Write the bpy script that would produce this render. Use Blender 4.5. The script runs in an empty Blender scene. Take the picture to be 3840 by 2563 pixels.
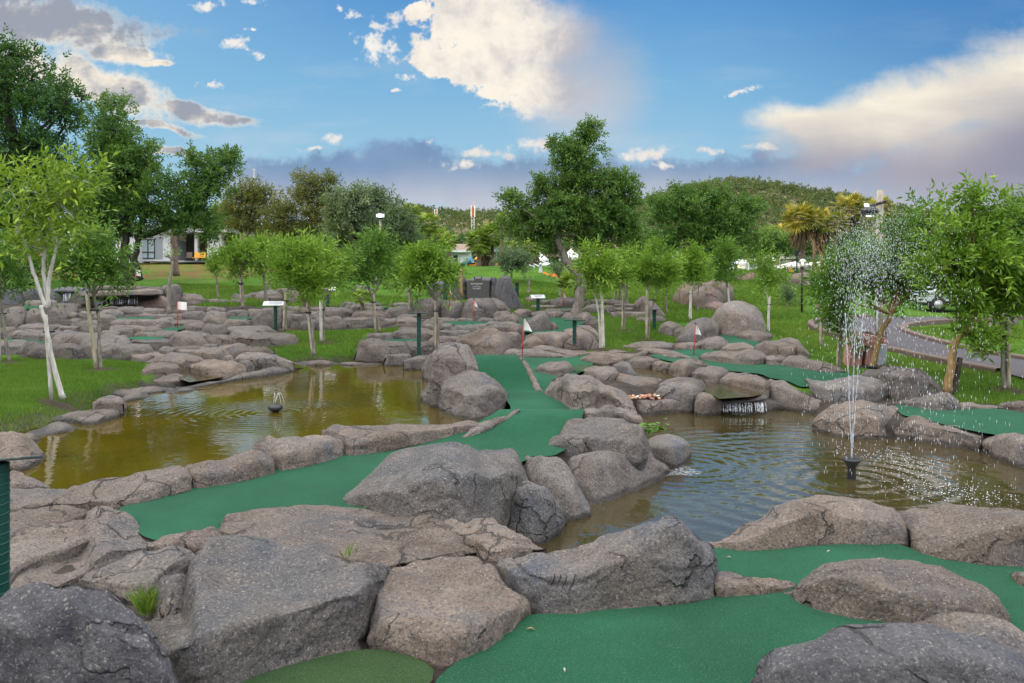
import bpy, math, random
import numpy as np
from mathutils import Vector
S = bpy.context.scene
COL = S.collection
CAMZ, F, CX, HY = 2.2, 2987.0, 1920.0, 1046.0     # eye height; focal length and horizon of a 3840 px wide picture
rng = np.random.default_rng(7)
WL, WR = -0.22, -0.45                               # water levels of the two ponds

# ---------- helpers -------------------------------------------------------
CROPS = {'C5': (0, 1000, .40869), 'C6': (960, 1000, .40869), 'C7': (1920, 1000, .40869), 'C8': (2880, 1000, .40869),
         'B0': (0, 1600, .6142), 'B1': (1280, 1600, .6142), 'B2': (2560, 1600, .6142), 'D': (0, 0, 1.63474), 'S': (0, 0, 1.0)}
def pts(crop, s):
    ox, oy, k = CROPS[crop]
    if isinstance(s, str):
        s = [tuple(map(float, q.split(','))) for q in s.split()]
    return np.array([(ox + k * x, oy + k * y) for x, y in s])

def tag(o, label=None, cat=None, group=None, kind=None):
    if label: o['label'] = label
    if cat: o['category'] = cat
    if group: o['group'] = group
    if kind: o['kind'] = kind
    return o

def mesh_obj(name, verts, faces, mat=None, parent=None, loc=None, smooth=True, attr=None):
    """verts (n,3) array, faces an (m,k) int array or a list of tuples -> one linked mesh object"""
    verts = np.asarray(verts, np.float32).reshape(-1, 3)
    if loc is not None:
        verts = verts - np.asarray(loc, np.float32)
    me = bpy.data.meshes.new(name)
    if isinstance(faces, np.ndarray):
        m, k = faces.shape
        me.vertices.add(len(verts)); me.vertices.foreach_set('co', verts.ravel())
        me.loops.add(m * k); me.loops.foreach_set('vertex_index', faces.astype(np.int32).ravel())
        me.polygons.add(m)
        me.polygons.foreach_set('loop_start', np.arange(0, m * k, k, dtype=np.int32))
        me.polygons.foreach_set('loop_total', np.full(m, k, np.int32))
        me.update(calc_edges=True)
    else:
        me.from_pydata([tuple(map(float, v)) for v in verts], [], [tuple(map(int, f)) for f in faces])
    me.validate()
    me.polygons.foreach_set('use_smooth', np.full(len(me.polygons), smooth, bool))
    if attr is not None:
        a = me.attributes.new('tone', 'FLOAT', 'POINT')
        a.data.foreach_set('value', np.asarray(attr, np.float32))
    if mat: me.materials.append(mat)
    o = bpy.data.objects.new(name, me)
    COL.objects.link(o)
    if loc is not None: o.location = [float(v) for v in loc]
    if parent: o.parent = parent
    return o

def empty(name, loc, label, cat, group=None):
    o = bpy.data.objects.new(name, None); COL.objects.link(o)
    o.location = [float(v) for v in loc]; o.empty_display_size = .2
    return tag(o, label, cat, group)

class MB:
    """collects pieces of one part; coordinates are world coordinates, build() makes one mesh"""
    def __init__(s): s.v = []; s.f = []; s.n = 0
    def add(s, v, f):
        s.v.append(np.asarray(v, float).reshape(-1, 3)); s.f += [tuple(i + s.n for i in q) for q in f]; s.n += len(s.v[-1]); return s
    def box(s, c, size, rz=0, bev=0.0, rx=0, ry=0):
        hx, hy, hz = [q / 2 for q in size]
        b = min(bev, hx * .49, hy * .49, hz * .49)
        if b <= 0:
            v = [(x, y, z) for z in (-hz, hz) for x, y in ((-hx, -hy), (hx, -hy), (hx, hy), (-hx, hy))]
            f = [(3, 2, 1, 0), (4, 5, 6, 7), (0, 1, 5, 4), (1, 2, 6, 5), (2, 3, 7, 6), (3, 0, 4, 7)]
        else:
            v = []; f = []
            for z, k in ((-hz, b), (-hz + b, 0), (hz - b, 0), (hz, b)):
                X, Y = hx - k, hy - k
                v += [(-X + b, -Y, z), (X - b, -Y, z), (X, -Y + b, z), (X, Y - b, z), (X - b, Y, z), (-X + b, Y, z), (-X, Y - b, z), (-X, -Y + b, z)]
            for r in range(3):
                f += [(r * 8 + i, r * 8 + (i + 1) % 8, r * 8 + 8 + (i + 1) % 8, r * 8 + 8 + i) for i in range(8)]
            f += [tuple(range(7, -1, -1)), tuple(range(24, 32))]
        v = np.array(v)
        for a, i, j in ((rx, 1, 2), (ry, 2, 0), (rz, 0, 1)):
            if a:
                ca, sa = math.cos(a), math.sin(a); p, q = v[:, i].copy(), v[:, j].copy()
                v[:, i] = ca * p - sa * q; v[:, j] = sa * p + ca * q
        return s.add(v + np.array(c), f)
    def tube(s, path, rad, n=8, cap=True):
        P = np.asarray(path, float); m = len(P); R = np.broadcast_to(np.asarray(rad, float), (m,))
        T = np.gradient(P, axis=0); T /= np.linalg.norm(T, axis=1)[:, None] + 1e-9
        ref = np.array((0, 0, 1.)) if abs(T[:, 2]).mean() < .8 else np.array((1., 0, 0))
        A = np.cross(T, ref); A /= np.linalg.norm(A, axis=1)[:, None] + 1e-9
        B = np.cross(T, A)
        an = np.linspace(0, 2 * math.pi, n, endpoint=False)
        v = (P[:, None] + R[:, None, None] * (np.cos(an)[None, :, None] * A[:, None] + np.sin(an)[None, :, None] * B[:, None])).reshape(-1, 3)
        f = [(r * n + i, r * n + (i + 1) % n, r * n + n + (i + 1) % n, r * n + n + i) for r in range(m - 1) for i in range(n)]
        if cap: f += [tuple(range(n - 1, -1, -1)), tuple(range((m - 1) * n, m * n))]
        return s.add(v, f)
    def lathe(s, c, prof, n=16):
        an = np.linspace(0, 2 * math.pi, n, endpoint=False); v = []
        for r, z in prof: v += [(c[0] + r * math.cos(a), c[1] + r * math.sin(a), c[2] + z) for a in an]
        m = len(prof)
        f = [(r * n + i, r * n + (i + 1) % n, r * n + n + (i + 1) % n, r * n + n + i) for r in range(m - 1) for i in range(n)]
        f += [tuple(range(n - 1, -1, -1)), tuple(range((m - 1) * n, m * n))]
        return s.add(v, f)
    def build(s, name, mat, parent=None, smooth=False, origin=None):
        v = np.concatenate(s.v)
        if parent is not None: origin = parent_origin(parent)
        o = mesh_obj(name, v, s.f, mat, None, origin, smooth)
        if parent is not None: o.parent = parent; o.location = (0, 0, 0)
        return o

def parent_origin(p):
    v = np.array(p.location[:], float)
    while p.parent: p = p.parent; v += np.array(p.location[:])
    return v

# value noise, vectorised
def _h(i, j, k, seed):
    n = (i * 374761393 + j * 668265263 + k * 2147483647 + seed * 1274126177) & 0xffffffff
    n = ((n ^ (n >> 13)) * 1274126177) & 0xffffffff
    return ((n ^ (n >> 16)) & 0xffff) / 65535.0 * 2 - 1
def vnoise(p, seed=0):
    p = np.asarray(p, float); i = np.floor(p).astype(np.int64); f = p - i; u = f * f * f * (f * (f * 6 - 15) + 10)
    r = 0
    for a in (0, 1):
        for b in (0, 1):
            for c in (0, 1):
                w = (u[..., 0] if a else 1 - u[..., 0]) * (u[..., 1] if b else 1 - u[..., 1]) * (u[..., 2] if c else 1 - u[..., 2])
                r = r + w * _h(i[..., 0] + a, i[..., 1] + b, i[..., 2] + c, seed)
    return r
def fbm(p, octv=4, seed=0):
    s = 0; a = .5
    for o in range(octv): s = s + a * vnoise(p * 2 ** o, seed + o * 17); a *= .5
    return s

# ---------- ground -------------------------------------------------------
GY = [-60, 20, 22, 26, 32, 39, 52, 65, 78, 92, 130, 200, 500, 900]
GZ = [0, 0, .05, .25, .6, 1.05, 1.8, 2.8, 3.5, 4.1, 4.4, 4.6, 5, 5]
def gh(x, y):
    x = np.asarray(x, float); y = np.asarray(y, float)
    z = np.interp(y, GY, GZ)
    # the hump of the winding putting lane
    e = np.clip(1 - np.abs(x - .25) / 1.5, 0, 1); e = np.minimum(1, e * 3)
    z = z + .27 * e * np.exp(-((y - 11.6) / .75) ** 2)
    # knoll behind the engraved wall, slope on the right bank
    z = z + .55 * np.exp(-((x - 0.) / 9) ** 2 - ((y - 62) / 9) ** 2)
    z = z + .9 * np.exp(-((x - 20) / 7) ** 2 - ((y - 56) / 16) ** 2)
    # lanes right of the pond dip towards the water
    sx, sy = np.clip((x - 4.4) / 1.3, 0, 1), np.clip((18.4 - y) / 2.2, 0, 1) * np.clip((y - 9) / 1.5, 0, 1)
    z = z - .20 * sx * sx * (3 - 2 * sx) * sy * sy * (3 - 2 * sy)
    # the right-hand lawn falls to the road
    z = z - np.clip((x - 12.5) / 8, 0, 1) * np.clip((y - 24) / 20, 0, 1) * .75
    return z
_YY = np.geomspace(2.0, 600, 1600)
def groundD(px, py, dz=0.0):
    """depth at which the rays through picture points meet the ground raised by dz"""
    px = np.atleast_1d(np.asarray(px, float)); py = np.atleast_1d(np.asarray(py, float))
    sx = (px - CX) / F; sz = (py - HY) / F
    g = CAMZ - sz[:, None] * _YY[None] - gh(sx[:, None] * _YY[None], np.broadcast_to(_YY, (len(px), len(_YY)))) - dz
    hit = g <= 0
    k = np.where(hit.any(1), hit.argmax(1), len(_YY) - 1); k = np.clip(k, 1, None)
    r = np.arange(len(px)); a, b = g[r, k - 1], g[r, k]
    t = np.clip(a / np.where(np.abs(a - b) < 1e-9, 1, a - b), 0, 1)
    return _YY[k - 1] + t * (_YY[k] - _YY[k - 1])
def unproj(px, py, D):
    px = np.asarray(px, float); py = np.asarray(py, float); D = np.asarray(D, float)
    return np.stack([(px - CX) / F * D, D + 0 * px, CAMZ - (py - HY) / F * D], -1)
def at(px, py, dz=0.0):
    return unproj(px, py, groundD(px, py, dz)[0])
def atD(x, y, dz=0.0):                 # the same from coordinates of the 2349 px wide picture
    return at(x * 1.63474, y * 1.63474, dz)
def onplane(P, z):
    D = (CAMZ - z) * F / (P[:, 1] - HY)
    return unproj(P[:, 0], P[:, 1], D)
def inpoly(x, y, poly):
    x = np.asarray(x); y = np.asarray(y); r = np.zeros(x.shape, bool); n = len(poly); j = n - 1
    for i in range(n):
        xi, yi = poly[i][:2]; xj, yj = poly[j][:2]
        c = ((yi > y) != (yj > y)) & (x < (xj - xi) * (y - yi) / (yj - yi + 1e-12) + xi)
        r ^= c; j = i
    return r
def dense(P, step):
    """resample a closed polygon (n,2|3) at about STEP, softly rounded"""
    out = []
    n = len(P)
    for i in range(n):
        a, b = P[i], P[(i + 1) % n]; m = max(1, int(np.linalg.norm(b - a) / step))
        out += [a + (b - a) * k / m for k in range(m)]
    Q = np.array(out)
    for _ in range(3): Q = Q * .5 + (np.roll(Q, 1, 0) + np.roll(Q, -1, 0)) * .25
    return Q
# ---------- materials -----------------------------------------------------
class NT:
    def __init__(s, name, kind='mat'):
        s.m = bpy.data.materials.new(name); s.m.use_nodes = True; s.t = s.m.node_tree
        s.t.nodes.clear(); s.out = s.n('ShaderNodeOutputMaterial')
    def n(s, typ, ins=None, **kw):
        nd = s.t.nodes.new(typ)
        for k, v in kw.items(): setattr(nd, k, v)
        for k, v in (ins or {}).items(): s.set(nd.inputs[k], v)
        return nd
    def set(s, sock, v):
        if isinstance(v, bpy.types.NodeSocket): s.t.links.new(v, sock)
        elif isinstance(v, bpy.types.Node): s.t.links.new(v.outputs[0], sock)
        else:
            if isinstance(v, (tuple, list)) and len(v) == 3 and sock.type == 'RGBA': v = (*v, 1)
            sock.default_value = v
    def math(s, op, a, b=0.0, c=0.0, clamp=False):
        return s.n('ShaderNodeMath', {0: a, 1: b, 2: c}, operation=op, use_clamp=clamp).outputs[0]
    def vmath(s, op, a, b=(0, 0, 0)):
        return s.n('ShaderNodeVectorMath', {0: a, 1: b}, operation=op).outputs[0]
    def noise(s, vec, scale, detail=4, rough=.55, dist=0.0):
        return s.n('ShaderNodeTexNoise', {'Vector': vec, 'Scale': scale, 'Detail': detail, 'Roughness': rough, 'Distortion': dist}).outputs[0]
    def ramp(s, fac, stops, interp='LINEAR'):
        nd = s.n('ShaderNodeValToRGB', {0: fac}); r = nd.color_ramp; r.interpolation = interp
        while len(r.elements) < len(stops): r.elements.new(.5)
        for e, (p, c) in zip(r.elements, stops): e.position = p; e.color = (*c, 1) if len(c) == 3 else c
        return nd.outputs[0]
    def rng(s, v, a, b, c=0.0, d=1.0, smooth=True):
        return s.n('ShaderNodeMapRange', {0: v, 1: a, 2: b, 3: c, 4: d}, interpolation_type='SMOOTHSTEP' if smooth else 'LINEAR').outputs[0]
    def mix(s, f, a, b, blend='MIX'):
        nd = s.n('ShaderNodeMix', data_type='RGBA', blend_type=blend)
        s.set(nd.inputs[0], f); s.set(nd.inputs[6], a); s.set(nd.inputs[7], b)
        return nd.outputs[2]
    def bump(s, h, dist, strength=1.0, normal=None):
        nd = s.n('ShaderNodeBump', {'Height': h, 'Distance': dist, 'Strength': strength})
        if normal is not None: s.set(nd.inputs['Normal'], normal)
        return nd.outputs[0]
    def princ(s, **kw):
        nd = s.n('ShaderNodeBsdfPrincipled')
        for k, v in kw.items(): s.set(nd.inputs[k.replace('_', ' ')], v)
        s.t.links.new(nd.outputs[0], s.out.inputs[0]); return nd
    def pos(s): return s.n('ShaderNodeNewGeometry').outputs['Position']
    def obj(s): return s.n('ShaderNodeTexCoord').outputs['Object']

def simple(name, col, rough=.6, metal=0.0, var=.25, scale=6.0, bump=.004):
    m = NT(name); p = m.obj()
    n = m.noise(p, scale, 5)
    c = m.mix(m.math('MULTIPLY', n, 1.0), tuple(q * (1 - var) for q in col), tuple(min(1, q * (1 + var)) for q in col))
    m.princ(Base_Color=c, Roughness=rough, Metallic=metal, Normal=m.bump(m.noise(p, scale * 6, 3), bump))
    return m.m

def rock_mat(name, c1, c2, c3, wet=0.0, speck=1.0, crack=1.0):
    """weathered sprayed-concrete granite: brown and slate patches, dark and pale grains, hairline cracks"""
    m = NT(name); p = m.pos()
    inf = m.n('ShaderNodeObjectInfo').outputs['Random']
    q = m.vmath('ADD', p, m.n('ShaderNodeCombineXYZ', {0: m.math('MULTIPLY', inf, 37.0), 1: m.math('MULTIPLY', inf, 11.0), 2: 0.0}))
    big = m.noise(q, 1.1, 4, .6, .4)
    col = m.ramp(big, [(.32, c1), (.5, c2), (.68, c3)])
    col = m.mix(m.rng(m.noise(q, 3.7, 5, .65), .48, .7), col, tuple(v * 1.25 for v in c2))
    # each boulder a touch lighter or darker, warmer or cooler
    col = m.n('ShaderNodeHueSaturation', {'Hue': .5, 'Saturation': m.rng(inf, 0, 1, .8, 1.25, False), 'Value': m.rng(m.math('FRACT', m.math('MULTIPLY', inf, 7.31)), 0, 1, .84, 1.2, False), 'Color': col}).outputs[0]
    fine = m.noise(q, 42.0, 5, .75)
    gr = m.rng(fine, .38, .52, 1.0, 0.0)
    col = m.mix(m.math('MULTIPLY', gr, .75 * speck), col, (.04, .042, .05))
    col = m.mix(m.math('MULTIPLY', m.rng(m.noise(q, 55.0, 3, .75), .56, .66), .6 * speck), col, (.42, .39, .35))
    col = m.mix(m.math('MULTIPLY', m.rng(m.noise(m.vmath('MULTIPLY', q, (3.0, 3.0, .8)), 1.2, 5, .65), .52, .75), .4), col, (.07, .075, .085))
    # hairline cracks
    nz = m.n('ShaderNodeTexNoise', {'Vector': q, 'Scale': 1.3, 'Detail': 5.0, 'Roughness': .6}).outputs[1]
    w = m.n('ShaderNodeMix', {0: .38}, data_type='VECTOR')
    m.set(w.inputs[4], q); m.set(w.inputs[5], nz)
    vor = m.n('ShaderNodeTexVoronoi', {'Vector': w.outputs[1], 'Scale': 1.15}, feature='DISTANCE_TO_EDGE').outputs['Distance']
    gate = m.rng(m.noise(q, .9, 2), .46, .54)
    vor2 = m.n('ShaderNodeTexVoronoi', {'Vector': w.outputs[1], 'Scale': 2.7}, feature='DISTANCE_TO_EDGE').outputs['Distance']
    vor = m.math('MINIMUM', vor, m.math('ADD', m.math('MULTIPLY', vor2, .8), m.rng(m.noise(q, 1.7, 2), .5, .56, .0, .05)))
    ck = m.math('MULTIPLY', m.rng(vor, .0025, .012, 1.0, 0.0), gate)
    col = m.mix(m.math('MULTIPLY', ck, .6 * crack), col, (.035, .033, .034))
    h = m.math('ADD', m.math('MULTIPLY', fine, .35), m.math('MULTIPLY', m.noise(q, 9.0, 6, .65), 1.0))
    h = m.math('SUBTRACT', h, m.math('MULTIPLY', ck, .9 * crack))
    xyz = m.n('ShaderNodeSeparateXYZ', {0: p}); lvl = m.math('ADD', WL, m.math('MULTIPLY', m.math('GREATER_THAN', xyz.outputs[0], -.3), WR - WL))
    wb = m.rng(m.math('ADD', m.math('SUBTRACT', xyz.outputs[2], lvl), m.math('MULTIPLY', m.math('SUBTRACT', big, .5), .16)), .075, .035)
    col = m.mix(m.math('MULTIPLY', wb, .72), col, (.028, .024, .02)); rough = m.rng(wb, 0, 1, .88, .4)
    if wet:
        col = m.mix(wet, col, (.03, .028, .024)); rough = .35
    m.princ(Base_Color=col, Roughness=rough, Specular_IOR_Level=.3 if not wet else .5, Normal=m.bump(h, .06, 1.0))
    return m.m

M = {}
M["rock"] = rock_mat('grey_brown_rock', (.112, .082, .066), (.178, .145, .122), (.108, .102, .110))
M['rock_terrace'] = rock_mat('terrace_rock', (.085, .067, .056), (.135, .113, .098), (.088, .087, .095))
M['rock_slate'] = rock_mat('slate_grey_rock', (.100, .084, .077), (.155, .137, .126), (.092, .098, .116))
M['rock_dark'] = rock_mat('dark_blue_grey_rock', (.062, .062, .075), (.10, .097, .104), (.068, .078, .105), speck=.9)
M['rock_wet'] = rock_mat('wet_dark_rock', (.05, .043, .037), (.08, .065, .055), (.05, .047, .045), wet=.35)
M['rock_red'] = rock_mat('reddish_natural_boulder', (.18, .10, .075), (.235, .165, .135), (.19, .17, .16), speck=1.4)
M['rock_speck'] = rock_mat('speckled_granite_boulder', (.24, .18, .15), (.30, .25, .22), (.24, .22, .21), speck=1.7, crack=.2)

def turf_mat(name, a, b, c):
    m = NT(name); p = m.pos()
    col = m.mix(m.rng(m.noise(p, 1.3, 4, .6), .35, .65), a, b)
    col = m.mix(m.math('MULTIPLY', m.rng(m.noise(p, 85.0, 4, .8), .44, .62), .75), col, c)
    col = m.mix(m.math('MULTIPLY', m.rng(m.noise(p, 85.0, 4, .8), .36, .5, 1, 0), .5), col, tuple(v * .45 for v in a))
    col = m.mix(m.math('MULTIPLY', m.rng(m.noise(p, .55, 4, .6), .45, .7), .55), col, c)
    col = m.mix(m.math('MULTIPLY', m.rng(m.noise(p, 2.6, 6, .7), .56, .72), .35), col, (.018, .062, .036))
    f = m.noise(p, 110.0, 4, .8)
    col = m.mix(m.math('MULTIPLY', m.rng(m.noise(p, 210.0, 1, .5), .71, .74), .6), col, (.35, .38, .33))
    m.princ(Base_Color=col, Roughness=.95, Specular_IOR_Level=.12, Sheen_Weight=.09, Sheen_Roughness=.5, Sheen_Tint=(.5, .9, .7), Normal=m.bump(f, .012, .7))
    return m.m
M['turf'] = turf_mat('artificial_turf', (.003, .040, .017), (.005, .056, .024), (.014, .098, .048))
M['turf_olive'] = turf_mat('olive_fringe_turf', (.014, .032, .006), (.022, .046, .009), (.036, .068, .016))

def lawn_mat():
    m = NT('lawn'); p = m.pos()
    n1 = m.noise(p, .35, 4, .6); n2 = m.noise(p, 3.0, 5, .65); n3 = m.noise(p, 45.0, 4, .7)
    g = m.mix(m.rng(n1, .35, .65), (.052, .135, .010), (.10, .205, .018))
    g = m.mix(m.math('MULTIPLY', m.rng(n2, .5, .72), .5), g, (.13, .24, .035))
    g = m.mix(m.math('MULTIPLY', m.rng(n3, .42, .6, 1, 0), .55), g, (.018, .05, .008))
    sx = m.n('ShaderNodeSeparateXYZ', {0: p}); X, Y = sx.outputs[0], sx.outputs[1]
    # bare red earth on the left bank
    bank = m.math('MULTIPLY', m.rng(Y, 44, 60), m.rng(X, -13, -21))
    earth = m.mix(n2, (.12, .05, .028), (.21, .10, .055))
    g = m.mix(m.rng(m.math('ADD', m.math('MULTIPLY', bank, .5), m.math('MULTIPLY', m.noise(p, .9, 5, .7), .9)), .86, 1.06), g, earth)
    # trodden stony soil among the near rocks
    soil = m.mix(n2, (.06, .05, .042), (.11, .095, .085))
    g = m.mix(m.rng(m.math('ADD', Y, m.math('MULTIPLY', n2, 1.0)), 9.6, 9.0), g, soil)
    bank = m.n('ShaderNodeAttribute', attribute_name='tone').outputs['Fac']
    rg = m.ramp(m.noise(p, 2.2, 6, .7), [(.3, (.028, .024, .021)), (.55, (.075, .064, .056)), (.75, (.13, .112, .10))])
    g = m.mix(m.rng(m.math('ADD', bank, m.math('MULTIPLY', m.math('SUBTRACT', n2, .5), .6)), .4, .6), g, rg)
    m.princ(Base_Color=g, Roughness=.95, Specular_IOR_Level=.1, Normal=m.bump(m.noise(p, 70.0, 4, .8), .05, .8))
    return m.m
M['lawn'] = lawn_mat()
def rockground():
    m = NT('rocky_ground'); p = m.pos(); n = m.noise(p, 2.5, 6, .65)
    m.princ(Base_Color=m.ramp(n, [(.3, (.07, .06, .055)), (.7, (.15, .13, .118))]), Roughness=.92, Normal=m.bump(m.noise(p, 14.0, 5, .7), .06, .9))
    return m.m
M['rockground'] = rockground()

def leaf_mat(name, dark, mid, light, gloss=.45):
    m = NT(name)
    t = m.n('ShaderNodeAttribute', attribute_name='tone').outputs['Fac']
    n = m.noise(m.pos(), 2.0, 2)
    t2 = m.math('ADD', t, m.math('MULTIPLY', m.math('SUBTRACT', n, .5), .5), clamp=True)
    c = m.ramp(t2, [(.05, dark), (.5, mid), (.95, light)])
    d = m.n('ShaderNodeBsdfPrincipled', {'Base Color': c, 'Roughness': gloss, 'Specular IOR Level': .22})
    tr = m.n('ShaderNodeBsdfTranslucent', {0: m.mix(.5, c, (.16, .25, .02))})
    mx = m.n('ShaderNodeMixShader', {0: .3, 1: d.outputs[0], 2: tr.outputs[0]})
    m.t.links.new(mx.outputs[0], m.out.inputs[0]); return m.m
M['leaf_sap'] = leaf_mat('sapling_leaf', (0.06, 0.135, 0.012), (0.12, 0.24, 0.022), (0.24, 0.39, 0.045))
M['leaf_lime'] = leaf_mat('lime_leaf', (0.1, 0.19, 0.018), (0.2, 0.32, 0.03), (0.36, 0.48, 0.06))
M['leaf_deep'] = leaf_mat('deep_green_leaf', (0.03, 0.09, 0.012), (0.07, 0.165, 0.024), (0.14, 0.27, 0.04))
M['leaf_tree'] = leaf_mat('tree_leaf', (0.038, 0.095, 0.024), (0.085, 0.18, 0.042), (0.17, 0.28, 0.055))
M['leaf_dark'] = leaf_mat('dark_tree_leaf', (0.018, 0.06, 0.016), (0.045, 0.125, 0.034), (0.085, 0.19, 0.042))
M['leaf_olive'] = leaf_mat('olive_brown_leaf', (0.055, 0.07, 0.022), (0.105, 0.12, 0.04), (0.18, 0.18, 0.06))
M['leaf_grey'] = leaf_mat('grey_green_leaf', (0.06, 0.095, 0.055), (0.115, 0.17, 0.095), (0.19, 0.26, 0.15))
M['leaf_hill'] = leaf_mat('hillside_leaf', (0.03, 0.055, 0.026), (0.062, 0.092, 0.042), (0.115, 0.13, 0.058), .8)
M['palm'] = leaf_mat('palm_leaf', (.09, .15, .022), (.22, .32, .045), (.40, .46, .09))
M['palm_warm'] = leaf_mat('sun_tinted_palm_leaf', (.09, .12, .018), (.30, .27, .045), (.50, .40, .08))  # gold of the low sun put into the leaf colour
M['thatch'] = leaf_mat('dry_palm_thatch', (.09, .06, .04), (.17, .12, .08), (.28, .20, .12), .9)
M['grass'] = leaf_mat('grass_blade', (.045, .105, .010), (.10, .195, .022), (.22, .31, .05), .6)

def bark(name, a, b, sc=14.0):
    m = NT(name); p = m.obj(); q = m.vmath('MULTIPLY', p, (1, 1, .25))
    n = m.noise(q, sc, 6, .7); n2 = m.noise(p, 3.0, 3)
    c = m.mix(m.rng(n, .35, .65), a, b); c = m.mix(m.math('MULTIPLY', m.rng(n2, .5, .7), .5), c, tuple(v * .55 for v in a))
    m.princ(Base_Color=c, Roughness=.9, Normal=m.bump(n, .02)); return m.m
M['bark_white'] = bark('whitewashed_bark', (.40, .38, .34), (.62, .60, .56))
M['bark_grey'] = bark('grey_bark', (.13, .115, .095), (.27, .24, .20))
M['bark_dark'] = bark('dark_bark', (.022, .018, .015), (.055, .045, .038))
M['bark_tan'] = bark('tan_bark', (.20, .13, .06), (.34, .22, .09))
M['bark_palm'] = bark('palm_bark', (.10, .06, .045), (.24, .17, .13), 20.0)
M['stake'] = bark('weathered_timber', (.26, .22, .15), (.45, .40, .30))
M['pole'] = bark('pale_pole_timber', (.30, .26, .20), (.42, .38, .30))
M['green_post'] = simple('green_painted_post', (.004, .050, .038), .4)
M['plate_dark'] = simple('dark_plate', (.03, .045, .045), .4)
M['plate_white'] = simple('white_plate', (.50, .52, .55), .4, var=.05)
M['black'] = simple('black_plastic', (.012, .013, .015), .4)
M['red'] = simple('red_flagstick', (.48, .03, .03), .4)
M['cloth'] = simple('white_flag_cloth', (.80, .80, .80), .8, var=.04)
M['white'] = simple('white_paint', (.72, .74, .78), .6, var=.06)
M['offwhite'] = simple('white_canvas', (.66, .66, .67), .85, var=.06)
M['grey_wall'] = simple('grey_wall_paint', (.36, .39, .44), .7, var=.08)
M['brown_wall'] = simple('brown_wall', (.14, .10, .08), .8)
M['roof_tile'] = simple('brown_roof_tile', (.20, .15, .12), .85, var=.35, scale=20)
M['glass'] = simple('dark_window_glass', (.03, .045, .055), .08, var=.1)
M['curtain'] = simple('pale_curtain', (.45, .55, .60), .7)
M['yellow'] = simple('yellow_plastic', (.75, .36, .02), .4)
M['orange'] = simple('orange_fabric', (.70, .24, .02), .7)
M['teal'] = simple('teal_plastic', (.01, .10, .15), .35)
M['blue'] = simple('blue_panel', (.05, .05, .30), .4)
M['ballred'] = simple('red_ball', (.55, .04, .02), .35)
M['steel'] = simple('galvanised_steel', (.42, .43, .44), .4, .6)
M['pinkwood'] = bark('faded_pink_timber', (.34, .16, .13), (.48, .27, .23), 10.0)
M['rust'] = simple('dull_iron', (.12, .09, .08), .6, .5)
M['slabsign'] = simple('dark_stone_slab', (.085, .082, .08), .85, var=.3, scale=9)
M['ink'] = simple('white_lettering', (.78, .78, .78), .6, var=.02)
M['kerb'] = simple('weathered_kerb', (.13, .092, .075), .9, var=.3, scale=3)
M['carwhite'] = simple('white_car_paint', (.42, .46, .50), .25, var=.02)
M['carblue'] = simple('blue_car_paint', (.02, .06, .14), .25, var=.05)
M['tyre'] = simple('tyre_rubber', (.015, .015, .016), .8)
M['ropegreen'] = simple('green_rope', (.006, .065, .048), .6)
M['fluff'] = simple('pale_scrap', (.30, .31, .28), .9)
M['mulch'] = simple('mulch_soil', (.055, .034, .022), .95, var=.5, scale=30, bump=.03)
M['lily'] = simple('lily_leaf', (.07, .12, .02), .4)
M['dryleaf'] = simple('pale_fallen_leaf', (.30, .34, .16), .7, var=.4, scale=2)
M['mast'] = simple('mast_lattice', (.50, .50, .50), .5, var=.1)
M['mast_red'] = simple('red_band', (.50, .12, .08), .5)
def asphalt():
    m = NT('asphalt'); p = m.pos(); n = m.noise(p, 90.0, 4, .7)
    c = m.mix(m.noise(p, .8, 4), (.048, .043, .050), (.075, .068, .076)); c = m.mix(m.math('MULTIPLY', m.rng(n, .45, .65), .4), c, (.11, .10, .105))
    m.princ(Base_Color=c, Roughness=.9, Normal=m.bump(n, .01)); return m.m
M['asphalt'] = asphalt()
def emis(name, col, st):
    m = NT(name); e = m.n('ShaderNodeEmission', {0: (*col, 1), 1: st}); m.t.links.new(e.outputs[0], m.out.inputs[0]); return m.m
M['lamp_cold'] = emis('lit_floodlight', (.8, .9, 1), 3.0)
M['lamp_warm'] = emis('lit_bulb', (1, .72, .35), 4.0)
def clearglass():
    m = NT('globe_glass'); a = m.n('ShaderNodeBsdfTransparent'); b = m.n('ShaderNodeBsdfGlossy', {0: (.9, .92, .95, 1), 'Roughness': .08})
    lw = m.n('ShaderNodeLayerWeight', {0: .35}); x = m.n('ShaderNodeMixShader', {0: m.math('ADD', lw.outputs[1], .12, clamp=True), 1: a, 2: b})
    m.t.links.new(x.outputs[0], m.out.inputs[0]); return m.m
M['globe'] = clearglass()
def droplet():
    m = NT('water_droplet'); a = m.n('ShaderNodeBsdfGlossy', {0: (1, 1, 1, 1), 'Roughness': .2}); b = m.n('ShaderNodeBsdfDiffuse', {0: (.70, .75, .82, 1)})
    c = m.n('ShaderNodeBsdfTranslucent', {0: (.9, .95, 1, 1)})
    x = m.n('ShaderNodeMixShader', {0: .45, 1: b, 2: c}); y = m.n('ShaderNodeMixShader', {0: .3, 1: x, 2: a})
    m.t.links.new(y.outputs[0], m.out.inputs[0]); return m.m
M['drop'] = droplet()
def thinwater():
    m = NT('falling_water'); a = m.n('ShaderNodeBsdfTransparent'); b = m.n('ShaderNodeBsdfDiffuse', {0: (.75, .83, .92, 1)})
    n = m.noise(m.vmath('MULTIPLY', m.pos(), (1, 1, .15)), 60.0, 3, .7)
    x = m.n('ShaderNodeMixShader', {0: m.rng(n, .42, .62), 1: a, 2: b}); m.t.links.new(x.outputs[0], m.out.inputs[0]); return m.m
M['fall'] = thinwater()
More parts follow.
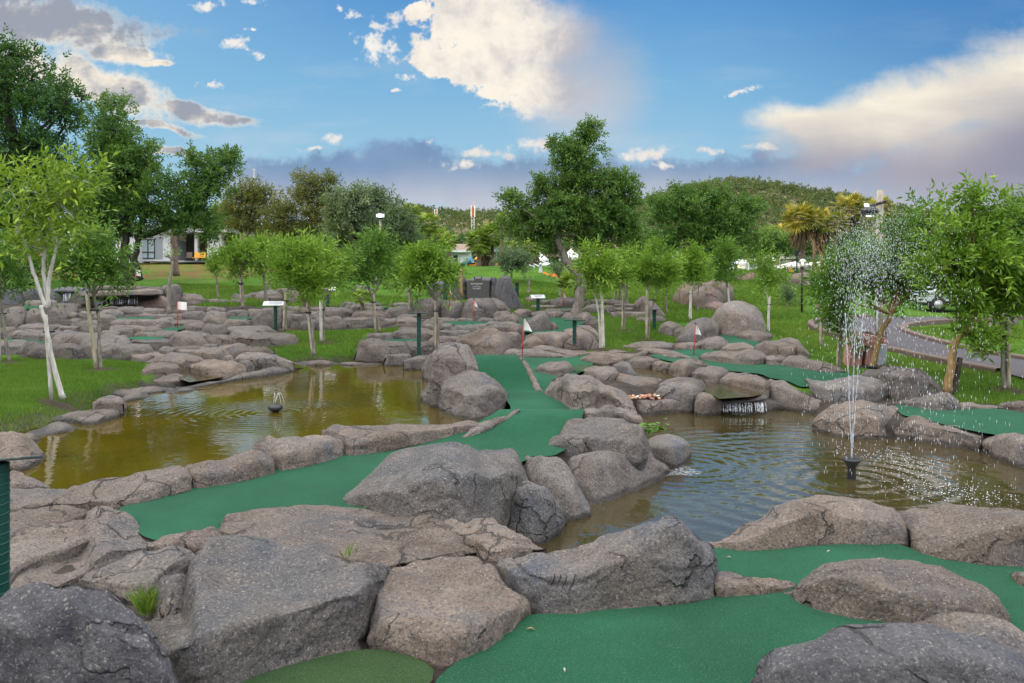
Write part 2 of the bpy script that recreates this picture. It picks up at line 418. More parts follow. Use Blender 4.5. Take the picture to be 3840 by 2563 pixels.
def foam():
    m = NT('foam'); a = m.n('ShaderNodeBsdfTransparent'); b = m.n('ShaderNodeBsdfDiffuse', {0: (.45, .50, .55, 1)})
    n = m.noise(m.pos(), 16.0, 6, .75); t = m.n('ShaderNodeAttribute', attribute_name='tone').outputs['Fac']
    x = m.n('ShaderNodeMixShader', {0: m.rng(m.math('ADD', n, m.math('MULTIPLY', t, .45)), .86, 1.10, 0, .6), 1: a, 2: b}); m.t.links.new(x.outputs[0], m.out.inputs[0]); return m.m
M['foam'] = foam()

def water_mat(name, shallow, deep, rings, ripple, amp, scale):
    """murky pond; RINGS: (x, y, wavelength, reach, height) ripple trains spreading from a point"""
    m = NT(name); p = m.pos(); q = m.vmath('MULTIPLY', p, (1, .75, 1))
    col = m.mix(m.rng(m.noise(p, .5, 4, .6), .35, .65), shallow, deep)
    h = m.math('MULTIPLY', m.noise(q, scale, 3, .5, .3), ripple)
    h = m.math('ADD', h, m.math('MULTIPLY', m.noise(q, scale * 4.5, 2, .5), ripple * .22))
    for (x, y, wl, reach, a) in rings:
        d = m.n('ShaderNodeVectorMath', {0: m.vmath('ADD', p, m.vmath('MULTIPLY', m.n('ShaderNodeTexNoise', {'Vector': p, 'Scale': 1.6, 'Detail': 2.0}).outputs[1], (.12, .12, 0))), 1: (x, y, 0)}, operation='SUBTRACT')
        sv = m.n('ShaderNodeVectorMath', {0: d.outputs[0], 1: (1, 1, 0)}, operation='MULTIPLY')
        r = m.n('ShaderNodeVectorMath', {0: sv.outputs[0]}, operation='LENGTH').outputs['Value']
        w = m.math('SINE', m.math('MULTIPLY', r, 2 * math.pi / wl))
        h = m.math('ADD', h, m.math('MULTIPLY', m.math('MULTIPLY', w, m.rng(r, 0, reach, 1, 0)), a))
    m.princ(Base_Color=col, Roughness=.02, IOR=1.9, Normal=m.bump(h, amp, 1.0))
    return m.m
# ---------- ground, water, turf -------------------------------------------
LEFT_POND = onplane(pts('C5', "180,1580 330,1500 640,1450 740,1480 1000,1400 1110,1340 1120,1240 1500,1150 1760,1120 2080,1060 2420,1010 2760,915 2900,895") , WL)
LEFT_POND = np.concatenate([LEFT_POND, onplane(pts('C6', "800,900 1200,900 1560,905 1580,1000 1600,1120 1620,1290 1900,1440 2020,1460 1900,1480 1300,1520 660,1560"), WL),
                            onplane(pts('B0', "1600,160 1150,300 800,340 430,420 280,385 150,320 230,240 210,110"), WL)])
RIGHT_POND = np.concatenate([onplane(pts('B1', "1210,740 1340,590 1520,540 1900,380 2000,250 2030,200 1900,100"), WR),
                             onplane(pts('C7', "1250,1430 1300,1370 1500,1355 1760,1350 2349,1340"), WR),
                             onplane(pts('C8', "150,1330 420,1390 460,1500 900,1600 1480,1650 1930,1740 2349,1900 2800,2000"), WR),
                             np.array([(7.5, 9.0, WR), (5.6, 7.6, WR), (4.4, 7.15, WR), (3.3, 7.1, WR), (2.5, 7.1, WR), (1.72, 6.85, WR), (1.5, 6.5, WR), (.95, 6.55, WR), (.45, 7.0, WR)])])
POOLS = (('C5', "1640,930 1780,900 2000,870 2170,880 2349,860 2500,850 2760,905 2500,928 2200,984 1900,1041 1740,1062 1640,1030", -.115),
         ('C5', "1700,810 1780,790 1900,830 2060,850 2200,790 2349,790 2349,845 2100,880 1780,890", .0),
         ('C5', "1370,770 1640,750 1650,800 1380,800", .05),
         ('C7', "1080,910 1280,915 1460,955 1600,1010 1500,1040 1350,1040 1130,1000", -.06),
         ('C7', "1720,1065 1920,1072 2200,1132 2330,1165 2200,1195 1900,1215 1760,1140", -.09),
         ('C6', "1590,515 1700,510 1760,560 1690,590", .18))
def ccw(P):
    a = np.sum(P[:, 0] * np.roll(P[:, 1], -1) - np.roll(P[:, 0], -1) * P[:, 1]); return P if a > 0 else P[::-1]

STONY = (('C7', "560,880 2349,880 2349,1270 1800,1290 1000,1300 600,1100"), ('C5', "-60,345 500,300 1500,340 2349,350 2349,730 2000,740 1400,860 1100,820 700,840 200,800 -60,790"),
         ('C6', "-20,370 230,360 900,330 1440,340 1480,480 1480,545 800,570 300,560 200,720 -20,730"), ('C6', "-20,190 500,180 500,340 -20,330"),
         ('C6', "1450,300 2349,290 2349,810 2020,815 1600,760 1480,560 1450,480"), ('C6', "950,655 1640,655 1640,790 950,790"),
         ('C7', "-20,300 560,370 780,490 800,690 680,790 560,850 -20,820"),
         ('C7', "1010,740 1480,690 1700,690 1900,640 2349,690 2349,910 2000,890 1500,820 1300,820 1000,870 900,880 640,830 700,780"))
def terrain():
    xs = np.unique(np.concatenate([np.linspace(-420, -60, 19), np.linspace(-60, -13, 48), np.arange(-13, 15, .13), np.linspace(15, 60, 46), np.linspace(60, 420, 19)]))
    ys = np.unique(np.concatenate([np.linspace(-40, 2, 15), np.arange(2, 27, .13), np.arange(27, 42, .26), np.arange(42, 60, .5), np.linspace(60, 130, 50), np.linspace(130, 700, 24)]))
    X, Y = np.meshgrid(xs, ys); Z = gh(X, Y)
    d = np.stack([X, Y, 0 * X], -1)
    Z = Z + .05 * fbm(d * .35, 3, 3) * np.clip((Y - 8) / 4, 0, 1) + .02 * fbm(d * 1.7, 3, 5)
    Z -= .035; bank = np.zeros_like(Z)
    for P, wl, k in ((LEFT_POND, WL - .40, .38), (RIGHT_POND, WR - .45, .9)) + tuple((onplane(pts(c, s_), z), z - .3, 1.2) for c, s_, z in POOLS):
        B = dense(P[:, :2], .25); sel = (X > B[:, 0].min() - 2.2) & (X < B[:, 0].max() + 2.2) & (Y > B[:, 1].min() - 2.2) & (Y < B[:, 1].max() + 2.2)
        x, y = X[sel], Y[sel]
        d = np.sqrt(((x[:, None] - B[None, :, 0]) ** 2 + (y[:, None] - B[None, :, 1]) ** 2).min(1)); d = np.where(inpoly(x, y, B), 0, d)
        Z[sel] = np.minimum(Z[sel], wl + d * k); bank[sel] = np.maximum(bank[sel], np.clip(1.5 - d / (1.3 if wl < WR else .55), 0, 1))
    global gz
    def gz(x, y):
        i = np.clip(np.searchsorted(xs, x) - 1, 0, len(xs) - 2); j = np.clip(np.searchsorted(ys, y) - 1, 0, len(ys) - 2)
        a = (x - xs[i]) / (xs[i + 1] - xs[i]); b = (y - ys[j]) / (ys[j + 1] - ys[j])
        return Z[j, i] * (1 - a) * (1 - b) + Z[j, i + 1] * a * (1 - b) + Z[j + 1, i] * (1 - a) * b + Z[j + 1, i + 1] * a * b
    yy = np.maximum(Y, 1); sx_, sy_ = CX + X / yy * F, HY - (gh(X, Y) - CAMZ) / yy * F
    for c, s_ in STONY: bank = np.where(inpoly(sx_, sy_, pts(c, s_)) & (Y > 3), 1, bank)
    bank = np.where((X > 3.6) & (X < 13) & (Y > 10) & (Y < 16.6 + (X - 6) * -.28), 1, bank); bank = np.where((X > -2.6) & (X < 3) & (Y < 17.5), 1, bank)
    n, m = X.shape; idx = np.arange(n * m).reshape(n, m)
    f = np.stack([idx[:-1, :-1], idx[:-1, 1:], idx[1:, 1:], idx[1:, :-1]], -1).reshape(-1, 4)
    o = mesh_obj('ground', np.stack([X, Y, Z], -1).reshape(-1, 3), f, M['lawn'], attr=bank.ravel())
    tag(o, kind='structure')
terrain()

def grid_sheet(name, P, z, step, mat, attr=None):
    """a sheet filling polygon P (world x, y): z is a number or a function(x, y)"""
    P = ccw(np.asarray(P)[:, :2]); x0, y0 = P.min(0); x1, y1 = P.max(0)
    B = dense(P, step)
    import mathutils
    gx, gy = np.meshgrid(np.arange(x0, x1, step), np.arange(y0, y1, step)); gx = gx.ravel(); gy = gy.ravel()
    k = inpoly(gx, gy, B); gx, gy = gx[k], gy[k]
    dd = ((gx[:, None] - B[None, :, 0]) ** 2 + (gy[:, None] - B[None, :, 1]) ** 2).min(1)
    k = dd > (.6 * step) ** 2; gx, gy = gx[k], gy[k]
    n = len(B); co = [Vector((float(a), float(b))) for a, b in B] + [Vector((float(a), float(b))) for a, b in zip(gx, gy)]
    r = mathutils.geometry.delaunay_2d_cdt(co, [(i, (i + 1) % n) for i in range(n)], [list(range(n))], 1, 1e-5)
    V = np.array([(v.x, v.y) for v in r[0]])
    Z = z(V[:, 0], V[:, 1]) if callable(z) else np.full(len(V), z)
    return mesh_obj(name, np.column_stack([V, Z]), [tuple(f) for f in r[2]], mat)

# the two ponds, and the small pools on the rock terraces
NZL = unproj(*pts('C6', "178,1335")[0], (CAMZ - WL) * F / (pts('C6', "178,1335")[0][1] - HY))
NZR = unproj(*pts('B2', "1032,318")[0], (CAMZ - WR) * F / (pts('B2', "1032,318")[0][1] - HY))
SPL = unproj(*pts('B2', "30,230")[0], (CAMZ - WR) * F / (pts('B2', "30,230")[0][1] - HY))
M['water_left'] = water_mat('murky_olive_water', (.080, .056, .004), (.055, .040, .003), [(NZL[0], NZL[1], .17, 2.6, .0018)], .0045, 1.0, 3.2)
M['water_right'] = water_mat('brown_rippled_water', (.050, .038, .012), (.036, .028, .011), [(NZR[0], NZR[1], .32, 7.0, .0024), (SPL[0], SPL[1], .24, 3.0, .0024)], .013, 1.0, 3.4)
M['water_pool'] = water_mat('shallow_brown_water', (.055, .04, .012), (.035, .027, .01), [], .012, 1.0, 5.0)
def flat_sheet(name, P, z, mat):
    P = ccw(np.asarray(P)[:, :2]); return mesh_obj(name, np.column_stack([P, np.full(len(P), z)]), [tuple(range(len(P)))], mat)
def grow(P, d):
    P = ccw(np.asarray(P)[:, :2]); t = np.roll(P, -1, 0) - np.roll(P, 1, 0); t /= np.linalg.norm(t, axis=1)[:, None] + 1e-9
    return P + d * np.stack([t[:, 1], -t[:, 0]], -1)
tag(flat_sheet('pond_water', grow(dense(LEFT_POND[:, :2], .3), .32), WL, M['water_left']), kind='structure')
tag(flat_sheet('pond_water', grow(dense(RIGHT_POND[:, :2], .3), .32), WR, M['water_right']), kind='structure')
for crop, s, z in POOLS:
    tag(flat_sheet('pool_water', onplane(pts(crop, s), z), z, M['water_pool']), kind='structure')

# putting lanes: turf laid on the ground, its edges under the rocks
GT = lambda dz: (lambda x, y: gh(x, y) + dz)
def lane(crop, s=None, mat='turf', dz=.012, step=.14, name='turf_lane'):
    P = pts(crop, s) if isinstance(crop, str) else crop
    W = unproj(P[:, 0], P[:, 1], groundD(P[:, 0], P[:, 1], dz))
    tag(grid_sheet(name, W, GT(dz), step, M[mat]), kind='structure')
def chain(*a): return np.concatenate([pts(c, s) for c, s in a])
lane(chain(('B0', "680,500 1150,360 1650,265 2084,170"), ('B1', "400,95 700,30 860,10 1180,40 1240,110 1180,185 1090,215 1000,330 300,480"), ('B0', "2084,520 1500,640 1000,720 900,700")))
# the winding lane over the hump, drawn in ground plan from its edges in the photograph
def lane_xy(L, R, name='turf_lane', dz=.014):
    tag(grid_sheet(name, np.array(list(L) + list(R)[::-1]), GT(dz), .12, M['turf']), kind='structure')

lane_xy([(-1.3, 10.2), (-.62, 10.95), (-.22, 11.45), (-.05, 12.4), (-.02, 13.6), (-.15, 14.8), (-.75, 15.4), (-.7, 17.5), (.1, 18), (.1, 22.6)],
        [(.5, 9.75), (.86, 10.6), (1.06, 11.6), (1.2, 13.2), (1.0, 15.4), (1.05, 17.4), (1.6, 18.6), (1.9, 19.5), (2.4, 22.2)])
lane('C7', "545,925 640,895 760,900 740,960 640,965 560,965", 'turf_olive', .03, .1, 'fringe_turf')
lane(chain(('C7', "1250,815 1520,760 1900,762 2010,860 2349,905"), ('C8', "130,900 600,965 780,985 860,1000 800,1050 480,1062 400,1090 330,1120 260,1088 170,1042 100,1030 0,1030"), ('C7', "2300,985 1950,955 1790,900 1600,900 1380,855")))
lane('C7', "1890,620 2070,630 2270,690 2260,760 2060,740 1980,700")
lane(chain(('C8', "1120,1260 1300,1280 1570,1320 1760,1310 2100,1300 2500,1370 2700,1640 2400,1590 2180,1550 1950,1528 1750,1478 1550,1440 1450,1395 1350,1385 1250,1380")))
lane(chain(('B2', "160,720 300,760 600,740 1300,700 1500,790 1900,850 2500,880 2700,1500 1900,1480 1200,1400 600,1700 300,1900 -900,1900"), ('B1', "480,1620 640,1470 900,1320 1090,1130 1300,1150 2084,1070"), ('B2', "180,1030")), step=.1)
lane(chain(('B0', "1200,1720 1500,1530 2084,1370"), ('B1', "190,1330 640,1470 500,1620 300,1900 -900,1900")), None, 'turf_olive', .022, .1, 'fringe_turf')
lane('C7', "40,470 330,465 600,480 690,510 500,600 330,615 60,600", dz=.03, step=.3)
lane('C6', "1660,520 1720,503 2120,498 2130,535 1980,545 1760,540", dz=.03, step=.3)
lane('C6', "1140,668 1500,662 1500,692 1180,694", dz=.03, step=.25)
for s_ in ("200,350 440,375 380,398 230,395", "960,470 1420,462 1420,490 960,490", "1240,612 1500,570 1720,540 1660,590 1300,620", "40,645 440,690 420,712 40,680",
           "1080,650 1400,636 1580,665 1200,676", "2070,462 2330,458 2330,482 2070,486", "1850,545 1910,540 1900,570 1860,575"):
    lane('C5', s_, dz=.03, step=.3)
lane('C6', "1130,362 1220,358 1210,385 1140,388", dz=.03, step=.3)
lane('C7', "420,375 590,378 590,412 430,405", dz=.03, step=.3)
lane('C7', "2200,320 2200,320 2200,320", step=1) if False else None

# the banked ramp at the head of the lane
def ramp():
    V = []; nu, nv = 16, 22
    for j in range(nv + 1):
        v = j / nv
        if v < .68: t = v / .68; y = 15.55 + 1.35 * t; z = .57 * (t * t * (3 - 2 * t)) ** .85
        else: t = (v - .68) / .32; y = 16.9 + .6 * t; z = .57 * (1 - t * t)
        xr = .47 - .42 * min(1, v / .68) ** 1.3
        for i in range(nu + 1): V.append((-.85 + (xr + .85) * i / nu, y, z + .015))
    f = [(j * (nu + 1) + i, j * (nu + 1) + i + 1, (j + 1) * (nu + 1) + i + 1, (j + 1) * (nu + 1) + i) for j in range(nv) for i in range(nu)]
    tag(mesh_obj('turf_ramp', V, f, M['turf'], loc=(0, 16, 0)), 'green turf ramp rolling up beside the lane next to the first flag', 'ramp')
    P = []; R = []
    for k in range(26):
        t = k / 25; v = t * .68; tt = t
        P.append((.50 - .42 * tt ** 1.3 + .03, 15.50 + 1.4 * tt, .57 * (tt * tt * (3 - 2 * tt)) ** .85 - .02)); R.append(.075 - .03 * t + .012 * math.sin(k * 1.7))
    P[0] = (P[0][0], P[0][1] - .02, -.03)
    o = MB().tube(P, R, 8).build('rock_kerb', M['rock'], None, True, (.3, 16, 0))
    tag(o, 'thin curved rock edging down the right side of the turf ramp', 'edging')
ramp()

# road, its kerbs and the far car park
def strip(name, A, B, mat, dz, kind='structure', sub=1):
    A = np.array(A, float); B = np.array(B, float)
    n = len(A); t = np.linspace(0, n - 1, (n - 1) * 6 + 1)
    ia = lambda P: np.stack([np.interp(t, np.arange(n), P[:, k]) for k in (0, 1)], -1)
    for _ in range(1): a, b = ia(A), ia(B)
    for P in (a, b):
        for _ in range(4): P[1:-1] = P[1:-1] * .5 + (P[2:] + P[:-2]) * .25
    w = np.linspace(0, 1, 9)[None, :, None]
    G = a[:, None] * (1 - w) + b[:, None] * w
    Z = gh(G[..., 0], G[..., 1]) + dz; V = np.concatenate([G, Z[..., None]], -1).reshape(-1, 3); m = G.shape[0]
    f = np.array([(i * 9 + k, i * 9 + k + 1, i * 9 + k + 10, i * 9 + k + 9) for i in range(m - 1) for k in range(8)])
    o = mesh_obj(name, V, f, mat); tag(o, kind=kind); return a, b
roadL = [tuple(atD(x, y)[:2]) for x, y in ((2460, 890), (2349, 872), (2200, 838), (2090, 815), (2000, 795), (1930, 776), (1880, 760), (1858, 748), (1862, 740), (1900, 734), (1990, 728))]
roadR = [tuple(atD(x, y)[:2]) for x, y in ((2460, 842), (2349, 826), (2240, 808), (2150, 786), (2095, 770), (2072, 760), (2068, 755), (2085, 748), (2120, 742), (2250, 735), (2400, 728))]
roadL = [(a + 0, b) for a, b in roadL]
ea, eb = strip('road', roadL, roadR, M['asphalt'], .02)
def kerb(path, label, w=.22, h=.13):
    P = np.array([(x, y, gh(x, y) + h - .11) for x, y in path]); n = len(P)
    t = np.gradient(P[:, :2], axis=0); t /= np.linalg.norm(t, axis=1)[:, None] + 1e-9; nn = np.stack([-t[:, 1], t[:, 0]], -1) * w / 2
    V = []
    for i in range(n):
        for s_, z in ((-1, -.2), (-1, .07), (-.75, .1), (.75, .1), (1, .07), (1, -.2)): V.append((P[i, 0] + nn[i, 0] * s_, P[i, 1] + nn[i, 1] * s_, P[i, 2] + z))
    f = [(i * 6 + k, i * 6 + k + 1, i * 6 + k + 7, i * 6 + k + 6) for i in range(n - 1) for k in range(5)]
    tag(mesh_obj('road_kerb', V, f, M['kerb'], smooth=False), kind='structure')
kerb(ea[8:], ''); kerb(eb, '')
# ---------- rocks ---------------------------------------------------------
LAND = []                                  # landmarks for labels: (x, y in the 2349 px picture, phrase)
AUTO = []
def interp_chain(P, x):
    return np.interp(x, P[:, 0], P[:, 1])
RC = [0]
def rock(crop, top, bot, label=None, ridge=None, r=.55, kt=1.12, lean=.25, tk=.8, dz=0.0, z0=None, mat='rock', name='boulder', res=None, amp=1.0, cat='boulder', group=None, soft=2, seed=None, base=None, facets=6, fcut=(.93, .99), Dc=None, skirt=.28, tmin=.16, flat=None):
    """a boulder from its outline in the photograph: TOP and BOT are its skyline and its foot, RIDGE the edge between front face
    and top face; depth comes from where the foot meets the ground and from how far the top face recedes"""
    RC[0] += 1; seed = RC[0] if seed is None else seed
    T, B = pts(crop, top), pts(crop, bot)
    xm, wx = (T[:, 0].min() + T[:, 0].max()) / 2, T[:, 0].max() - T[:, 0].min(); gx = 1 + min(.075, 34 / wx)
    T[:, 0] = xm + (T[:, 0] - xm) * gx; B[:, 0] = xm + (B[:, 0] - xm) * gx
    x0, x1 = min(T[0, 0], B[0, 0]), max(T[-1, 0], B[-1, 0]); W = x1 - x0
    n = res or int(np.clip(W / 9, 16, 110)); th = np.linspace(0, math.pi, n); x = x0 + W * (1 - np.cos(th)) / 2
    yt, yb = interp_chain(T, x), interp_chain(B, x)
    for A in (yt, yb):
        for _ in range(2): A[1:-1] = A[1:-1] * .5 + (A[2:] + A[:-2]) * .25
    yb = np.maximum(yb, yt + .8)
    if ridge is not None:
        R = pts(crop, ridge); R[:, 0] = xm + (R[:, 0] - xm) * gx; yr = interp_chain(R, x)
    else:
        yr = yb - (yb - yt) * (r + .10 * np.interp(x, np.linspace(x0, x1, 7), np.random.default_rng(seed).uniform(-1, 1, 7)))
    yr = np.clip(yr, yt + .12 * (yb - yt), yb - .06 * (yb - yt))
    if base is not None: Db = np.full(n, groundD(*pts(crop, [base])[0])[0] + dz); zb = CAMZ - (yb - HY) / F * Db
    elif Dc is not None: Db = np.full(n, float(Dc)); zb = CAMZ - (yb - HY) / F * Db
    elif z0 is not None: Db = (CAMZ - z0) * F / np.maximum(yb - HY, 5); zb = np.full(n, z0)
    else: Db = groundD(x, yb, dz); zb = CAMZ - (yb - HY) / F * Db
    k = max(1, n // 10); ker = np.ones(2 * k + 1) / (2 * k + 1)
    sm = lambda a: np.convolve(np.pad(a, k, 'edge'), ker, 'valid')
    Db = sm(np.minimum(Db, np.median(Db) + W / F * np.median(Db)))
    u = (x - x0) / W * 2 - 1; e = np.sqrt(np.clip(1 - np.abs(u) ** 3.6, 0, 1)); wm = W / F * Db.mean()
    zb = CAMZ - (yb - HY) / F * Db
    s = (yr - HY) / F; Dr = (Db + lean * (CAMZ - zb)) / (1 + lean * s)
    hm = np.median(CAMZ - s * Dr - zb)
    Dr = np.clip(Dr, Db + .02, Db + .6 * wm + .05); zr = CAMZ - s * Dr
    st = (yt - HY) / F; zt = zb + (zr - zb) * kt
    Dt = np.where(st > .003, (CAMZ - zt) / np.maximum(st, .003), 1e4)
    Dt = np.clip(Dt, Dr + tmin * wm * e, Dr + tk * wm * e + .02); Dt = np.maximum(sm(Dt), Dr + .02)
    zt = CAMZ - st * Dt
    m = max(12, n // 2)
    tt = np.linspace(0, 1, m + 1)
    # image path foot -> ridge -> top, corner softened
    lf = np.clip((yb - yr) / np.maximum(yb - yt, 1e-3), .15, .85)
    a = np.clip(tt[:, None] / .5, 0, 1); b = np.clip((tt[:, None] - .5) / .5, 0, 1)
    Y = yb + (yr - yb) * a + (yt - yr) * b; D = Db + (Dr - Db) * a + (Dt - Dr) * b
    for _ in range(int(soft * m / 8)):
        Y[1:-1] = Y[1:-1] * .5 + (Y[2:] + Y[:-2]) * .25; D[1:-1] = D[1:-1] * .5 + (D[2:] + D[:-2]) * .25
    X3 = (x - CX) / F * D; Z3 = CAMZ - (Y - HY) / F * D
    front = np.stack([X3, D, Z3], -1)
    rows = [np.stack([(x - CX) / F * Db, Db + .06, zb - (skirt if base is None else .02)], -1)[None], front]
    last = front[-1]; gb = np.minimum(zb, gh(last[:, 0], last[:, 1])) - max(.25, skirt) if base is None else zb - .03
    for q, (dd, zz) in enumerate(((.05, .06), (.13, .3), (.17, .65), (.19, 1.0))):
        P = last.copy(); P[:, 1] += dd * wm * e + .01 * (q + 1); P[:, 2] = last[:, 2] + (gb - last[:, 2]) * zz - .004 * dd * 10; P[:, 0] *= P[:, 1] / last[:, 1]
        rows.append(P[None])
    V = np.concatenate(rows); nr = V.shape[0]
    # broad flat facets
    gq = np.random.default_rng(seed + 500); body = V[1:]; c0 = body.reshape(-1, 3).mean(0)
    for _ in range(facets):
        d = gq.normal(size=3); d[1] = -abs(d[1]) * .8; d[2] = abs(d[2]) * .9 + .1; d /= np.linalg.norm(d); h = (body - c0) @ d; top = h.max(); cut = top * gq.uniform(*fcut)
        V[1:] -= np.clip(h - cut, 0, None)[..., None] * d * .85
    if flat:
        zz = V[..., 2]; hi = zz.max(); ct = zb.mean() + (hi - zb.mean()) * flat; V[..., 2] -= np.clip(zz - ct - .05 * wm * vnoise(V / (.5 * wm) + seed, 2), 0, None) * .82
    # surface relief
    du = np.gradient(V, axis=1); dv = np.gradient(V, axis=0); N = np.cross(du, dv); N /= np.linalg.norm(N, axis=-1)[..., None] + 1e-9
    sc = max(wm, .3); off = np.array([seed * 3.1, seed * 1.7, seed * .9])
    lo = vnoise(V / (sc * .42) + off, seed); mid = fbm(V / (sc * .16) + off, 4, seed + 3); rid = 1 - np.abs(vnoise(V / (sc * .25) + off * 2, seed + 9)) * 2
    disp = amp * (sc * .026 * lo + min(sc, 1.2) * .045 * mid - .015 * min(sc, 1.0) * np.clip(rid - .72, 0, 1) * 4)
    fade = np.ones(nr); fade[0] = 0; fade[1] = .5; fade[-1] = 0
    fade = fade[:, None] * np.clip(e / .35, .15, 1)[None]
    V = V + N * (disp * fade)[..., None]
    idx = np.arange(nr * n).reshape(nr, n)
    f = np.stack([idx[:-1, :-1], idx[:-1, 1:], idx[1:, 1:], idx[1:, :-1]], -1).reshape(-1, 4)
    c = V[1].mean(0); c[1] += .3 * wm; c[2] = zb.mean()
    o = mesh_obj(name, V.reshape(-1, 3), f, M[mat], loc=c)
    ddm = x0 / 1.63474 + W / 3.26948, (yt.min() + yb.max()) / 3.26948
    tag(o, label, cat, group)
    if label is None: AUTO.append((o, ddm[0], ddm[1], W / 1.63474, (yb - yt).max() / 1.63474))
    return o
def dome(crop, x0, x1, yt, yb, label=None, **kw):
    """a lumpy boulder from its extent in the photograph"""
    RC[0] += 0; sd = int(abs(x0 * 7 + yt * 13 + x1)) % 9973; g = np.random.default_rng(sd)
    yt = yt - .07 * (yb - yt); w, h = x1 - x0, yb - yt; n = 9; ux = np.linspace(0, 1, n)
    sh = g.uniform(.3, .7); flat = g.uniform(4.0, 10.0); x0, x1 = x0 - .08 * (x1 - x0), x1 + .08 * (x1 - x0); w = x1 - x0
    prof = 1 - np.abs((ux - sh) / np.where(ux < sh, sh, 1 - sh)) ** flat
    prof = np.clip(prof * g.uniform(.84, 1.0, n), 0, 1); prof /= prof.max(); e0, e1 = g.uniform(.25, .6, 2); prof[0] = max(prof[0], 0); prof[-1] = max(prof[-1], 0)
    ym = yb - h * g.uniform(.12, .3)
    top = [(x0 + w * a, ym - (ym - yt) * p) for a, p in zip(ux, prof)]
    bot = [(x0, ym), (x0 + .08 * w, yb - .1 * h)] + [(x0 + w * a, yb - h * g.uniform(0, .06)) for a in (.3, .5, .72)] + [(x0 + .93 * w, yb - .1 * h), (x1, ym)]
    if g.uniform() < .75 and 'flat' not in kw: kw['flat'] = g.uniform(.66, .86)
    kw.setdefault('mat', 'rock_terrace'); kw.setdefault('facets', 10); kw.setdefault('fcut', (.78, .97)); kw.setdefault('soft', 2); kw.setdefault('lean', .18); kw.setdefault('amp', 1.25); kw.setdefault('r', g.uniform(.5, .78)); kw.setdefault('kt', g.uniform(1.02, 1.2))
    return rock(crop, top, bot, label, **kw)
# ---- nearest rocks
rock('B0', "-260,1120 -100,1090 0,1070 100,1010 250,950 430,942 560,960 690,1000 770,1060 850,1150 900,1230 950,1330 1000,1450 1050,1600 1080,1800", "-260,1120 -200,1900 400,2000 900,1950 1080,1800",
     'big rounded dark blue-grey boulder filling the bottom corner below the green post', r=.8, mat='rock_dark', tk=.5)
rock('B0', "895,1190 1000,1162 1120,1145 1165,1130 1175,900 1210,785 1310,725 1420,703 1560,708 1700,738 1850,768 1960,782 2084,835 2200,850 2330,850 2390,900",
     "895,1190 940,1330 1000,1470 1080,1720 1300,1650 1500,1568 1800,1465 2084,1397 2270,1340 2310,1200 2335,1000 2390,900", 'huge slab with broad flat top and dark speckled front face above the olive turf',
     ridge="895,1190 960,1370 1040,1370 1300,1245 1700,1130 2084,1020 2240,960 2390,900", kt=1.02, tk=1.2, soft=1, lean=.12, mat='rock_slate', name='rock_slab', res=120)
rock('B0', "940,1150 948,1000 1000,920 1060,890 1130,900 1180,960 1195,1130", "940,1150 1000,1230 1100,1230 1195,1130", 'small rock tucked into the notch of the flat slab beside a grass tuft', r=.35)
rock('B1', "190,1340 215,1240 235,1060 250,960 310,930 330,880 450,825 600,790 700,775 810,768 880,785 930,850 985,960 1050,1010 1100,1060 1130,1140",
     "190,1340 400,1400 560,1450 630,1478 760,1430 950,1320 1060,1220 1130,1140", 'wide sloping polygonal slab whose pointed foot divides the olive and green turf', ridge="190,1340 260,1190 450,1215 620,1250 800,1215 950,1130 1080,1090 1130,1140", kt=1.15, tk=1.2, name='rock_slab')
rock('B1', "955,850 1000,800 1060,775 1250,745 1450,715 1700,650 1850,600 1960,555 2020,552 2080,590 2130,640 2200,690 2260,720 2272,800 2276,900",
     "955,850 985,930 1060,1010 1110,1060 1130,1140 1200,1165 1300,1172 1500,1160 1800,1120 2084,1085 2274,1048 2276,900", 'long wedge boulder rising to the right with four scratched claw marks',
     ridge="955,850 1080,870 1250,895 1480,900 1650,830 1800,760 1960,660 2040,620 2100,680 2200,760 2276,900", kt=1.12, tk=.45, soft=2, mat='rock_slate', res=120)
rock('B2', "190,860 300,880 450,910 600,940 700,960", "190,860 192,1045 250,1055 350,1050 500,1035 640,1030 700,960", 'low tapering rock strip dividing two greens beside the claw-marked boulder', r=.6, lean=.2)
rock('B2', "655,1010 680,960 760,910 850,860 920,825 1040,815 1250,830 1450,845 1550,870 1700,930 1850,1010 1920,1090 1960,1190",
     "655,1010 665,1060 750,1110 920,1165 1050,1185 1300,1215 1500,1260 1800,1270 1960,1190", 'oval whale-backed boulder lying in the middle of the near green', r=.62, tk=.45)
rock('B2', "400,1620 430,1500 480,1400 540,1350 740,1310 830,1270 880,1210 940,1180 1100,1190 1300,1195 1500,1215 1700,1270 1850,1320 2000,1370 2200,1420 2500,1500",
     "400,1620 500,1900 1200,2000 2200,2000 2500,1500", 'large pale-flecked boulder cut off by the lower right edge', r=.72, tk=.5, mat='rock_dark')
rock('B2', "1380,1215 1480,1180 1600,1160 1750,1150 1850,1165 1950,1190 2084,1290 2250,1400 2350,1500", "1380,1215 1500,1330 2000,1500 2350,1500", 'brown boulder half hidden behind the large boulder at the lower right', r=.45)
rock('B2', "180,715 280,670 380,600 480,545 540,500 590,450 660,430 850,420 1000,418 1100,440 1200,480 1270,510 1330,570 1355,650 1350,720",
     "180,715 250,755 320,768 500,765 600,760 700,745 850,722 1100,728 1200,738 1290,720 1345,728 1350,720", 'high-crowned rim boulder between the fountain pond and near green',
     ridge="180,715 350,700 550,610 700,560 790,500 900,540 1100,540 1300,600 1350,720", tk=.4)
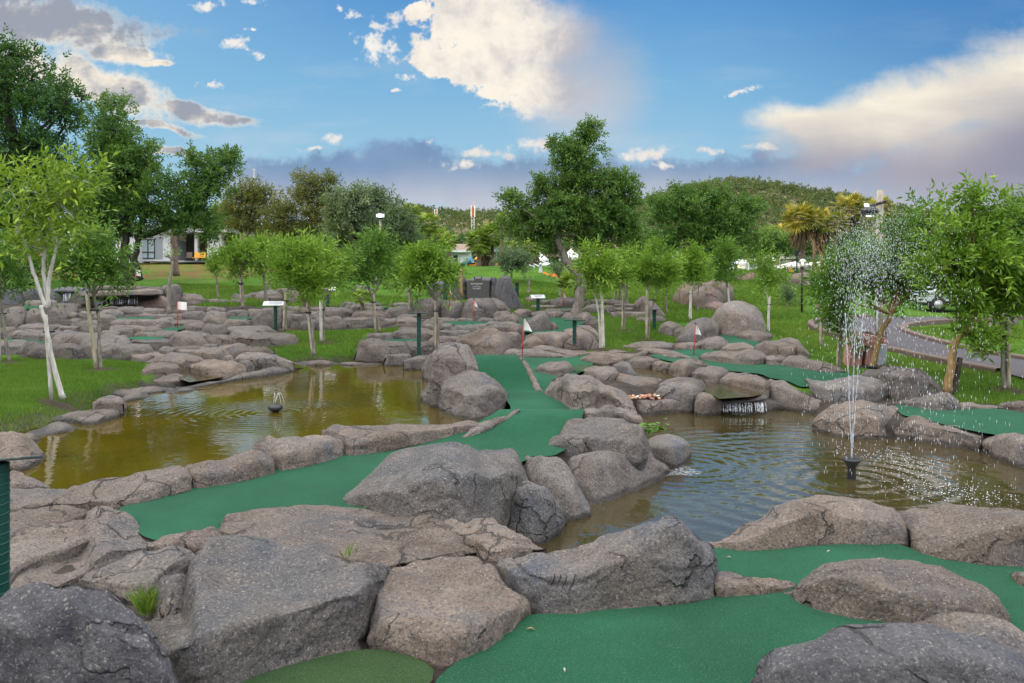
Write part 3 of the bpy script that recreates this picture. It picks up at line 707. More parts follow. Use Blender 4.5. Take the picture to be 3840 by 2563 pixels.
rock('B2', "1290,510 1400,500 1600,490 1750,480 1900,485 2000,510 2084,530 2250,560 2400,640", "1290,510 1340,600 1350,720 1420,770 1550,820 1700,845 1900,860 2084,860 2300,870 2400,640",
     'broad rim boulder below the right end of the fountain pond', ridge="1290,510 1360,600 1550,720 1700,660 1900,610 2084,580 2400,640", tk=.4)
rock('B2', "2010,900 2040,885 2200,880 2300,960", "2010,900 2030,970 2084,990 2300,960", 'small rock at the right edge lying on near turf', r=.7)
rock('B0', "1320,620 1340,590 1400,545 1600,515 1800,490 2000,465 2084,470 2200,480 2400,520 2600,560 2750,640 2850,700 2895,750",
     "1320,620 1335,680 1420,700 1600,760 1900,810 2084,850 2300,862 2400,860 2500,820 2700,790 2895,750", 'long flat-topped slab behind the huge flat slab',
     ridge="1320,620 1500,665 1700,705 2000,775 2300,840 2600,795 2895,750", kt=1.0, tk=.7, soft=2, name='rock_slab')
rock('B0', "900,730 960,690 1000,655 1150,625 1320,595 1345,660 1425,705", "900,730 1000,745 1110,750 1170,800 1200,800 1300,740 1425,705", 'small brown rock between the left lane and huge flat slab', r=.4)
G_ = 'flat flagstone rocks at the lower left'
rock('B0', "-150,400 40,362 250,370 435,388", "-150,400 -140,560 50,530 200,500 330,465 435,388", 'topmost flat flagstone rock left of the first rim rock', r=.15, kt=1.0, group=G_, name='rock_slab', cat='flagstone')
rock('B0', "-150,570 50,540 150,505 330,482 460,510 525,518", "-150,570 -140,720 50,680 250,640 430,575 525,518", 'second flagstone rock from the pond at lower left', r=.18, kt=1.0, group=G_, name='rock_slab', cat='flagstone')
rock('B0', "-150,740 50,700 200,650 400,590 500,560 620,590 660,615", "-150,740 -100,960 70,930 150,860 350,780 550,690 640,640 660,615", 'rounded tongue-shaped flagstone beside the dark green post', r=.2, kt=1.0, dz=.05, group=G_, name='rock_slab', cat='flagstone')
rock('B0', "80,1010 150,880 400,770 520,640 540,520 640,502 700,507 780,540 840,600 900,650 950,680", "80,1010 90,1060 250,1040 480,920 600,850 830,760 905,730 950,680", 'largest flagstone, at the near end of the left lane', r=.15, kt=1.0, group=G_, name='rock_slab', cat='flagstone')
rock('B0', "480,930 560,880 700,820 850,760 950,750 1050,745 1110,760 1170,810", "480,930 690,1000 770,1060 860,1090 950,990 1060,890 1170,810", 'brown slab with shaded front above the grass tuft', r=.4, kt=1.05, name='rock_slab')
# ---- rim between the left pond and the left lane
rock('B0', "345,465 400,400 450,370 560,330 800,290 1000,250 1080,235 1130,255 1148,330", "345,465 400,495 520,515 640,505 850,475 1000,430 1145,395 1148,330", 'long rim rock nearest the lower left on the left pond', ridge="345,465 450,460 600,450 900,385 1100,320 1148,330", tk=.3)
rock('B0', "1120,252 1200,240 1350,200 1550,140 1600,160 1640,200 1660,290", "1120,252 1150,330 1155,388 1250,388 1400,360 1540,325 1650,298 1660,290", 'middle one of the rim rocks between left pond and lane', r=.62, tk=.35)
rock('B0', "1550,140 1600,80 1650,65 1800,60 1990,40 2030,60 2090,110", "1550,140 1620,180 1660,290 1700,290 1850,255 2000,215 2084,190 2090,110", 'square-ended rim rock above the left lane with high shoulders', r=.6, tk=.4)
rock('B1', "-95,20 -60,0 150,0 330,-15 480,-22 640,-28 760,-42 800,-30 860,-10", "-95,20 -85,60 0,195 200,175 400,130 600,80 770,38 860,-10", 'long low rim rock ending at the turf hump', r=.65, tk=.3)
rock('C6', "1900,1578 1990,1480 2100,1428 2250,1375 2400,1305", "1900,1582 2100,1520 2300,1395 2400,1320", 'thin rock edging along the left of the turf hump', r=.5, tk=.15, cat='edging', dz=.02)
# ---- left bank of the left pond
rock('B0', "-100,60 0,35 130,30 160,60 200,100 215,110 250,190 262,205", "-100,60 -80,320 0,310 150,305 240,240 262,205", 'smooth rounded bank rock above the signplate at the left edge', z0=WL - .05, r=.45)
rock('B0', "-100,280 35,260 100,275 200,330 290,375", "-100,280 -60,400 100,390 200,378 290,375", 'low bank rock under the left end of the pond', r=.4)
G_ = 'smooth bank rocks along the left shore of the left pond'
for t, b, l in (("210,1560 260,1520 400,1460 520,1425 640,1440 700,1490 725,1510", "210,1560 300,1600 450,1575 600,1550 725,1510", 'low bank rock at the near end of the lawn shore'),
                ("480,1420 520,1385 700,1340 850,1300 950,1235 1060,1210 1130,1260 1140,1330", "480,1420 650,1440 740,1495 850,1485 1000,1440 1100,1390 1140,1330", 'long two-humped bank rock beside the lawn litter'),
                ("850,1250 900,1210 1000,1180 1080,1170 1110,1200 1130,1260", "850,1250 950,1270 1130,1260", 'small bank rock against the lawn corner'),
                ("1000,1170 1100,1130 1300,1100 1500,1100 1640,1120 1700,1130", "1000,1170 1080,1180 1120,1225 1300,1195 1500,1170 1700,1130", 'flat bank rock where the shore turns right'),
                ("1230,1080 1330,1000 1420,960 1600,960 1700,975 1760,1000 1815,1035", "1230,1080 1300,1095 1400,1105 1640,1105 1760,1065 1815,1035", 'bank rock with steep slate face at the end of the dam')):
    rock('C5', t, b, l, z0=WL - .04 if 'lawn corner' not in l else None, r=.5, group=G_, skirt=.5)
for t, b, l in (("50,1640 110,1560 260,1525 340,1555 370,1600", "50,1640 200,1690 370,1615", 'low bank rock between the rounded left-edge rock and the lawn'),
                ("1070,1260 1130,1190 1220,1150 1330,1145 1390,1190", "1070,1285 1200,1260 1390,1210", 'small bank rock below the corner of the lawn'),
                ("1490,1180 1560,1115 1680,1095 1760,1105 1800,1140", "1490,1190 1650,1178 1800,1150", 'small bank rock touching the end of the dam')):
    rock('C5', t, b, l, z0=WL - .04, r=.5, group='smooth bank rocks along the left shore of the left pond')
rock('C5', "1305,990 1350,890 1500,870 1580,890 1640,930", "1305,990 1450,970 1640,930", 'brown rock between the lawn and small shallow pool', r=.5)
rock('C5', "1350,880 1430,830 1500,800 1620,790 1760,800 1860,840 1870,870", "1350,880 1600,905 1700,900 1870,870", 'low wide rock on the left of the small shallow pool', r=.5)
rock('C5', "1195,820 1230,790 1400,785 1490,800 1560,830", "1195,820 1210,870 1300,880 1400,860 1560,830", 'low brown rock at the top corner of the lawn', r=.6)
rock('C5', "1640,1105 1700,1075 1950,1040 2200,990 2349,965 2500,930 2650,915 2790,925", "1640,1105 1750,1138 1900,1128 2080,1080 2300,1045 2450,1020 2620,990 2790,925", 'long thin mossy dam rock holding back the small pool', z0=WL - .03, r=.6, tk=.04, tmin=.025, mat='rock_slate', cat='dam', facets=0)
rock('C5', "1760,920 1850,870 2000,862 2150,870 2250,935", "1760,920 1900,968 2100,972 2250,935", 'low hump of rock standing in the small shallow pool', r=.6, tk=.5)
rock('C5', "2025,860 2090,805 2130,820 2150,868", "2025,860 2080,872 2150,868", 'small peaked stone behind the hump in the shallow pool', r=.8)
rock('C5', "2195,890 2240,855 2290,865 2325,910", "2195,890 2260,932 2325,910", 'small round stone right of the hump in the shallow pool', r=.7)
rock('C5', "1630,780 1700,755 1900,735 2050,740 2090,800", "1630,780 1800,815 1950,830 2090,800", 'flat rock along the back of the shallow pool', r=.5)
rock('C5', "1970,740 2050,720 2200,700 2260,725", "1970,740 2100,772 2170,778 2260,725", 'flat-topped rock at the far right back of the shallow pool', r=.5)
rock('C5', "2165,790 2210,735 2349,735 2430,750 2465,790", "2165,790 2300,802 2465,790", 'brown rock meeting the lawn behind the shallow pool', r=.5)
rock('C5', "2150,850 2220,800 2349,785 2500,800 2600,830 2680,880", "2150,850 2300,885 2500,895 2680,880", 'wide low rock at the right end of the shallow pool', r=.5)
G_ = 'low kerb rocks along the far shore of the left pond'
for t, b, l in (("330,895 345,878 450,873 560,852 650,872 775,893", "330,895 430,918 550,925 660,918 775,893", 'first far-shore kerb rock, beside the shallow pool'),
                ("770,895 800,880 1000,880 1200,875 1350,885", "770,895 800,915 1100,918 1350,885", 'longest far-shore kerb rock below the grass'),
                ("1345,885 1400,870 1540,870 1560,890", "1345,885 1360,915 1540,918 1560,890", 'short far-shore kerb rock touching the tall grey boulder'),
                ("1360,865 1400,845 1500,815 1580,812 1600,850", "1360,865 1500,872 1600,850", 'wedge rock above the far-shore kerb, left of the tall boulder')):
    rock('C6', t, b, l, r=.55, group=G_, z0=WL - .02 if '845' not in t else None)
# ---- the rocks round the winding lane
rock('C6', "1530,960 1548,870 1600,805 1640,775 1680,790 1720,860 1730,1000", "1530,965 1555,1030 1600,1085 1680,1095 1730,1060", 'shaded side rock of the tall angular boulder at the water edge', z0=WL, r=.8, lean=.5, mat='rock_slate')
rock('C6', "1610,950 1630,800 1650,765 1700,690 1750,690 1850,700 1950,730 1990,810 2020,880 2030,940", "1610,1010 1630,1070 1680,1095 1750,1100 2000,1060 2030,940", 'tall angular grey boulder left of the turf ramp', ridge="1610,960 1640,850 1680,800 1750,840 1850,830 1960,900 2030,940", Dc=14.9, skirt=.7, tk=.7, mat='rock_slate', res=90)
rock('C6', "1510,1230 1540,1150 1600,1080 1640,980 1700,945 1850,940 2000,955 2100,970 2170,1010 2240,1090 2265,1150 2349,1250", "1510,1230 1600,1280 1750,1350 1900,1430 2000,1440 2080,1445 2200,1390 2300,1340 2349,1250", 'broad creased grey boulder sloping into the left pond beside the lane', r=.6, z0=WL - .03, tk=.6, mat='rock_slate', res=100, amp=1.3)
rock('C6', "1850,690 1900,640 2000,600 2080,570 2180,555 2250,590 2310,650 2340,740", "1850,690 1950,760 2000,820 2150,815 2280,815 2340,740", 'wide peaked boulder behind the turf ramp', r=.5, tk=.7)
rock('C7', "-75,800 -50,765 0,745 60,765 120,800", "-75,800 0,830 120,800", 'small rock beside the flag at the top of the lane', r=.5)
rock('C7', "320,1150 360,1090 380,1040 430,1000 500,988 620,995 740,1010 840,1050 950,1120 1050,1190 1100,1270 1105,1300", "320,1150 370,1200 450,1240 540,1290 630,1335 700,1305 800,1280 990,1330 1105,1300", 'large stepped boulder on the right of the winding lane', ridge="320,1150 420,1100 600,1140 700,1130 900,1160 1000,1250 1105,1300", tk=.5, res=100, amp=1.2)
rock('C7', "630,1335 750,1290 900,1278 1000,1310 1100,1295 1150,1350 1180,1430", "630,1335 800,1360 1000,1390 1100,1440 1180,1430", 'low rock between the stepped boulder and the lily rock', r=.45)
rock('B1', "1095,205 1140,188 1210,178 1340,190 1375,215 1400,290 1450,400 1500,500 1510,545", "1095,205 1105,400 1150,520 1330,575 1400,590 1510,545", 'narrow buttress rock between the two big boulders of the lane', r=.6, mat='rock_slate', tk=.5, z0=WR)
rock('B1', "1335,205 1450,190 1700,130 1850,110 1880,200 1960,240 2000,280", "1335,330 1400,420 1480,520 1505,530 1650,470 1800,410 1940,340 2000,280", 'smooth slate rock face falling to the right pond under the lily rock', r=.85, mat='rock_slate', z0=WR - .03, tk=.3, lean=.9)
rock('B1', "1200,150 1240,90 1330,25 1385,-50 1508,-66 1641,-72 1710,-58 1790,-20 1835,20 1855,90 1860,150", "1200,150 1250,187 1370,205 1450,225 1550,200 1690,190 1720,215 1790,225 1830,195 1860,150", 'heavy rounded boulder on top of the slate face beside the lily plant', r=.55, z0=-.12, tk=.6, mat='rock_slate', res=100, amp=1.2)
rock('B1', "10,465 60,400 200,260 300,170 370,150 560,115 700,107 790,112 830,130 980,122 1040,135 1080,185 1095,240 1140,300 1150,350", "10,465 50,480 150,490 300,530 560,595 700,580 880,540 950,480 1000,440 1060,400 1150,350", 'biggest hump-backed boulder on the near side of the left lane', r=.5, tk=.55, mat='rock_slate', res=120, kt=1.25)
rock('B1', "600,590 760,530 870,500 960,420 1060,340 1150,320 1220,350 1300,470 1345,560", "600,590 620,610 700,660 1000,660 1180,725 1250,665 1340,595 1345,560", 'smooth sloping slate rock below the hump-backed boulder at the pond', r=.85, mat='rock_slate', tk=.3, z0=WR + .05)
rock('B1', "610,600 650,560 700,555 770,575 830,550 930,555 1010,600 1080,660 1170,720 1225,740", "610,600 700,655 800,730 870,780 920,820 970,830 1050,775 1225,740", 'low pinkish slab pointing to the corner of the right pond', r=.25, kt=1.0, name='rock_slab')
rock('B1', "1840,110 1900,60 2000,40 2084,70 2120,110 2125,130", "1840,110 1930,200 2010,215 2084,205 2125,130", 'wet flat spout ledge jutting over the right pond', ridge='1840,120 1930,122 2010,120 2084,112 2125,122', mat='rock_slate', z0=WR + .10, kt=1.0, amp=.4, facets=0, soft=1, name='rock_ledge', cat='ledge')
rock('C7', "230,960 240,910 290,880 430,875 520,872 550,960", "230,960 300,990 390,1012 480,1010 550,960", 'single small boulder standing on the lane beside fringe turf', r=.6)
rock('C7', "660,960 700,920 800,910 930,910 960,950 990,1000", "660,960 700,1000 830,1040 870,1045 990,1000", 'flat-topped rock left of the upper right pool', r=.55)
rock('C7', "930,910 960,880 1010,860 1060,870 1100,930 1130,990 1135,1005", "930,910 960,960 1060,1010 1135,1005", 'dark cracked rock at the left end of the upper right pool', r=.7, mat='rock_slate')
rock('C7', "865,1040 920,985 980,970 1050,975 1150,1010 1360,1045 1390,1080", "865,1040 950,1100 1040,1165 1150,1175 1300,1170 1390,1080", 'pitted boulder behind the heap of pebbles', r=.7, z0=-.2)
rock('C7', "1310,1170 1340,1110 1390,1060 1500,1030 1620,1020 1720,1030 1760,1090 1775,1150", "1310,1170 1350,1205 1500,1215 1630,1240 1690,1235 1775,1150", 'rounded boulder right of the heap of pebbles', r=.6, z0=-.2, mat='rock_slate')
rock('C7', "1685,1240 1700,1180 1750,1150 1830,1165 1910,1215 1915,1245", "1685,1240 1750,1264 1820,1255 1915,1245", 'pale wedge rock at the left end of the waterfall ledge', r=.6, z0=-.2)
rock('C7', "1090,1220 1200,1215 1300,1235 1450,1210 1600,1205 1720,1250 1790,1300 1790,1340", "1090,1220 1110,1290 1150,1350 1220,1425 1290,1375 1500,1350 1790,1340", 'smooth pale concrete bank curving down to the right pond', z0=WR - .02, r=.75, tk=.25, amp=.5, cat='bank', name='concrete_bank')
rock('C8', "-430,1290 -360,1240 0,1215 60,1240 180,1290", "-430,1290 -350,1345 -100,1345 180,1310 180,1290", 'dark wet rock recess behind the little waterfall', z0=WR - .02, r=.9, mat='rock_wet', tk=.15)
rock('C7', "1880,1240 1910,1205 2050,1190 2200,1178 2300,1165 2335,1190", "1880,1240 1960,1260 2150,1245 2335,1218 2335,1190", 'thin flat ledge that pours the little waterfall into the right pond', r=.5, tk=.35, kt=1.0, mat='rock_wet', base=(2100, 1225), dz=1.1, name='rock_ledge', cat='ledge')
rock('C7', "1450,960 1480,880 1540,845 1640,840 1740,850 1790,900 1800,920", "1450,960 1520,992 1600,1008 1640,985 1800,920", 'cube-like boulder between the upper pool and right lane', r=.62)
rock('C7', "1610,1000 1650,955 1720,920 1830,913 1930,935 2015,965", "1610,1000 1750,1058 1900,1075 1960,1020 2015,965", 'rounded rim boulder right of the cube-like boulder', r=.6, z0=-.08)
rock('C7', "1915,1060 1950,1000 2010,970 2150,975 2260,1000 2330,1040 2355,1090", "1915,1060 2050,1095 2200,1135 2300,1165 2345,1150 2355,1090", 'pale rim boulder above the pool of the waterfall ledge', r=.6, z0=-.08)
rock('C8', "-20,1060 0,1035 100,1035 170,1050 260,1100 350,1170 430,1210 550,1240 640,1270", "-20,1060 -10,1300 150,1312 300,1347 430,1372 500,1340 640,1270", 'smooth sandy bank rock sloping down right of the waterfall', r=.75, tk=.3, z0=WR - .02)
rock('C7', "1070,880 1110,838 1190,818 1290,828 1350,855", "1070,880 1120,912 1280,922 1310,885 1350,855", 'low rim rock above the upper right pool', r=.6)
rock('C7', "1285,900 1310,870 1380,860 1470,890 1480,900", "1285,900 1300,930 1440,952 1480,900", 'small flat rim rock between upper pool and right lane', r=.6)
rock('C7', "620,850 700,805 830,785 1000,802 1120,785 1215,770 1235,795", "620,850 750,890 900,905 1000,872 1070,875 1150,830 1235,795", 'long flat wavy rock above the fringe turf', r=.5, tk=.5)
rock('C7', "660,800 680,780 800,775 1000,770 1040,785", "660,800 800,808 1040,785", 'thin flat rock below the twin-trunk sapling', r=.5)
rock('C7', "190,745 250,718 350,725 450,760 560,770 640,775 675,795", "190,745 300,780 400,800 530,838 640,832 675,795", 'long sloping rock right of the lane flag', r=.5, tk=.5)
rock('C7', "0,800 60,770 150,755 250,755 330,780 440,820 530,840", "0,800 20,832 300,840 530,840", 'low rock just behind the lane flag', r=.5)
rock('C7', "75,740 110,690 150,640 200,625 260,650 300,700 320,720", "75,740 200,752 320,720", 'leaning rock left of the curved rock wall', r=.7)
rock('C7', "130,640 200,605 260,595 400,600 500,610 520,650 520,700", "130,640 280,705 350,735 480,742 520,700", 'curved rock wall facing the lane with a flat crest', r=.75)
rock('C7', "480,590 550,565 650,570 720,600 760,650 780,700 805,750", "480,590 500,650 550,700 640,752 720,755 805,750", 'cracked rounded rock behind the green signpost', r=.6)
rock('C7', "595,545 650,530 720,540 780,590 800,640 805,680", "595,545 650,575 750,645 805,680", 'high rear rock above the cracked rounded rock', r=.5)
rock('C7', "485,740 500,680 530,645 580,650 620,680 660,740", "485,740 570,756 660,740", 'small upright rock at the foot of the green signpost', r=.75)
rock('C7', "340,580 345,520 390,510 430,560", "340,580 400,597 430,560", 'small round boulder beside the jagged pinnacle', r=.7)
rock('C7', "95,590 150,490 220,440 300,397 318,420 340,520 352,590", "95,590 200,605 352,590", 'jagged pinnacle rock with a slanting crest', r=.8, tk=.5, mat='rock_slate', amp=1.5)
rock('C7', "-40,560 0,525 60,522 105,560 110,610", "-40,560 -20,642 60,652 110,610", 'cube-like boulder left of the jagged pinnacle', r=.65)
rock('C7', "-60,500 -20,440 30,430 75,490 80,520", "-60,500 0,532 80,520", 'round boulder left of the small middle green', r=.65)
rock('C7', "455,470 500,420 560,410 620,430 645,440", "455,470 550,487 645,440", 'low rock at the back of the small middle green', r=.6)
rock('C7', "580,485 610,430 670,413 715,425 738,500", "580,485 660,527 738,500", 'brown rounded boulder at the right of the small middle green', r=.65)
rock('C7', "315,450 350,405 440,408 490,440", "315,450 400,477 490,440", None, r=.6)
rock('C7', "190,430 290,395 390,378 500,400", "190,430 300,442 500,400", None, r=.6)
rock('C7', "0,440 40,390 160,383 185,430", "0,440 80,472 185,430", None, r=.6)
rock('C7', "180,375 220,350 400,352 440,370", "180,375 300,390 440,370", None, r=.6)
for q in ((245, 355, 300, 345), (350, 420, 285, 345), (130, 260, 275, 325)): dome('C7', *q)
dome('C7', 400, 640, 262, 385, 'large smooth brown boulder beside the leaning tree', r=.7)
rock('C7', "650,400 680,365 760,345 860,360 858,430", "650,400 760,432 858,430", 'cube-like dark rock left of the rock steps', r=.7)
dome('C7', 870, 1060, 305, 360); dome('C7', 730, 890, 290, 345); dome('C7', 640, 720, 300, 365)
dome('C7', 855, 945, 340, 440, 'upright block at the left of the rock steps')
for i, (x0, x1, y0, y1, l) in enumerate(((940, 1142, 342, 386, 'top rock step of three'), (910, 1185, 378, 420, 'middle rock step of three'), (905, 1245, 415, 462, 'bottom rock step of three'))):
    rock('C7', [(x0, y0 + 6), (x0 + 6, y0), (x1 - 6, y0 + 1), (x1, y0 + 8)], [(x0, y0 + 6), (x0 + 4, y1), (x1 - 4, y1 + 1), (x1, y0 + 8)], l + ' beside the leaning boulder', r=.8, amp=.25, tk=.25, name='rock_step', cat='step', lean=.05, soft=1)
rock('C7', "1130,370 1150,290 1190,268 1250,275 1300,310 1400,450 1420,460", "1130,370 1240,470 1350,462 1420,460", 'leaning rounded boulder right of the rock steps', r=.7)
dome('C7', 1160, 1420, 455, 505, 'flat rock lying in the grass below the rock steps', r=.4)
rock('C7', "1350,600 1360,550 1400,505 1460,500 1530,530 1565,550", "1350,600 1420,627 1500,630 1565,550", 'brown boulder in the grass left of the stepped right group', r=.7)
rock('C7', "1485,630 1500,570 1560,550 1600,590 1600,640", "1485,630 1560,650 1600,640", 'small brown rock leaning on the stepped right group', r=.7)
rock('C7', "1520,690 1550,620 1600,540 1700,480 1800,462 1850,475 1875,540 1885,620", "1520,690 1600,702 1700,705 1885,620", 'tall two-tone boulder left of the round speckled boulder', r=.5, tk=.6)
rock('C7', "1690,720 1760,660 1850,635 1920,640 1960,680 1985,720 1990,740", "1690,720 1760,770 1900,775 1990,740", 'rounded boulder in front of the two-tone boulder', r=.6)
rock('C7', "1845,560 1850,480 1890,400 1960,330 2040,310 2120,320 2220,365 2280,430 2305,510 2312,600", "1845,560 1900,625 2000,640 2100,640 2200,640 2312,600", 'great round speckled granite boulder on the right lawn', r=.75, mat='rock_speck', tk=.8, amp=.5, soft=8, res=70, facets=4, fcut=(.93, .98))
rock('C7', "2065,650 2090,600 2160,580 2260,585 2349,605 2380,640", "2065,650 2200,687 2330,690 2380,640", 'low grey boulder in front of the round speckled boulder', r=.6)
rock('C7', "1905,770 1950,720 2040,690 2150,695 2240,745 2265,770", "1905,770 2100,792 2265,770", 'low brown rock above the right lane', r=.6)
rock('C7', "1740,840 1780,800 1900,780 2000,785 2100,765 2180,750 2250,765 2330,820 2345,850", "1740,840 1800,872 2000,892 2150,910 2280,905 2345,850", 'long knobbly rock bordering the right lane', r=.65)
rock('C7', "1470,720 1520,695 1650,690 1740,710 1765,740", "1470,720 1500,760 1640,770 1765,740", 'low wall rock behind the right flag', r=.7)
rock('C7', "1000,740 1150,700 1300,690 1430,700 1500,740", "1000,740 1200,765 1500,740", 'flat layered rock in the grass left of the right flag', r=.4)
rock('C7', "1150,760 1250,745 1400,750 1530,790 1560,810", "1150,760 1250,790 1400,825 1560,810", 'flat rock left of the turf below the right flag', r=.5)
rock('C7', "1360,820 1500,800 1620,825 1740,835", "1360,820 1500,848 1740,835", 'thin flat rock strip at the foot of the right flag', r=.5)
rock('C8', "60,690 160,645 240,645 310,720 380,830", "60,690 200,820 300,840 380,830", 'smooth rear boulder behind the flat-topped right boulder', r=.7)
rock('C8', "-120,760 -60,690 0,678 100,680 250,690 275,720 280,800", "-120,760 -100,800 0,815 150,835 270,832 280,800", 'flat-topped brown boulder at the end of the right lane', r=.7)
rock('C8', "-60,850 0,815 100,812 160,840 172,870", "-60,850 0,905 130,908 172,870", 'small rounded rock at the end of the right lane', r=.7)
rock('C8', "125,905 150,860 200,810 250,797 350,820 500,880 600,920 690,970", "125,905 250,932 420,962 560,982 690,970", 'smooth brown wedge boulder sloping down to the right lane', r=.7, tk=.4)
rock('C8', "365,1030 420,1028 520,1045 620,1050 800,1010 900,1020 1000,1040 1070,1080 1100,1160", "365,1030 412,1100 420,1165 500,1190 650,1240 800,1240 950,1225 1060,1205 1100,1160", 'beaked slab with an overhanging left tip above the right pond', r=.6, tk=.5, mat='rock_slate')
rock('C8', "880,1000 920,955 1000,925 1100,910 1250,915 1370,930 1430,960 1500,1020 1560,1080 1605,1140", "880,1000 1000,1080 1090,1130 1120,1220 1200,1240 1350,1210 1500,1180 1605,1140", 'big dark-faced boulder with a cracked flat top', r=.62, tk=.5, mat='rock_slate', res=90)
rock('C8', "1170,1260 1300,1220 1420,1200 1500,1160 1650,1145 1690,1180 1730,1250 1745,1310", "1170,1260 1400,1302 1570,1337 1745,1310", 'wedge rock to the right of the dark-faced boulder', r=.65, mat='rock_slate')
rock('C8', "1730,1265 1850,1240 2000,1270 2150,1290", "1730,1265 1740,1302 1950,1317 2150,1290", 'low flat rock edging the far right turf', r=.6)
rock('C8', "2130,1275 2200,1240 2349,1235 2450,1270", "2130,1275 2349,1312 2450,1270", 'low brown rock at the right edge above the turf', r=.6)
rock('C8', "435,1450 480,1380 560,1310 620,1280 720,1245 830,1235 950,1250 1100,1290 1250,1340 1300,1390 1305,1420", "435,1450 440,1495 550,1555 800,1610 950,1615 1100,1575 1200,1470 1305,1420", 'large cracked boulder on the far shore behind the fountain nozzle', r=.62, z0=WR - .03, tk=.5, res=90)
rock('C8', "1080,1480 1200,1440 1290,1380 1350,1355 1450,1360 1550,1400 1750,1440 1950,1490 2180,1510 2240,1580", "1080,1480 1103,1565 1471,1640 1922,1715 2030,1745 2240,1580", 'long rough rock wall on the far shore of the fountain pond', r=.75, z0=WR - .03, tk=.3, res=100, amp=1.3)
rock('C8', "1980,1620 2100,1560 2250,1530 2400,1560 2600,1600", "1980,1620 2030,1748 2349,1880 2600,1900 2600,1601", 'reddish rock wall block at the right edge of the fountain pond', r=.75, z0=WR - .03, tk=.3)
# ---- natural boulders up on the lawns
rock('D', "1543,690 1553,665 1575,645 1605,640 1630,668", "1543,690 1580,702 1630,690 1630,669", 'red-brown boulder with a hollow, left of the boulder pile', r=.8, mat='rock_red')
rock('D', "1600,665 1625,642 1650,638 1672,648 1683,668 1680,690", "1600,665 1640,695 1680,690", 'reddish boulder at the top back of the boulder pile', r=.75, mat='rock_red')
rock('D', "1577,690 1582,668 1610,655 1635,654 1655,667 1662,695", "1577,690 1590,704 1640,708 1662,695", 'large pale cracked boulder at the front of the pile', r=.75, mat='rock_red', amp=1.5)
rock('D', "1613,705 1622,694 1650,692 1665,700 1668,706", "1613,705 1640,716 1668,706", 'flat red-brown boulder below the boulder pile', r=.6, mat='rock_red')
dome('D', 1690, 1735, 624, 644, 'flat pale outcrop on the crest of the right lawn', mat='rock_red')
dome('D', 1815, 1860, 622, 655, 'round boulder at the foot of the lamp palms', mat='rock_red')
dome('D', 1850, 1890, 640, 660, 'low dark boulder right of the palm foot boulder', mat='rock_slate')
dome('D', 1875, 1905, 690, 709, 'low boulder in the grass beside the road bend', mat='rock_red')
dome('D', 2268, 2330, 712, 748, 'boulder on the grass island in front of the parked cars', mat='rock_slate')
# ---- the engraved wall and its neighbours
rock('C6', "1800,300 1812,120 1850,80 1890,68 1915,90 1930,130 1935,300", "1800,300 1860,312 1935,300", 'tapering dark rock to the left of the engraved slab', r=.85, mat='rock_dark', tk=.5)
rock('C6', "1590,260 1600,160 1680,130 1760,140 1830,280", "1590,260 1700,290 1830,280", 'dark rounded rock behind the sapling left of the engraved slab', r=.85, mat='rock_dark')
rock('C6', "2140,300 2146,130 2170,90 2200,93 2216,130 2222,300", "2140,300 2180,312 2222,300", 'narrow upright rock to the right of the engraved slab', r=.85, mat='rock_dark', tk=.5)
rock('C6', "2200,300 2213,120 2255,90 2310,62 2338,75 2358,130 2378,250 2410,335 2445,385", "2200,300 2230,390 2350,400 2445,385", 'tallest tapered rock, on the right end of the engraved wall', r=.88, mat='rock_dark', tk=.5)
rock('C6', "1935,130 2000,105 2040,82 2100,95 2150,110", "1935,130 1940,150 2140,150 2150,110", 'dark rock showing above the engraved slab', r=.7, mat='rock_dark', base=(2040, 305), dz=.15, tk=.4)
rock('C6', "2075,320 2130,290 2180,284 2230,300 2290,350 2335,410", "2075,320 2110,420 2250,425 2335,410", 'mound rock with a green turf chute down its side', r=.6)
# ---- left terraces below the waterfall
rock('C5', "720,268 860,232 880,210 1250,205 1300,195 1400,190 1460,210 1475,250", "720,268 860,279 1100,267 1250,260 1350,266 1475,250", 'wide flat waterfall ledge on the left terraces', base=(1000, 365), dz=-1.0, r=.65, tk=.4, kt=1.0, name='rock_ledge', cat='ledge')
for q, l in zip(((880, 1000, 168, 215), (950, 1060, 172, 212), (1040, 1160, 175, 212), (1140, 1290, 172, 210), (1285, 1370, 173, 208), (1350, 1480, 180, 218)), ('first', 'second', 'third', 'fourth', 'fifth', 'sixth')):
    dome('C5', *q, l + ' capping rock from the left along the top of the waterfall ledge', base=(1000, 365), dz=.35 if 'third' not in l else .5, group='capping rocks on the waterfall ledge')
rock('C5', "540,290 560,215 700,205 1000,225 1300,225 1480,215", "540,290 560,345 900,365 1300,365 1470,372 1480,215", 'dark wet rock wall behind the left waterfalls', r=.9, mat='rock_wet', tk=.1)
rock('C5', "1255,365 1290,290 1400,262 1480,250 1530,300 1545,360", "1255,365 1400,376 1545,360", 'rust-stained rock under the right end of the waterfall ledge', r=.7, mat='rock_red')
dome('C5', 1470, 1662, 158, 355, 'tall dark rock at the right end of the waterfall ledge', r=.8, mat='rock_slate')
dome('C5', 1640, 1862, 235, 348, 'sloping rock trailing into the grass right of the waterfall', r=.7)
dome('C5', -40, 200, 175, 360, 'dark rock wall at the far left edge behind saplings', r=.85, mat='rock_dark')
dome('C5', 190, 500, 185, 320, 'dark rock wall left of the left waterfall', r=.85, mat='rock_dark')
dome('C5', 500, 790, 180, 235, 'dark overhanging rock above the narrow left waterfall', base=(650, 345), dz=-.3, mat='rock_dark')
dome('C5', 640, 785, 310, 348, 'thin wet shelf rock under the narrow left waterfall', mat='rock_wet')
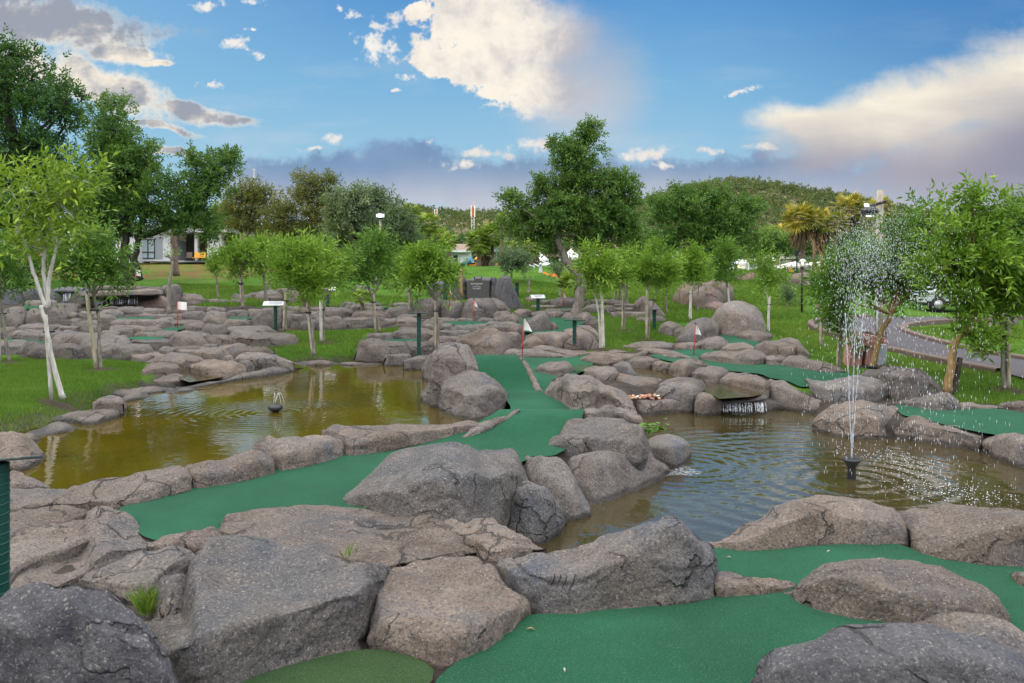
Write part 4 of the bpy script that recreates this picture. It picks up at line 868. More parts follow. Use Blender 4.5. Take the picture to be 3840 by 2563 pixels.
for q in ((15, 232, 338, 555), (205, 440, 385, 550), (430, 612, 372, 492), (470, 692, 320, 442), (240, 420, 300, 365), (300, 520, 302, 378),
          (1865, 2080, 290, 334), (2085, 2240, 298, 332), (2125, 2300, 245, 304), (2270, 2480, 230, 294),
          (880, 1080, 360, 402), (1075, 1320, 362, 432), (1305, 1460, 378, 432), (1440, 1560, 385, 432), (1650, 1740, 360, 398), (1730, 1895, 355, 412), (1895, 2060, 362, 412),
          (725, 900, 400, 472), (900, 1120, 395, 452), (860, 1060, 440, 505), (1240, 1520, 430, 472), (1520, 1680, 423, 484), (1655, 1890, 408, 482), (1885, 2090, 405, 460), (2080, 2280, 390, 464), (2265, 2420, 375, 462),
          (1555, 1840, 478, 552), (1860, 2080, 432, 542), (2060, 2270, 470, 550), (2215, 2325, 480, 532), (2310, 2450, 430, 542), (1690, 1870, 488, 612), (1870, 2080, 525, 637), (2060, 2500, 535, 622),
          (640, 740, 475, 542), (720, 930, 470, 592), (990, 1340, 540, 592), (1030, 1250, 545, 645), (935, 1110, 570, 648), (185, 420, 520, 582), (420, 560, 530, 584), (10, 150, 540, 652), (100, 585, 568, 682),
          (500, 910, 585, 718), (1230, 1430, 603, 646), (1415, 1640, 585, 655), (1885, 2120, 625, 722), (2090, 2420, 590, 732), (-100, 270, 660, 802), (195, 390, 690, 832), (300, 740, 700, 850), (740, 1210, 640, 840),
          (1060, 1390, 700, 852), (1200, 1560, 662, 702)):
    dome('C5', *q)
rock('C5', "1030,520 1080,490 1300,482 1540,472 1582,550", "1030,520 1050,547 1300,557 1400,577 1582,550", 'long flat-topped terrace rock crossed by diagonal cracks', r=.75)
rock('C5', "1568,690 1600,610 1640,590 1760,580 1830,600 1880,670 1907,740", "1568,690 1640,755 1800,750 1907,740", 'cube-like brown boulder below the white square flag', r=.7)
# ---- middle terraces
for q in ((-10, 240, 362, 572), (230, 400, 352, 424), (215, 370, 403, 560), (300, 455, 415, 572), (400, 595, 365, 424), (590, 870, 362, 462), (410, 565, 475, 582), (545, 800, 450, 580), (770, 1170, 455, 557), (1160, 1285, 465, 532),
          (1265, 1490, 470, 537), (1295, 1490, 428, 487), (870, 1200, 400, 472), (450, 620, 410, 482), (790, 910, 322, 387), (870, 1000, 345, 402), (990, 1140, 325, 365), (985, 1160, 362, 412), (1180, 1430, 362, 447), (1245, 1410, 330, 364),
          (-20, 210, 220, 312), (175, 330, 195, 262), (260, 440, 185, 337), (80, 265, 262, 322), (1515, 1595, 475, 522), (1590, 1700, 465, 507), (1680, 1855, 465, 512), (1505, 1640, 525, 587), (1690, 1800, 520, 582), (1810, 2030, 535, 592),
          (1640, 1950, 568, 632), (1610, 1870, 635, 702), (2090, 2390, 505, 562), (2100, 2400, 530, 602), (2180, 2340, 410, 482), (2240, 2400, 428, 502), (2120, 2250, 485, 507), (2280, 2420, 600, 680), (900, 1060, 170, 232), (1060, 1130, 100, 170)):
    dome('C6', *q)
dome('C6', 1430, 1705, 262, 460, 'wide rounded boulder left of the small palm flag', r=.75)
dome('C6', 1690, 1910, 262, 475, 'cracked boulder under the tilted orange pole', r=.75)
dome('C6', 1868, 2182, 265, 490, 'broad boulder with a dark hollow behind the triangular flag', r=.75)
dome('C6', 1010, 1262, 598, 672, 'flat rock at the back of the sapling signpost green'); dome('C6', 1252, 1642, 558, 670, 'wide smooth rock behind the dark-plated signpost')
dome('C6', 948, 1140, 652, 712, 'small flat rock overhanging the grass by the signpost green'); dome('C6', 955, 1387, 665, 798, 'wide cracked boulder left of the dark-plated signpost', r=.7)
dome('C6', 1328, 1627, 675, 772, 'square-cut rock behind the foot of the dark-plated signpost', r=.75); dome('C6', 1190, 1412, 795, 828, 'flat stone sunk in the lawn before the signpost', r=.5)
dome('C6', -250, 345, 585, 737, 'long two-part brown boulder at the left end of the middle lawn', r=.7); dome('C6', -250, 122, 740, 805, 'low rounded rock at the corner of the middle lawn', r=.6)

# smaller rocks filling the joints of the terraces
def fillers():
    g = np.random.default_rng(21); box = [(x - w * .46, y - h * .48, x + w * .46, y + h * .5) for _, x, y, w, h in AUTO]
    for crop, poly in (('C5', "20,400 600,330 1700,380 2349,400 2349,700 2000,740 1400,780 1100,800 600,820 150,780 20,700"), ('C6', "20,400 800,360 1430,360 1470,530 800,550 250,550 20,700"), ('C6', "1500,480 2300,480 2300,640 1950,660 1650,640 1500,560"), ('C7', "20,440 560,400 760,500 560,560 120,600 20,560")):
        Pd = pts(crop, poly) / 1.63474; x0, y0 = Pd.min(0); x1, y1 = Pd.max(0); ox, oy, k = CROPS[crop]
        for _ in range(260):
            x, y = g.uniform(x0, x1), g.uniform(y0, y1)
            if not inpoly(np.array([x]), np.array([y]), Pd)[0]: continue
            sc = np.interp(y, [690, 800], [.75, 1.35]); w, h = g.uniform(26, 46) * sc, g.uniform(9, 14) * sc; b = (x - w / 2, y - h / 2, x + w / 2, y + h / 2)
            if any(b[0] < q[2] and b[2] > q[0] and b[1] < q[3] and b[3] > q[1] and (min(b[2], q[2]) - max(b[0], q[0])) * (min(b[3], q[3]) - max(b[1], q[1])) > .38 * w * h for q in box): continue
            if inlane(x, y): continue
            box.append(b); dome('D', *b[:1], b[2], b[1], b[3])
LANES = [pts(c, s_) / 1.63474 for c, s_ in (('C5', "200,345 440,370 380,400 230,400"), ('C5', "960,460 1430,455 1420,495 960,495"), ('C5', "1240,615 1500,565 1720,535 1660,595 1300,625"), ('C5', "40,640 440,685 420,715 40,685"), ('C5', "1080,640 1580,640 1580,680 1080,680"), ('C6', "1660,510 1720,500 2125,495 2130,545 1760,545"), ('C7', "40,460 330,460 690,500 500,600 330,615 60,605"))]
def inlane(x, y): return any(inpoly(np.array([x + d]), np.array([y]), L)[0] for L in LANES for d in (-9, 0, 9))
fillers()

# labels of the many terrace rocks: which one, counted from the nearest landmark
LAND = [(407, 725, 'the square white flag'), (290, 672, 'the left waterfall ledge'), (633, 727, 'the white-topped signpost'), (1087, 715, 'the triangular flag by the broad boulder'), (1120, 665, 'the engraved slab'),
        (387, 680, 'the dry vine-clad sapling'), (960, 765, 'the dark-plated signpost'), (1255, 692, 'the pale-topped signpost'), (225, 760, 'the staked dense sapling'), (120, 800, 'the white trunk'), (867, 725, 'the bent grey sapling'),
        (668, 650, 'the second green post'), (1330, 690, 'the leaning tree trunk'), (40, 690, 'the left picture edge'), (530, 720, 'the two small slope saplings'), (1238, 735, 'the jagged pinnacle')]
def label_auto():
    ordn = ['nearest', 'second', 'third', 'fourth', 'fifth', 'sixth', 'seventh', 'eighth', 'ninth', 'tenth', 'eleventh', 'twelfth', 'thirteenth', 'fourteenth', 'fifteenth', 'sixteenth', 'seventeenth', 'eighteenth', 'nineteenth', 'twentieth'] + ['twenty-' + q for q in ('first', 'second', 'third', 'fourth', 'fifth', 'sixth', 'seventh', 'eighth', 'ninth')] + ['thirtieth'] + ['thirty-' + q for q in ('first', 'second', 'third', 'fourth', 'fifth', 'sixth', 'seventh', 'eighth', 'ninth')]
    G = {}
    for o, x, y, w, h in AUTO:
        d = [math.hypot(x - a, (y - b) * 1.6) for a, b, _ in LAND]; k = int(np.argmin(d)); dx, dy = x - LAND[k][0], (y - LAND[k][1]) * 1.6
        side = ('right of' if dx > 0 else 'left of') if abs(dx) > abs(dy) else ('below' if dy > 0 else 'above')
        G.setdefault((k, side), []).append((d[k], o, w, h))
    for (k, side), L in G.items():
        for i, (_, o, w, h) in enumerate(sorted(L, key=lambda q: q[0])):
            shape = 'long flat' if w > 4.2 * h else 'low wide' if w > 2.4 * h else 'rounded' if w > 1.3 * h else 'upright'
            size = 'small ' if w * h < 900 else 'large ' if w * h > 3500 else ''
            tag(o, f"{size}{shape} terrace rock, {ordn[i]} {side} {LAND[k][2]}" if len(L) > 1 else f"{size}{shape} terrace rock {side} {LAND[k][2]}", 'rock', 'terrace rocks')
label_auto()

# four claw scratches on the long wedge boulder
def scratches():
    from mathutils.bvhtree import BVHTree
    o = next(o for o in COL.objects if 'claw marks' in o.get('label', '')); me = o.data; lo = Vector(o.location)
    bv = BVHTree.FromPolygons([v.co + lo for v in me.vertices], [p.vertices[:] for p in me.polygons]); cp = Vector((0, 0, CAMZ))
    for x0, y0, x1, y1 in ((1302, 900, 1285, 975), (1338, 903, 1326, 962), (1374, 905, 1352, 995), (1428, 902, 1388, 1022)):
        V = []
        for k in range(7):
            t = k / 6; wd = 7.5 * math.sin(math.pi * (.12 + .88 * t)) + 1.5; X, Y_ = x0 + (x1 - x0) * t + 5 * math.sin(t * 5), y0 + (y1 - y0) * t
            for s_ in (-1, 1):
                q = pts('B1', [(X + s_ * wd / 2, Y_)])[0]; d = (Vector(tuple(unproj(q[0], q[1], 1.0))) - cp).normalized(); h = bv.ray_cast(cp, d)
                if h[0] is None: return
                V.append(tuple(h[0] + h[1] * (.004 if h[1].dot(d) < 0 else -.004)))
        c = mesh_obj('claw_mark', V, [(2 * k, 2 * k + 1, 2 * k + 3, 2 * k + 2) for k in range(6)], M['black_groove'], None, tuple(lo), False); c.parent = o; c.location = (0, 0, 0)
M['black_groove'] = simple('dark_groove', (.02, .02, .022), .9)
scratches()
# ---------- trees and plants ----------------------------------------------
def unit(v): return v / (np.linalg.norm(v, axis=-1, keepdims=True) + 1e-9)
def rdir(g, n): return unit(g.normal(size=(n, 3)))
def leaf_quads(P, D, S, L, W, droop=0.0):
    """leaf blades: base P, direction D, side S (unit), length L, width W (arrays)"""
    L = np.broadcast_to(L, (len(P),))[:, None]; W = np.broadcast_to(W, (len(P),))[:, None]
    N = np.cross(D, S); tip = P + D * L; tip[:, 2] -= (droop * L)[:, 0]
    mid = P + D * L * .45 + N * L * .06
    V = np.stack([P, mid + S * W / 2, tip, mid - S * W / 2], 1).reshape(-1, 3)
    return V, np.arange(len(P) * 4).reshape(-1, 4)
def foliage(g, C, R, n, L, W, per=9, up=.5, spread=.75, droop=.1, tw=None, shell=.5, bias=0.0):
    """leafy twigs in clumps: C (k,3) clump centres, R (k,) or (k,3) radii -> verts, faces, tone"""
    C = np.asarray(C, float); R = np.asarray(R, float); R = R[:, None] * np.ones(3) if R.ndim == 1 else R
    vol = R.prod(1) ** .67; k = g.choice(len(C), max(1, n // per), p=vol / vol.sum()); m = len(k)
    o = rdir(g, m); rad = g.uniform(0, 1, m) ** shell
    Q = C[k] + o * R[k] * rad[:, None]
    T = unit(o * .8 + np.array((0, 0, up)) + g.normal(size=(m, 3)) * .45)
    tw = tw or L * (3.0 if len(C) < 200 else 2.2); tl = tw * g.uniform(.6, 1.3, m)
    A = unit(np.cross(T, g.normal(size=(m, 3)))); B = np.cross(T, A)
    tone_c = g.uniform(-.22, .22, len(C))
    V, FF, TN, nv = [], [], [], 0
    for j in range(per):
        s = (j + .5) / per; an = j * 2.4 + g.uniform(0, 1.2, m)
        side = A * np.cos(an)[:, None] + B * np.sin(an)[:, None]
        P = Q + T * (tl * s)[:, None]; P[:, 2] -= droop * tl * s * s
        D = unit(T * (.35 + .5 * s) + side * spread + g.normal(size=(m, 3)) * .12)
        Sd = unit(np.cross(D, np.cross(side, T) + .35 * g.normal(size=(m, 3)) + np.array((0, 0, .6))))
        v, f = leaf_quads(P, D, Sd, L * g.uniform(.7, 1.2, m), W * g.uniform(.8, 1.2, m), droop * .6)
        V.append(v); FF.append(f + nv); nv += len(v)
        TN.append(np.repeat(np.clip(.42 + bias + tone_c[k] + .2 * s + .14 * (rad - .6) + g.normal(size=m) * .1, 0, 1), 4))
    return np.concatenate(V), np.concatenate(FF), np.concatenate(TN)
def blob_clumps(g, blobs, per_blob, cr=.42):
    """blobs (k,6): centre and radii -> clump centres and radii scattered through their outer part"""
    C, R = [], []
    for b in blobs:
        c, r = np.array(b[:3]), np.array(b[3:6]); d = rdir(g, per_blob); rad = g.uniform(.35, 1.02, per_blob)[:, None]
        C.append(c + d * r * rad); R.append(np.minimum(r.mean(), r) * cr * g.uniform(.6, 1.25, (per_blob, 1)))
    return np.concatenate(C), np.concatenate(R)
def curve(a, b, g, bend=.15, n=7, sag=0.0):
    a, b = np.asarray(a, float), np.asarray(b, float); t = np.linspace(0, 1, n)[:, None]; L = np.linalg.norm(b - a)
    o = g.normal(size=3) * bend * L; P = a + (b - a) * t + o * (t * (1 - t)) * 1.5; P[:, 2] += sag * L * (t * (1 - t))[:, 0] * 2
    return P + g.normal(size=P.shape) * .012 * L * (t > 0) * (t < 1)
def px(x, y, D): return unproj(x * 1.63474, y * 1.63474, D)

def tree(name, label, cat, base, blobs, trunk=None, r=.06, leaf='leaf_sap', bark_='bark_grey', n=2500, L=.1, W=.028, per=9, clumps=14, depth=None, group=None, seed=1, up=.6, spread=.7, droop=.12,
         stakes=(), limbs=3, twigs=10, ddepth=.85, tie=True, cr=.27, bias=0.0, bare=0):
    """BASE, TRUNK points, BLOBS (cx, cy, rx, ry[, depth offset]) in the 2349 px picture"""
    g = np.random.default_rng(seed)
    D = depth if depth else float(groundD(base[0] * 1.63474, base[1] * 1.63474)[0])
    k = D / 1827.2
    b0 = px(base[0], base[1], D); b0[2] = min(b0[2], float(gh(b0[0], D))) if depth else b0[2]
    root = empty(name, b0, label, cat, group)
    BB = []
    for q in blobs:
        c = px(q[0], q[1], D + (q[4] if len(q) > 4 else 0)); BB.append([*c, q[2] * k, (q[2] + q[3]) / 2 * k * ddepth, q[3] * k])
    BB = np.array(BB); BB[:, 3:] *= (1.12 if D < 35 else 1.06) * g.uniform(.82, 1.14, (len(BB), 3)); BB[:, 5] *= .82 if D < 35 and L < .2 else 1.0; BB[:, 2] -= (.05 * BB[:, 5] if D < 35 else 0); C, R = blob_clumps(g, BB, int(clumps * 1.25), cr)
    # trunk and limbs, one connected mesh
    mb = MB(); paths = trunk or [[base, (base[0], (base[1] + blobs[0][1]) / 2)]]
    if not isinstance(paths[0], (list,)): paths = [list(paths)]
    ends = []
    for pi, p in enumerate(paths):
        P = np.array([px(x, y, D) for x, y in p]); P[:, 1] += np.linspace(0, .1, len(P)) * g.normal() + pi * .04
        if pi == 0: P[0] = b0 - np.array((0, 0, .06))
        else: P[0][2] -= .05
        t = np.linspace(0, 1, len(P)); tt = np.linspace(0, 1, max(6, len(P) * 4)); Q = np.stack([np.interp(tt, t, P[:, i]) for i in range(3)], -1)
        for _ in range(2): Q[1:-1] = Q[1:-1] * .5 + (Q[2:] + Q[:-2]) * .25
        Q[1:-1] += g.normal(size=Q[1:-1].shape) * r * .10
        rr = r * (1 if pi == 0 else .75) * (1.12 - .45 * tt); rr[0] *= 1.2
        mb.tube(Q, rr, 9); ends.append((Q[-1], rr[-1]))
    tops = []
    for i, b in enumerate(BB):
        for _ in range(limbs if len(BB) < 4 else max(1, limbs - 1)):
            e, er = ends[int(np.argmin([np.linalg.norm((e - b[:3])[[0, 2]]) for e, _ in ends]))]
            tgt = b[:3] + rdir(g, 1)[0] * b[3:6] * .35
            P = curve(e, tgt, g, .12, 8, .05); mb.tube(P, np.linspace(er * .7, er * .22, 8), 6, False); tops += [(P[j], er * .3) for j in (3, 5, 7)]
    idx = g.permutation(len(C))[:twigs]
    for i in idx:
        j = int(np.argmin([np.linalg.norm(p - C[i]) for p, _ in tops])); P = curve(tops[j][0], C[i], g, .15, 5); mb.tube(P, np.linspace(tops[j][1], r * .07, 5), 5, False)
    for _ in range(bare):
        i = g.integers(len(C)); e = C[i] + rdir(g, 1)[0] * R[i] * 1.3 + np.array((0, 0, R[i].mean() * .9)); j = int(np.argmin([np.linalg.norm(p - C[i]) for p, _ in tops]))
        mb.tube(curve(tops[j][0], e, g, .2, 7), np.linspace(r * .16, r * .04, 7), 4, False)
    mb.build('trunk', M[bark_], root, True)
    if n:
        if D < 35: n = int(n * 1.05); L *= 1.1; W *= 1.15
        elif D < 130: n = int(n * 1.05); L *= 1.15; W *= 1.2
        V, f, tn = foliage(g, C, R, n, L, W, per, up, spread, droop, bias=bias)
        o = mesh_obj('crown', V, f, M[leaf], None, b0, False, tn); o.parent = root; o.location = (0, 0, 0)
    for s in stakes:
        P = np.array([px(s[0], s[1], D), px(s[2], s[3], D)]); P[:, 1] += .02 - .06; P[0, 2] -= .1
        P = np.linspace(P[0], P[1], 6)
        MB().tube(P, (s[4] if len(s) > 4 else r * .9), 7).build('support_stake', M[s[5] if len(s) > 5 else 'stake'], root, True)
        if tie:
            q = P[4]; tr = np.array(px(*_at(paths[0], s[1] + (s[3] - s[1]) * .8), D)); lo = np.minimum(q, tr); hi = np.maximum(q, tr)
            MB().box(((lo[0] + hi[0]) / 2, D, q[2]), (hi[0] - lo[0] + r * 2.6, r * 3.4, r * .9), 0, r * .3).build('tie', M['black'], root)
    return root
def _at(path, y):
    P = np.array(sorted(path, key=lambda q: q[1])); return float(np.interp(y, P[:, 1], P[:, 0])), y

def mulch(x, y, rx):
    """ring of bare soil round a sapling's foot"""
    p = atD(x, y); g = np.random.default_rng(int(x * 3 + y)); n = 22; a = np.linspace(0, 2 * math.pi, n, endpoint=False); r = rx * p[1] / 1827 * g.uniform(.8, 1.15, n)
    V = [(p[0], p[1], float(gz(p[0], p[1])) + .06)] + [(p[0] + r[i] * math.cos(a[i]), p[1] + r[i] * .75 * math.sin(a[i]), float(gz(p[0] + r[i] * math.cos(a[i]), p[1] + r[i] * .75 * math.sin(a[i]))) + 0) for i in range(n)]
    tag(mesh_obj('bare_soil', V, [(0, 1 + i, 1 + (i + 1) % n) for i in range(n)], M['mulch']), kind='structure')

GS = 'young trees planted on the lawns'
# -- the near saplings
tree('young_tree', 'young lime-leaved tree with forked whitewashed trunk in the left lawn', 'tree', (145, 908), [(120, 455, 112, 78), (60, 470, 62, 85), (185, 430, 52, 50), (120, 400, 95, 40), (40, 560, 45, 45), (185, 515, 45, 40), (90, 560, 60, 40)],
     [[(145, 908), (130, 860), (120, 800), (113, 745), (104, 700)], [(104, 702), (85, 660), (72, 610), (60, 560), (40, 520)], [(104, 702), (106, 640), (120, 590), (126, 550), (105, 500)], [(104, 700), (90, 640), (88, 590), (100, 530), (125, 470)]], .046, 'leaf_lime', 'bark_white', 1900, .17, .05, 7, 12, None, GS, 11, .7, .8, .15,
     [(121, 905, 107, 722, .036, 'bark_white')], 3, 40, bare=26)
mulch(140, 907, 60)
tree('young_tree', 'dense dark-leaved sapling with a split timber stake, in the left lawn', 'tree', (232, 844), [(195, 600, 75, 50), (160, 590, 45, 45), (235, 625, 45, 40), (205, 560, 55, 35), (175, 645, 45, 25), (250, 600, 28, 35)],
     [[(232, 844), (226, 800), (224, 730), (212, 680)]], .045, 'leaf_deep', 'bark_grey', 3600, .15, .042, 9, 14, None, GS, 12, .55, .8, .1, [(224, 846, 201, 676, .05)], 2, 12, bias=.12)
mulch(240, 846, 52)
tree('young_tree', 'sapling half cut off by the left picture edge, with a pale stake', 'tree', (22, 828), [(10, 610, 45, 70), (-20, 580, 45, 60), (25, 660, 30, 35)], [[(22, 828), (14, 770), (6, 700), (4, 660)]], .04, 'leaf_deep', 'bark_grey', 1800, .15, .042, 9, 12, None, GS, 13, stakes=[(0, 830, -2, 690, .045, 'bark_white')], bias=.1)
mulch(22, 829, 40)
tree('young_tree', 'feathery light green sapling over the white stake in the middle lawn', 'tree', (742, 783), [(745, 635, 48, 45), (780, 620, 25, 30), (740, 590, 45, 28)], [[(748, 782), (741, 750), (742, 712), (748, 690)]], .04, 'leaf_sap', 'bark_grey', 3000, .17, .034, 10, 14, None, GS, 15, stakes=[(738, 785, 737, 690, .05, 'bark_white')], up=.9, bias=.05)
mulch(738, 783, 50)
tree('young_tree', 'broad feathery sapling with a split pale trunk, nearest the pond on the middle lawn', 'tree', (720, 812), [(690, 640, 50, 42), (660, 625, 30, 35), (700, 595, 52, 30), (725, 650, 35, 35)], [[(720, 812), (714, 760), (706, 705), (700, 690)], [(703, 700), (690, 680), (682, 660)]], .055, 'leaf_sap', 'bark_grey', 4200, .19, .036, 10, 15, None, GS, 16, stakes=[(717, 810, 704, 692, .03)], up=.9, bias=.1)
mulch(722, 811, 50)
tree('young_tree', 'grey twin-stem sapling beside the white-topped signpost', 'tree', (655, 757), [(650, 640, 24, 32), (635, 600, 25, 25)], [[(655, 757), (654, 720), (657, 690), (660, 660)]], .05, 'leaf_sap', 'bark_grey', 900, .17, .036, 9, 8, None, GS, 17, stakes=[(651, 757, 656, 672, .045)])
mulch(672, 752, 40)
tree('young_tree', 'darker forked sapling with a bent grey trunk behind the middle lawn', 'tree', (871, 759), [(835, 590, 38, 40), (860, 560, 38, 32), (815, 625, 28, 35), (860, 620, 36, 32), (890, 590, 25, 30)], [[(871, 759), (864, 730), (856, 700), (853, 672)], [(853, 676), (842, 655), (830, 630)], [(853, 676), (866, 660), (875, 640)]], .05, 'leaf_deep', 'bark_grey', 3200, .17, .045, 9, 13, None, GS, 18, stakes=[(862, 760, 858, 675, .042)], bias=.18)
tree('young_tree', 'light green drooping sapling in front of the wide rounded boulder', 'tree', (943, 720), [(930, 605, 45, 32), (900, 620, 30, 35), (890, 655, 20, 20), (955, 610, 30, 35)], [[(943, 720), (942, 690), (944, 650)]], .045, 'leaf_sap', 'bark_grey', 2800, .19, .042, 9, 12, None, GS, 19, droop=.35, stakes=[(938, 721, 940, 655, .03)], bias=.15)
tree('young_tree', 'spreading light green sapling with hanging sprays before the tall grey boulder', 'tree', (1003, 800), [(985, 610, 48, 38), (1025, 625, 30, 35), (955, 640, 28, 35), (1000, 580, 42, 22), (1030, 660, 18, 22), (970, 595, 30, 28)], [[(1003, 800), (1005, 760), (1001, 710), (1002, 682)], [(1002, 690), (985, 665), (978, 650)]], .05, 'leaf_sap', 'bark_grey', 4200, .16, .04, 9, 14, None, GS, 20, droop=.35, stakes=[(999, 801, 999, 690, .042)], bias=.12)
tree('young_tree', 'twin-stemmed bright sapling at the top right of the winding lane', 'tree', (1381, 800), [(1370, 625, 38, 35), (1350, 610, 20, 28), (1395, 615, 30, 28), (1355, 580, 14, 18), (1370, 660, 30, 20)], [[(1381, 800), (1380, 750), (1380, 700), (1376, 670)], [(1377, 800), (1376, 740), (1370, 690), (1362, 668)]], .036, 'leaf_sap', 'bark_white', 3600, .15, .034, 10, 14, None, GS, 21, up=.9, stakes=[(1385, 802, 1380, 670, .04, 'bark_white')], bias=.18)
mulch(1385, 800, 38)
tree('young_tree', 'slender sapling on the right lawn, left of the forked one', 'tree', (1430, 757), [(1430, 625, 24, 28), (1440, 600, 22, 22), (1418, 650, 16, 18)], [[(1435, 757), (1434, 730), (1429, 700), (1430, 668)]], .035, 'leaf_sap', 'bark_grey', 1800, .15, .036, 9, 10, None, GS, 22, up=.8, stakes=[(1427, 757, 1429, 664, .035)])
mulch(1432, 757, 32)
tree('young_tree', 'forked sapling on a bare soil ring in the right lawn', 'tree', (1486, 778), [(1500, 615, 40, 34), (1475, 630, 25, 28), (1525, 625, 28, 32), (1495, 585, 30, 16), (1500, 650, 38, 18)], [[(1488, 778), (1490, 740), (1497, 705), (1505, 680)], [(1484, 778), (1485, 720), (1486, 670)]], .033, 'leaf_sap', 'bark_grey', 3600, .15, .036, 9, 14, None, GS, 23, up=.85, stakes=[(1482, 776, 1484, 665, .042)], bias=.14)
mulch(1485, 777, 38)
tree('young_tree', 'thin sapling left of the boulder pile', 'tree', (1529, 716), [(1530, 620, 22, 28), (1540, 595, 20, 20), (1525, 650, 18, 20)], [[(1529, 716), (1528, 680), (1530, 655)]], .05, 'leaf_sap', 'bark_grey', 1500, .18, .045, 9, 9, None, GS, 24, up=.8)
tree('young_tree', 'tall pale-trunked sapling in front of the boulder pile', 'tree', (1584, 733), [(1590, 610, 28, 30), (1600, 585, 18, 22), (1575, 625, 20, 25), (1595, 640, 25, 18)], [[(1586, 733), (1585, 700), (1586, 655)]], .045, 'leaf_sap', 'bark_white', 2400, .18, .042, 9, 12, None, GS, 25, up=.9, stakes=[(1581, 733, 1584, 658, .045, 'bark_white')], bias=.1)
tree('young_tree', 'small sapling at the right side of the pale cracked boulder', 'tree', (1600, 712), [(1602, 640, 14, 18), (1600, 622, 12, 14)], [[(1600, 712), (1600, 690), (1603, 660)]], .04, 'leaf_sap', 'bark_grey', 900, .18, .042, 9, 8, None, GS, 26, up=.9)
tree('young_tree', 'sapling with a white stake right of the boulder pile', 'tree', (1670, 697), [(1665, 610, 24, 28), (1668, 585, 20, 20), (1655, 640, 20, 20)], [[(1668, 697), (1670, 665), (1668, 640)]], .045, 'leaf_deep', 'bark_grey', 2200, .2, .045, 9, 11, None, GS, 27, up=.8, stakes=[(1671, 698, 1669, 648, .05, 'bark_white')], bias=.25)
tree('young_tree', 'sparse airy sapling with a white trunk beside the round speckled boulder', 'tree', (1763, 760), [(1765, 625, 26, 30), (1755, 600, 18, 20), (1780, 640, 22, 25), (1750, 650, 18, 18)], [[(1763, 760), (1763, 730), (1766, 680)], [(1766, 690), (1757, 665), (1750, 640)]], .04, 'leaf_sap', 'bark_white', 1300, .14, .036, 8, 12, None, GS, 28, up=.8, stakes=[(1760, 760, 1763, 682, .035, 'bark_white')], bare=8)
tree('young_tree', 'staked sapling by the road bend', 'tree', (1884, 792), [(1892, 668, 22, 20), (1880, 672, 18, 14), (1900, 690, 16, 16)], [[(1885, 790), (1887, 740), (1888, 700)]], .035, 'leaf_deep', 'bark_grey', 900, .17, .042, 9, 8, None, GS, 29, stakes=[(1880, 792, 1883, 698, .035)], bias=.2)
tree('young_tree', 'narrow hanging sapling to the left of the pink timber frame', 'tree', (1923, 842), [(1925, 660, 24, 40), (1920, 720, 14, 40), (1925, 760, 12, 28), (1930, 620, 22, 30)], [[(1924, 842), (1927, 800), (1926, 750), (1930, 700)]], .045, 'leaf_deep', 'bark_grey', 2000, .17, .042, 9, 11, None, GS, 30, droop=.4, stakes=[(1918, 840, 1925, 740, .03)], bias=.2)
tree('young_tree', 'leaning brown-trunked tree behind the fountain spray', 'tree', (1998, 850), [(1925, 620, 36, 40), (1985, 612, 55, 42), (2050, 600, 55, 55), (2110, 560, 38, 50), (2122, 490, 18, 30), (2005, 658, 55, 34), (2070, 660, 45, 38), (1925, 665, 26, 38), (2060, 540, 30, 22)],
     [[(1998, 850), (2006, 810), (2016, 760), (2030, 738), (2036, 720)]], .075, 'leaf_deep', 'bark_tan', 5600, .17, .045, 9, 16, None, GS, 31, stakes=[(1994, 850, 1997, 838, .06, 'bark_tan')], limbs=2, twigs=30, bias=.15)
tree('young_tree', 'tallest bright right-hand tree with bent ochre trunk and hanging branch', 'tree', (2172, 897), [(2230, 590, 90, 80), (2160, 620, 65, 60), (2300, 580, 80, 85), (2240, 500, 60, 55), (2235, 450, 26, 22), (2170, 530, 45, 35), (2330, 650, 60, 70), (2210, 690, 75, 45), (2260, 790, 26, 40), (2230, 745, 30, 40), (2320, 500, 35, 35)],
     [[(2172, 897), (2180, 850), (2186, 800), (2196, 770), (2222, 755)], [(2222, 757), (2240, 735), (2245, 690)]], .085, 'leaf_sap', 'bark_tan', 7600, .17, .05, 9, 16, None, GS, 32, limbs=2, twigs=40, stakes=[(2184, 905, 2200, 820, .055, 'bark_dark')], tie=False, bias=.05)
tree('young_tree', 'tree with a tied double trunk on the far right lawn', 'tree', (2305, 890), [(2310, 640, 50, 60), (2280, 700, 30, 30), (2345, 690, 45, 45)], [[(2303, 890), (2303, 830), (2306, 760), (2300, 715)], [(2311, 890), (2311, 830), (2310, 740)]], .05, 'leaf_sap', 'bark_grey', 2600, .17, .05, 9, 12, None, GS, 33, stakes=[(2312, 890, 2311, 740, .04)], bias=.1)
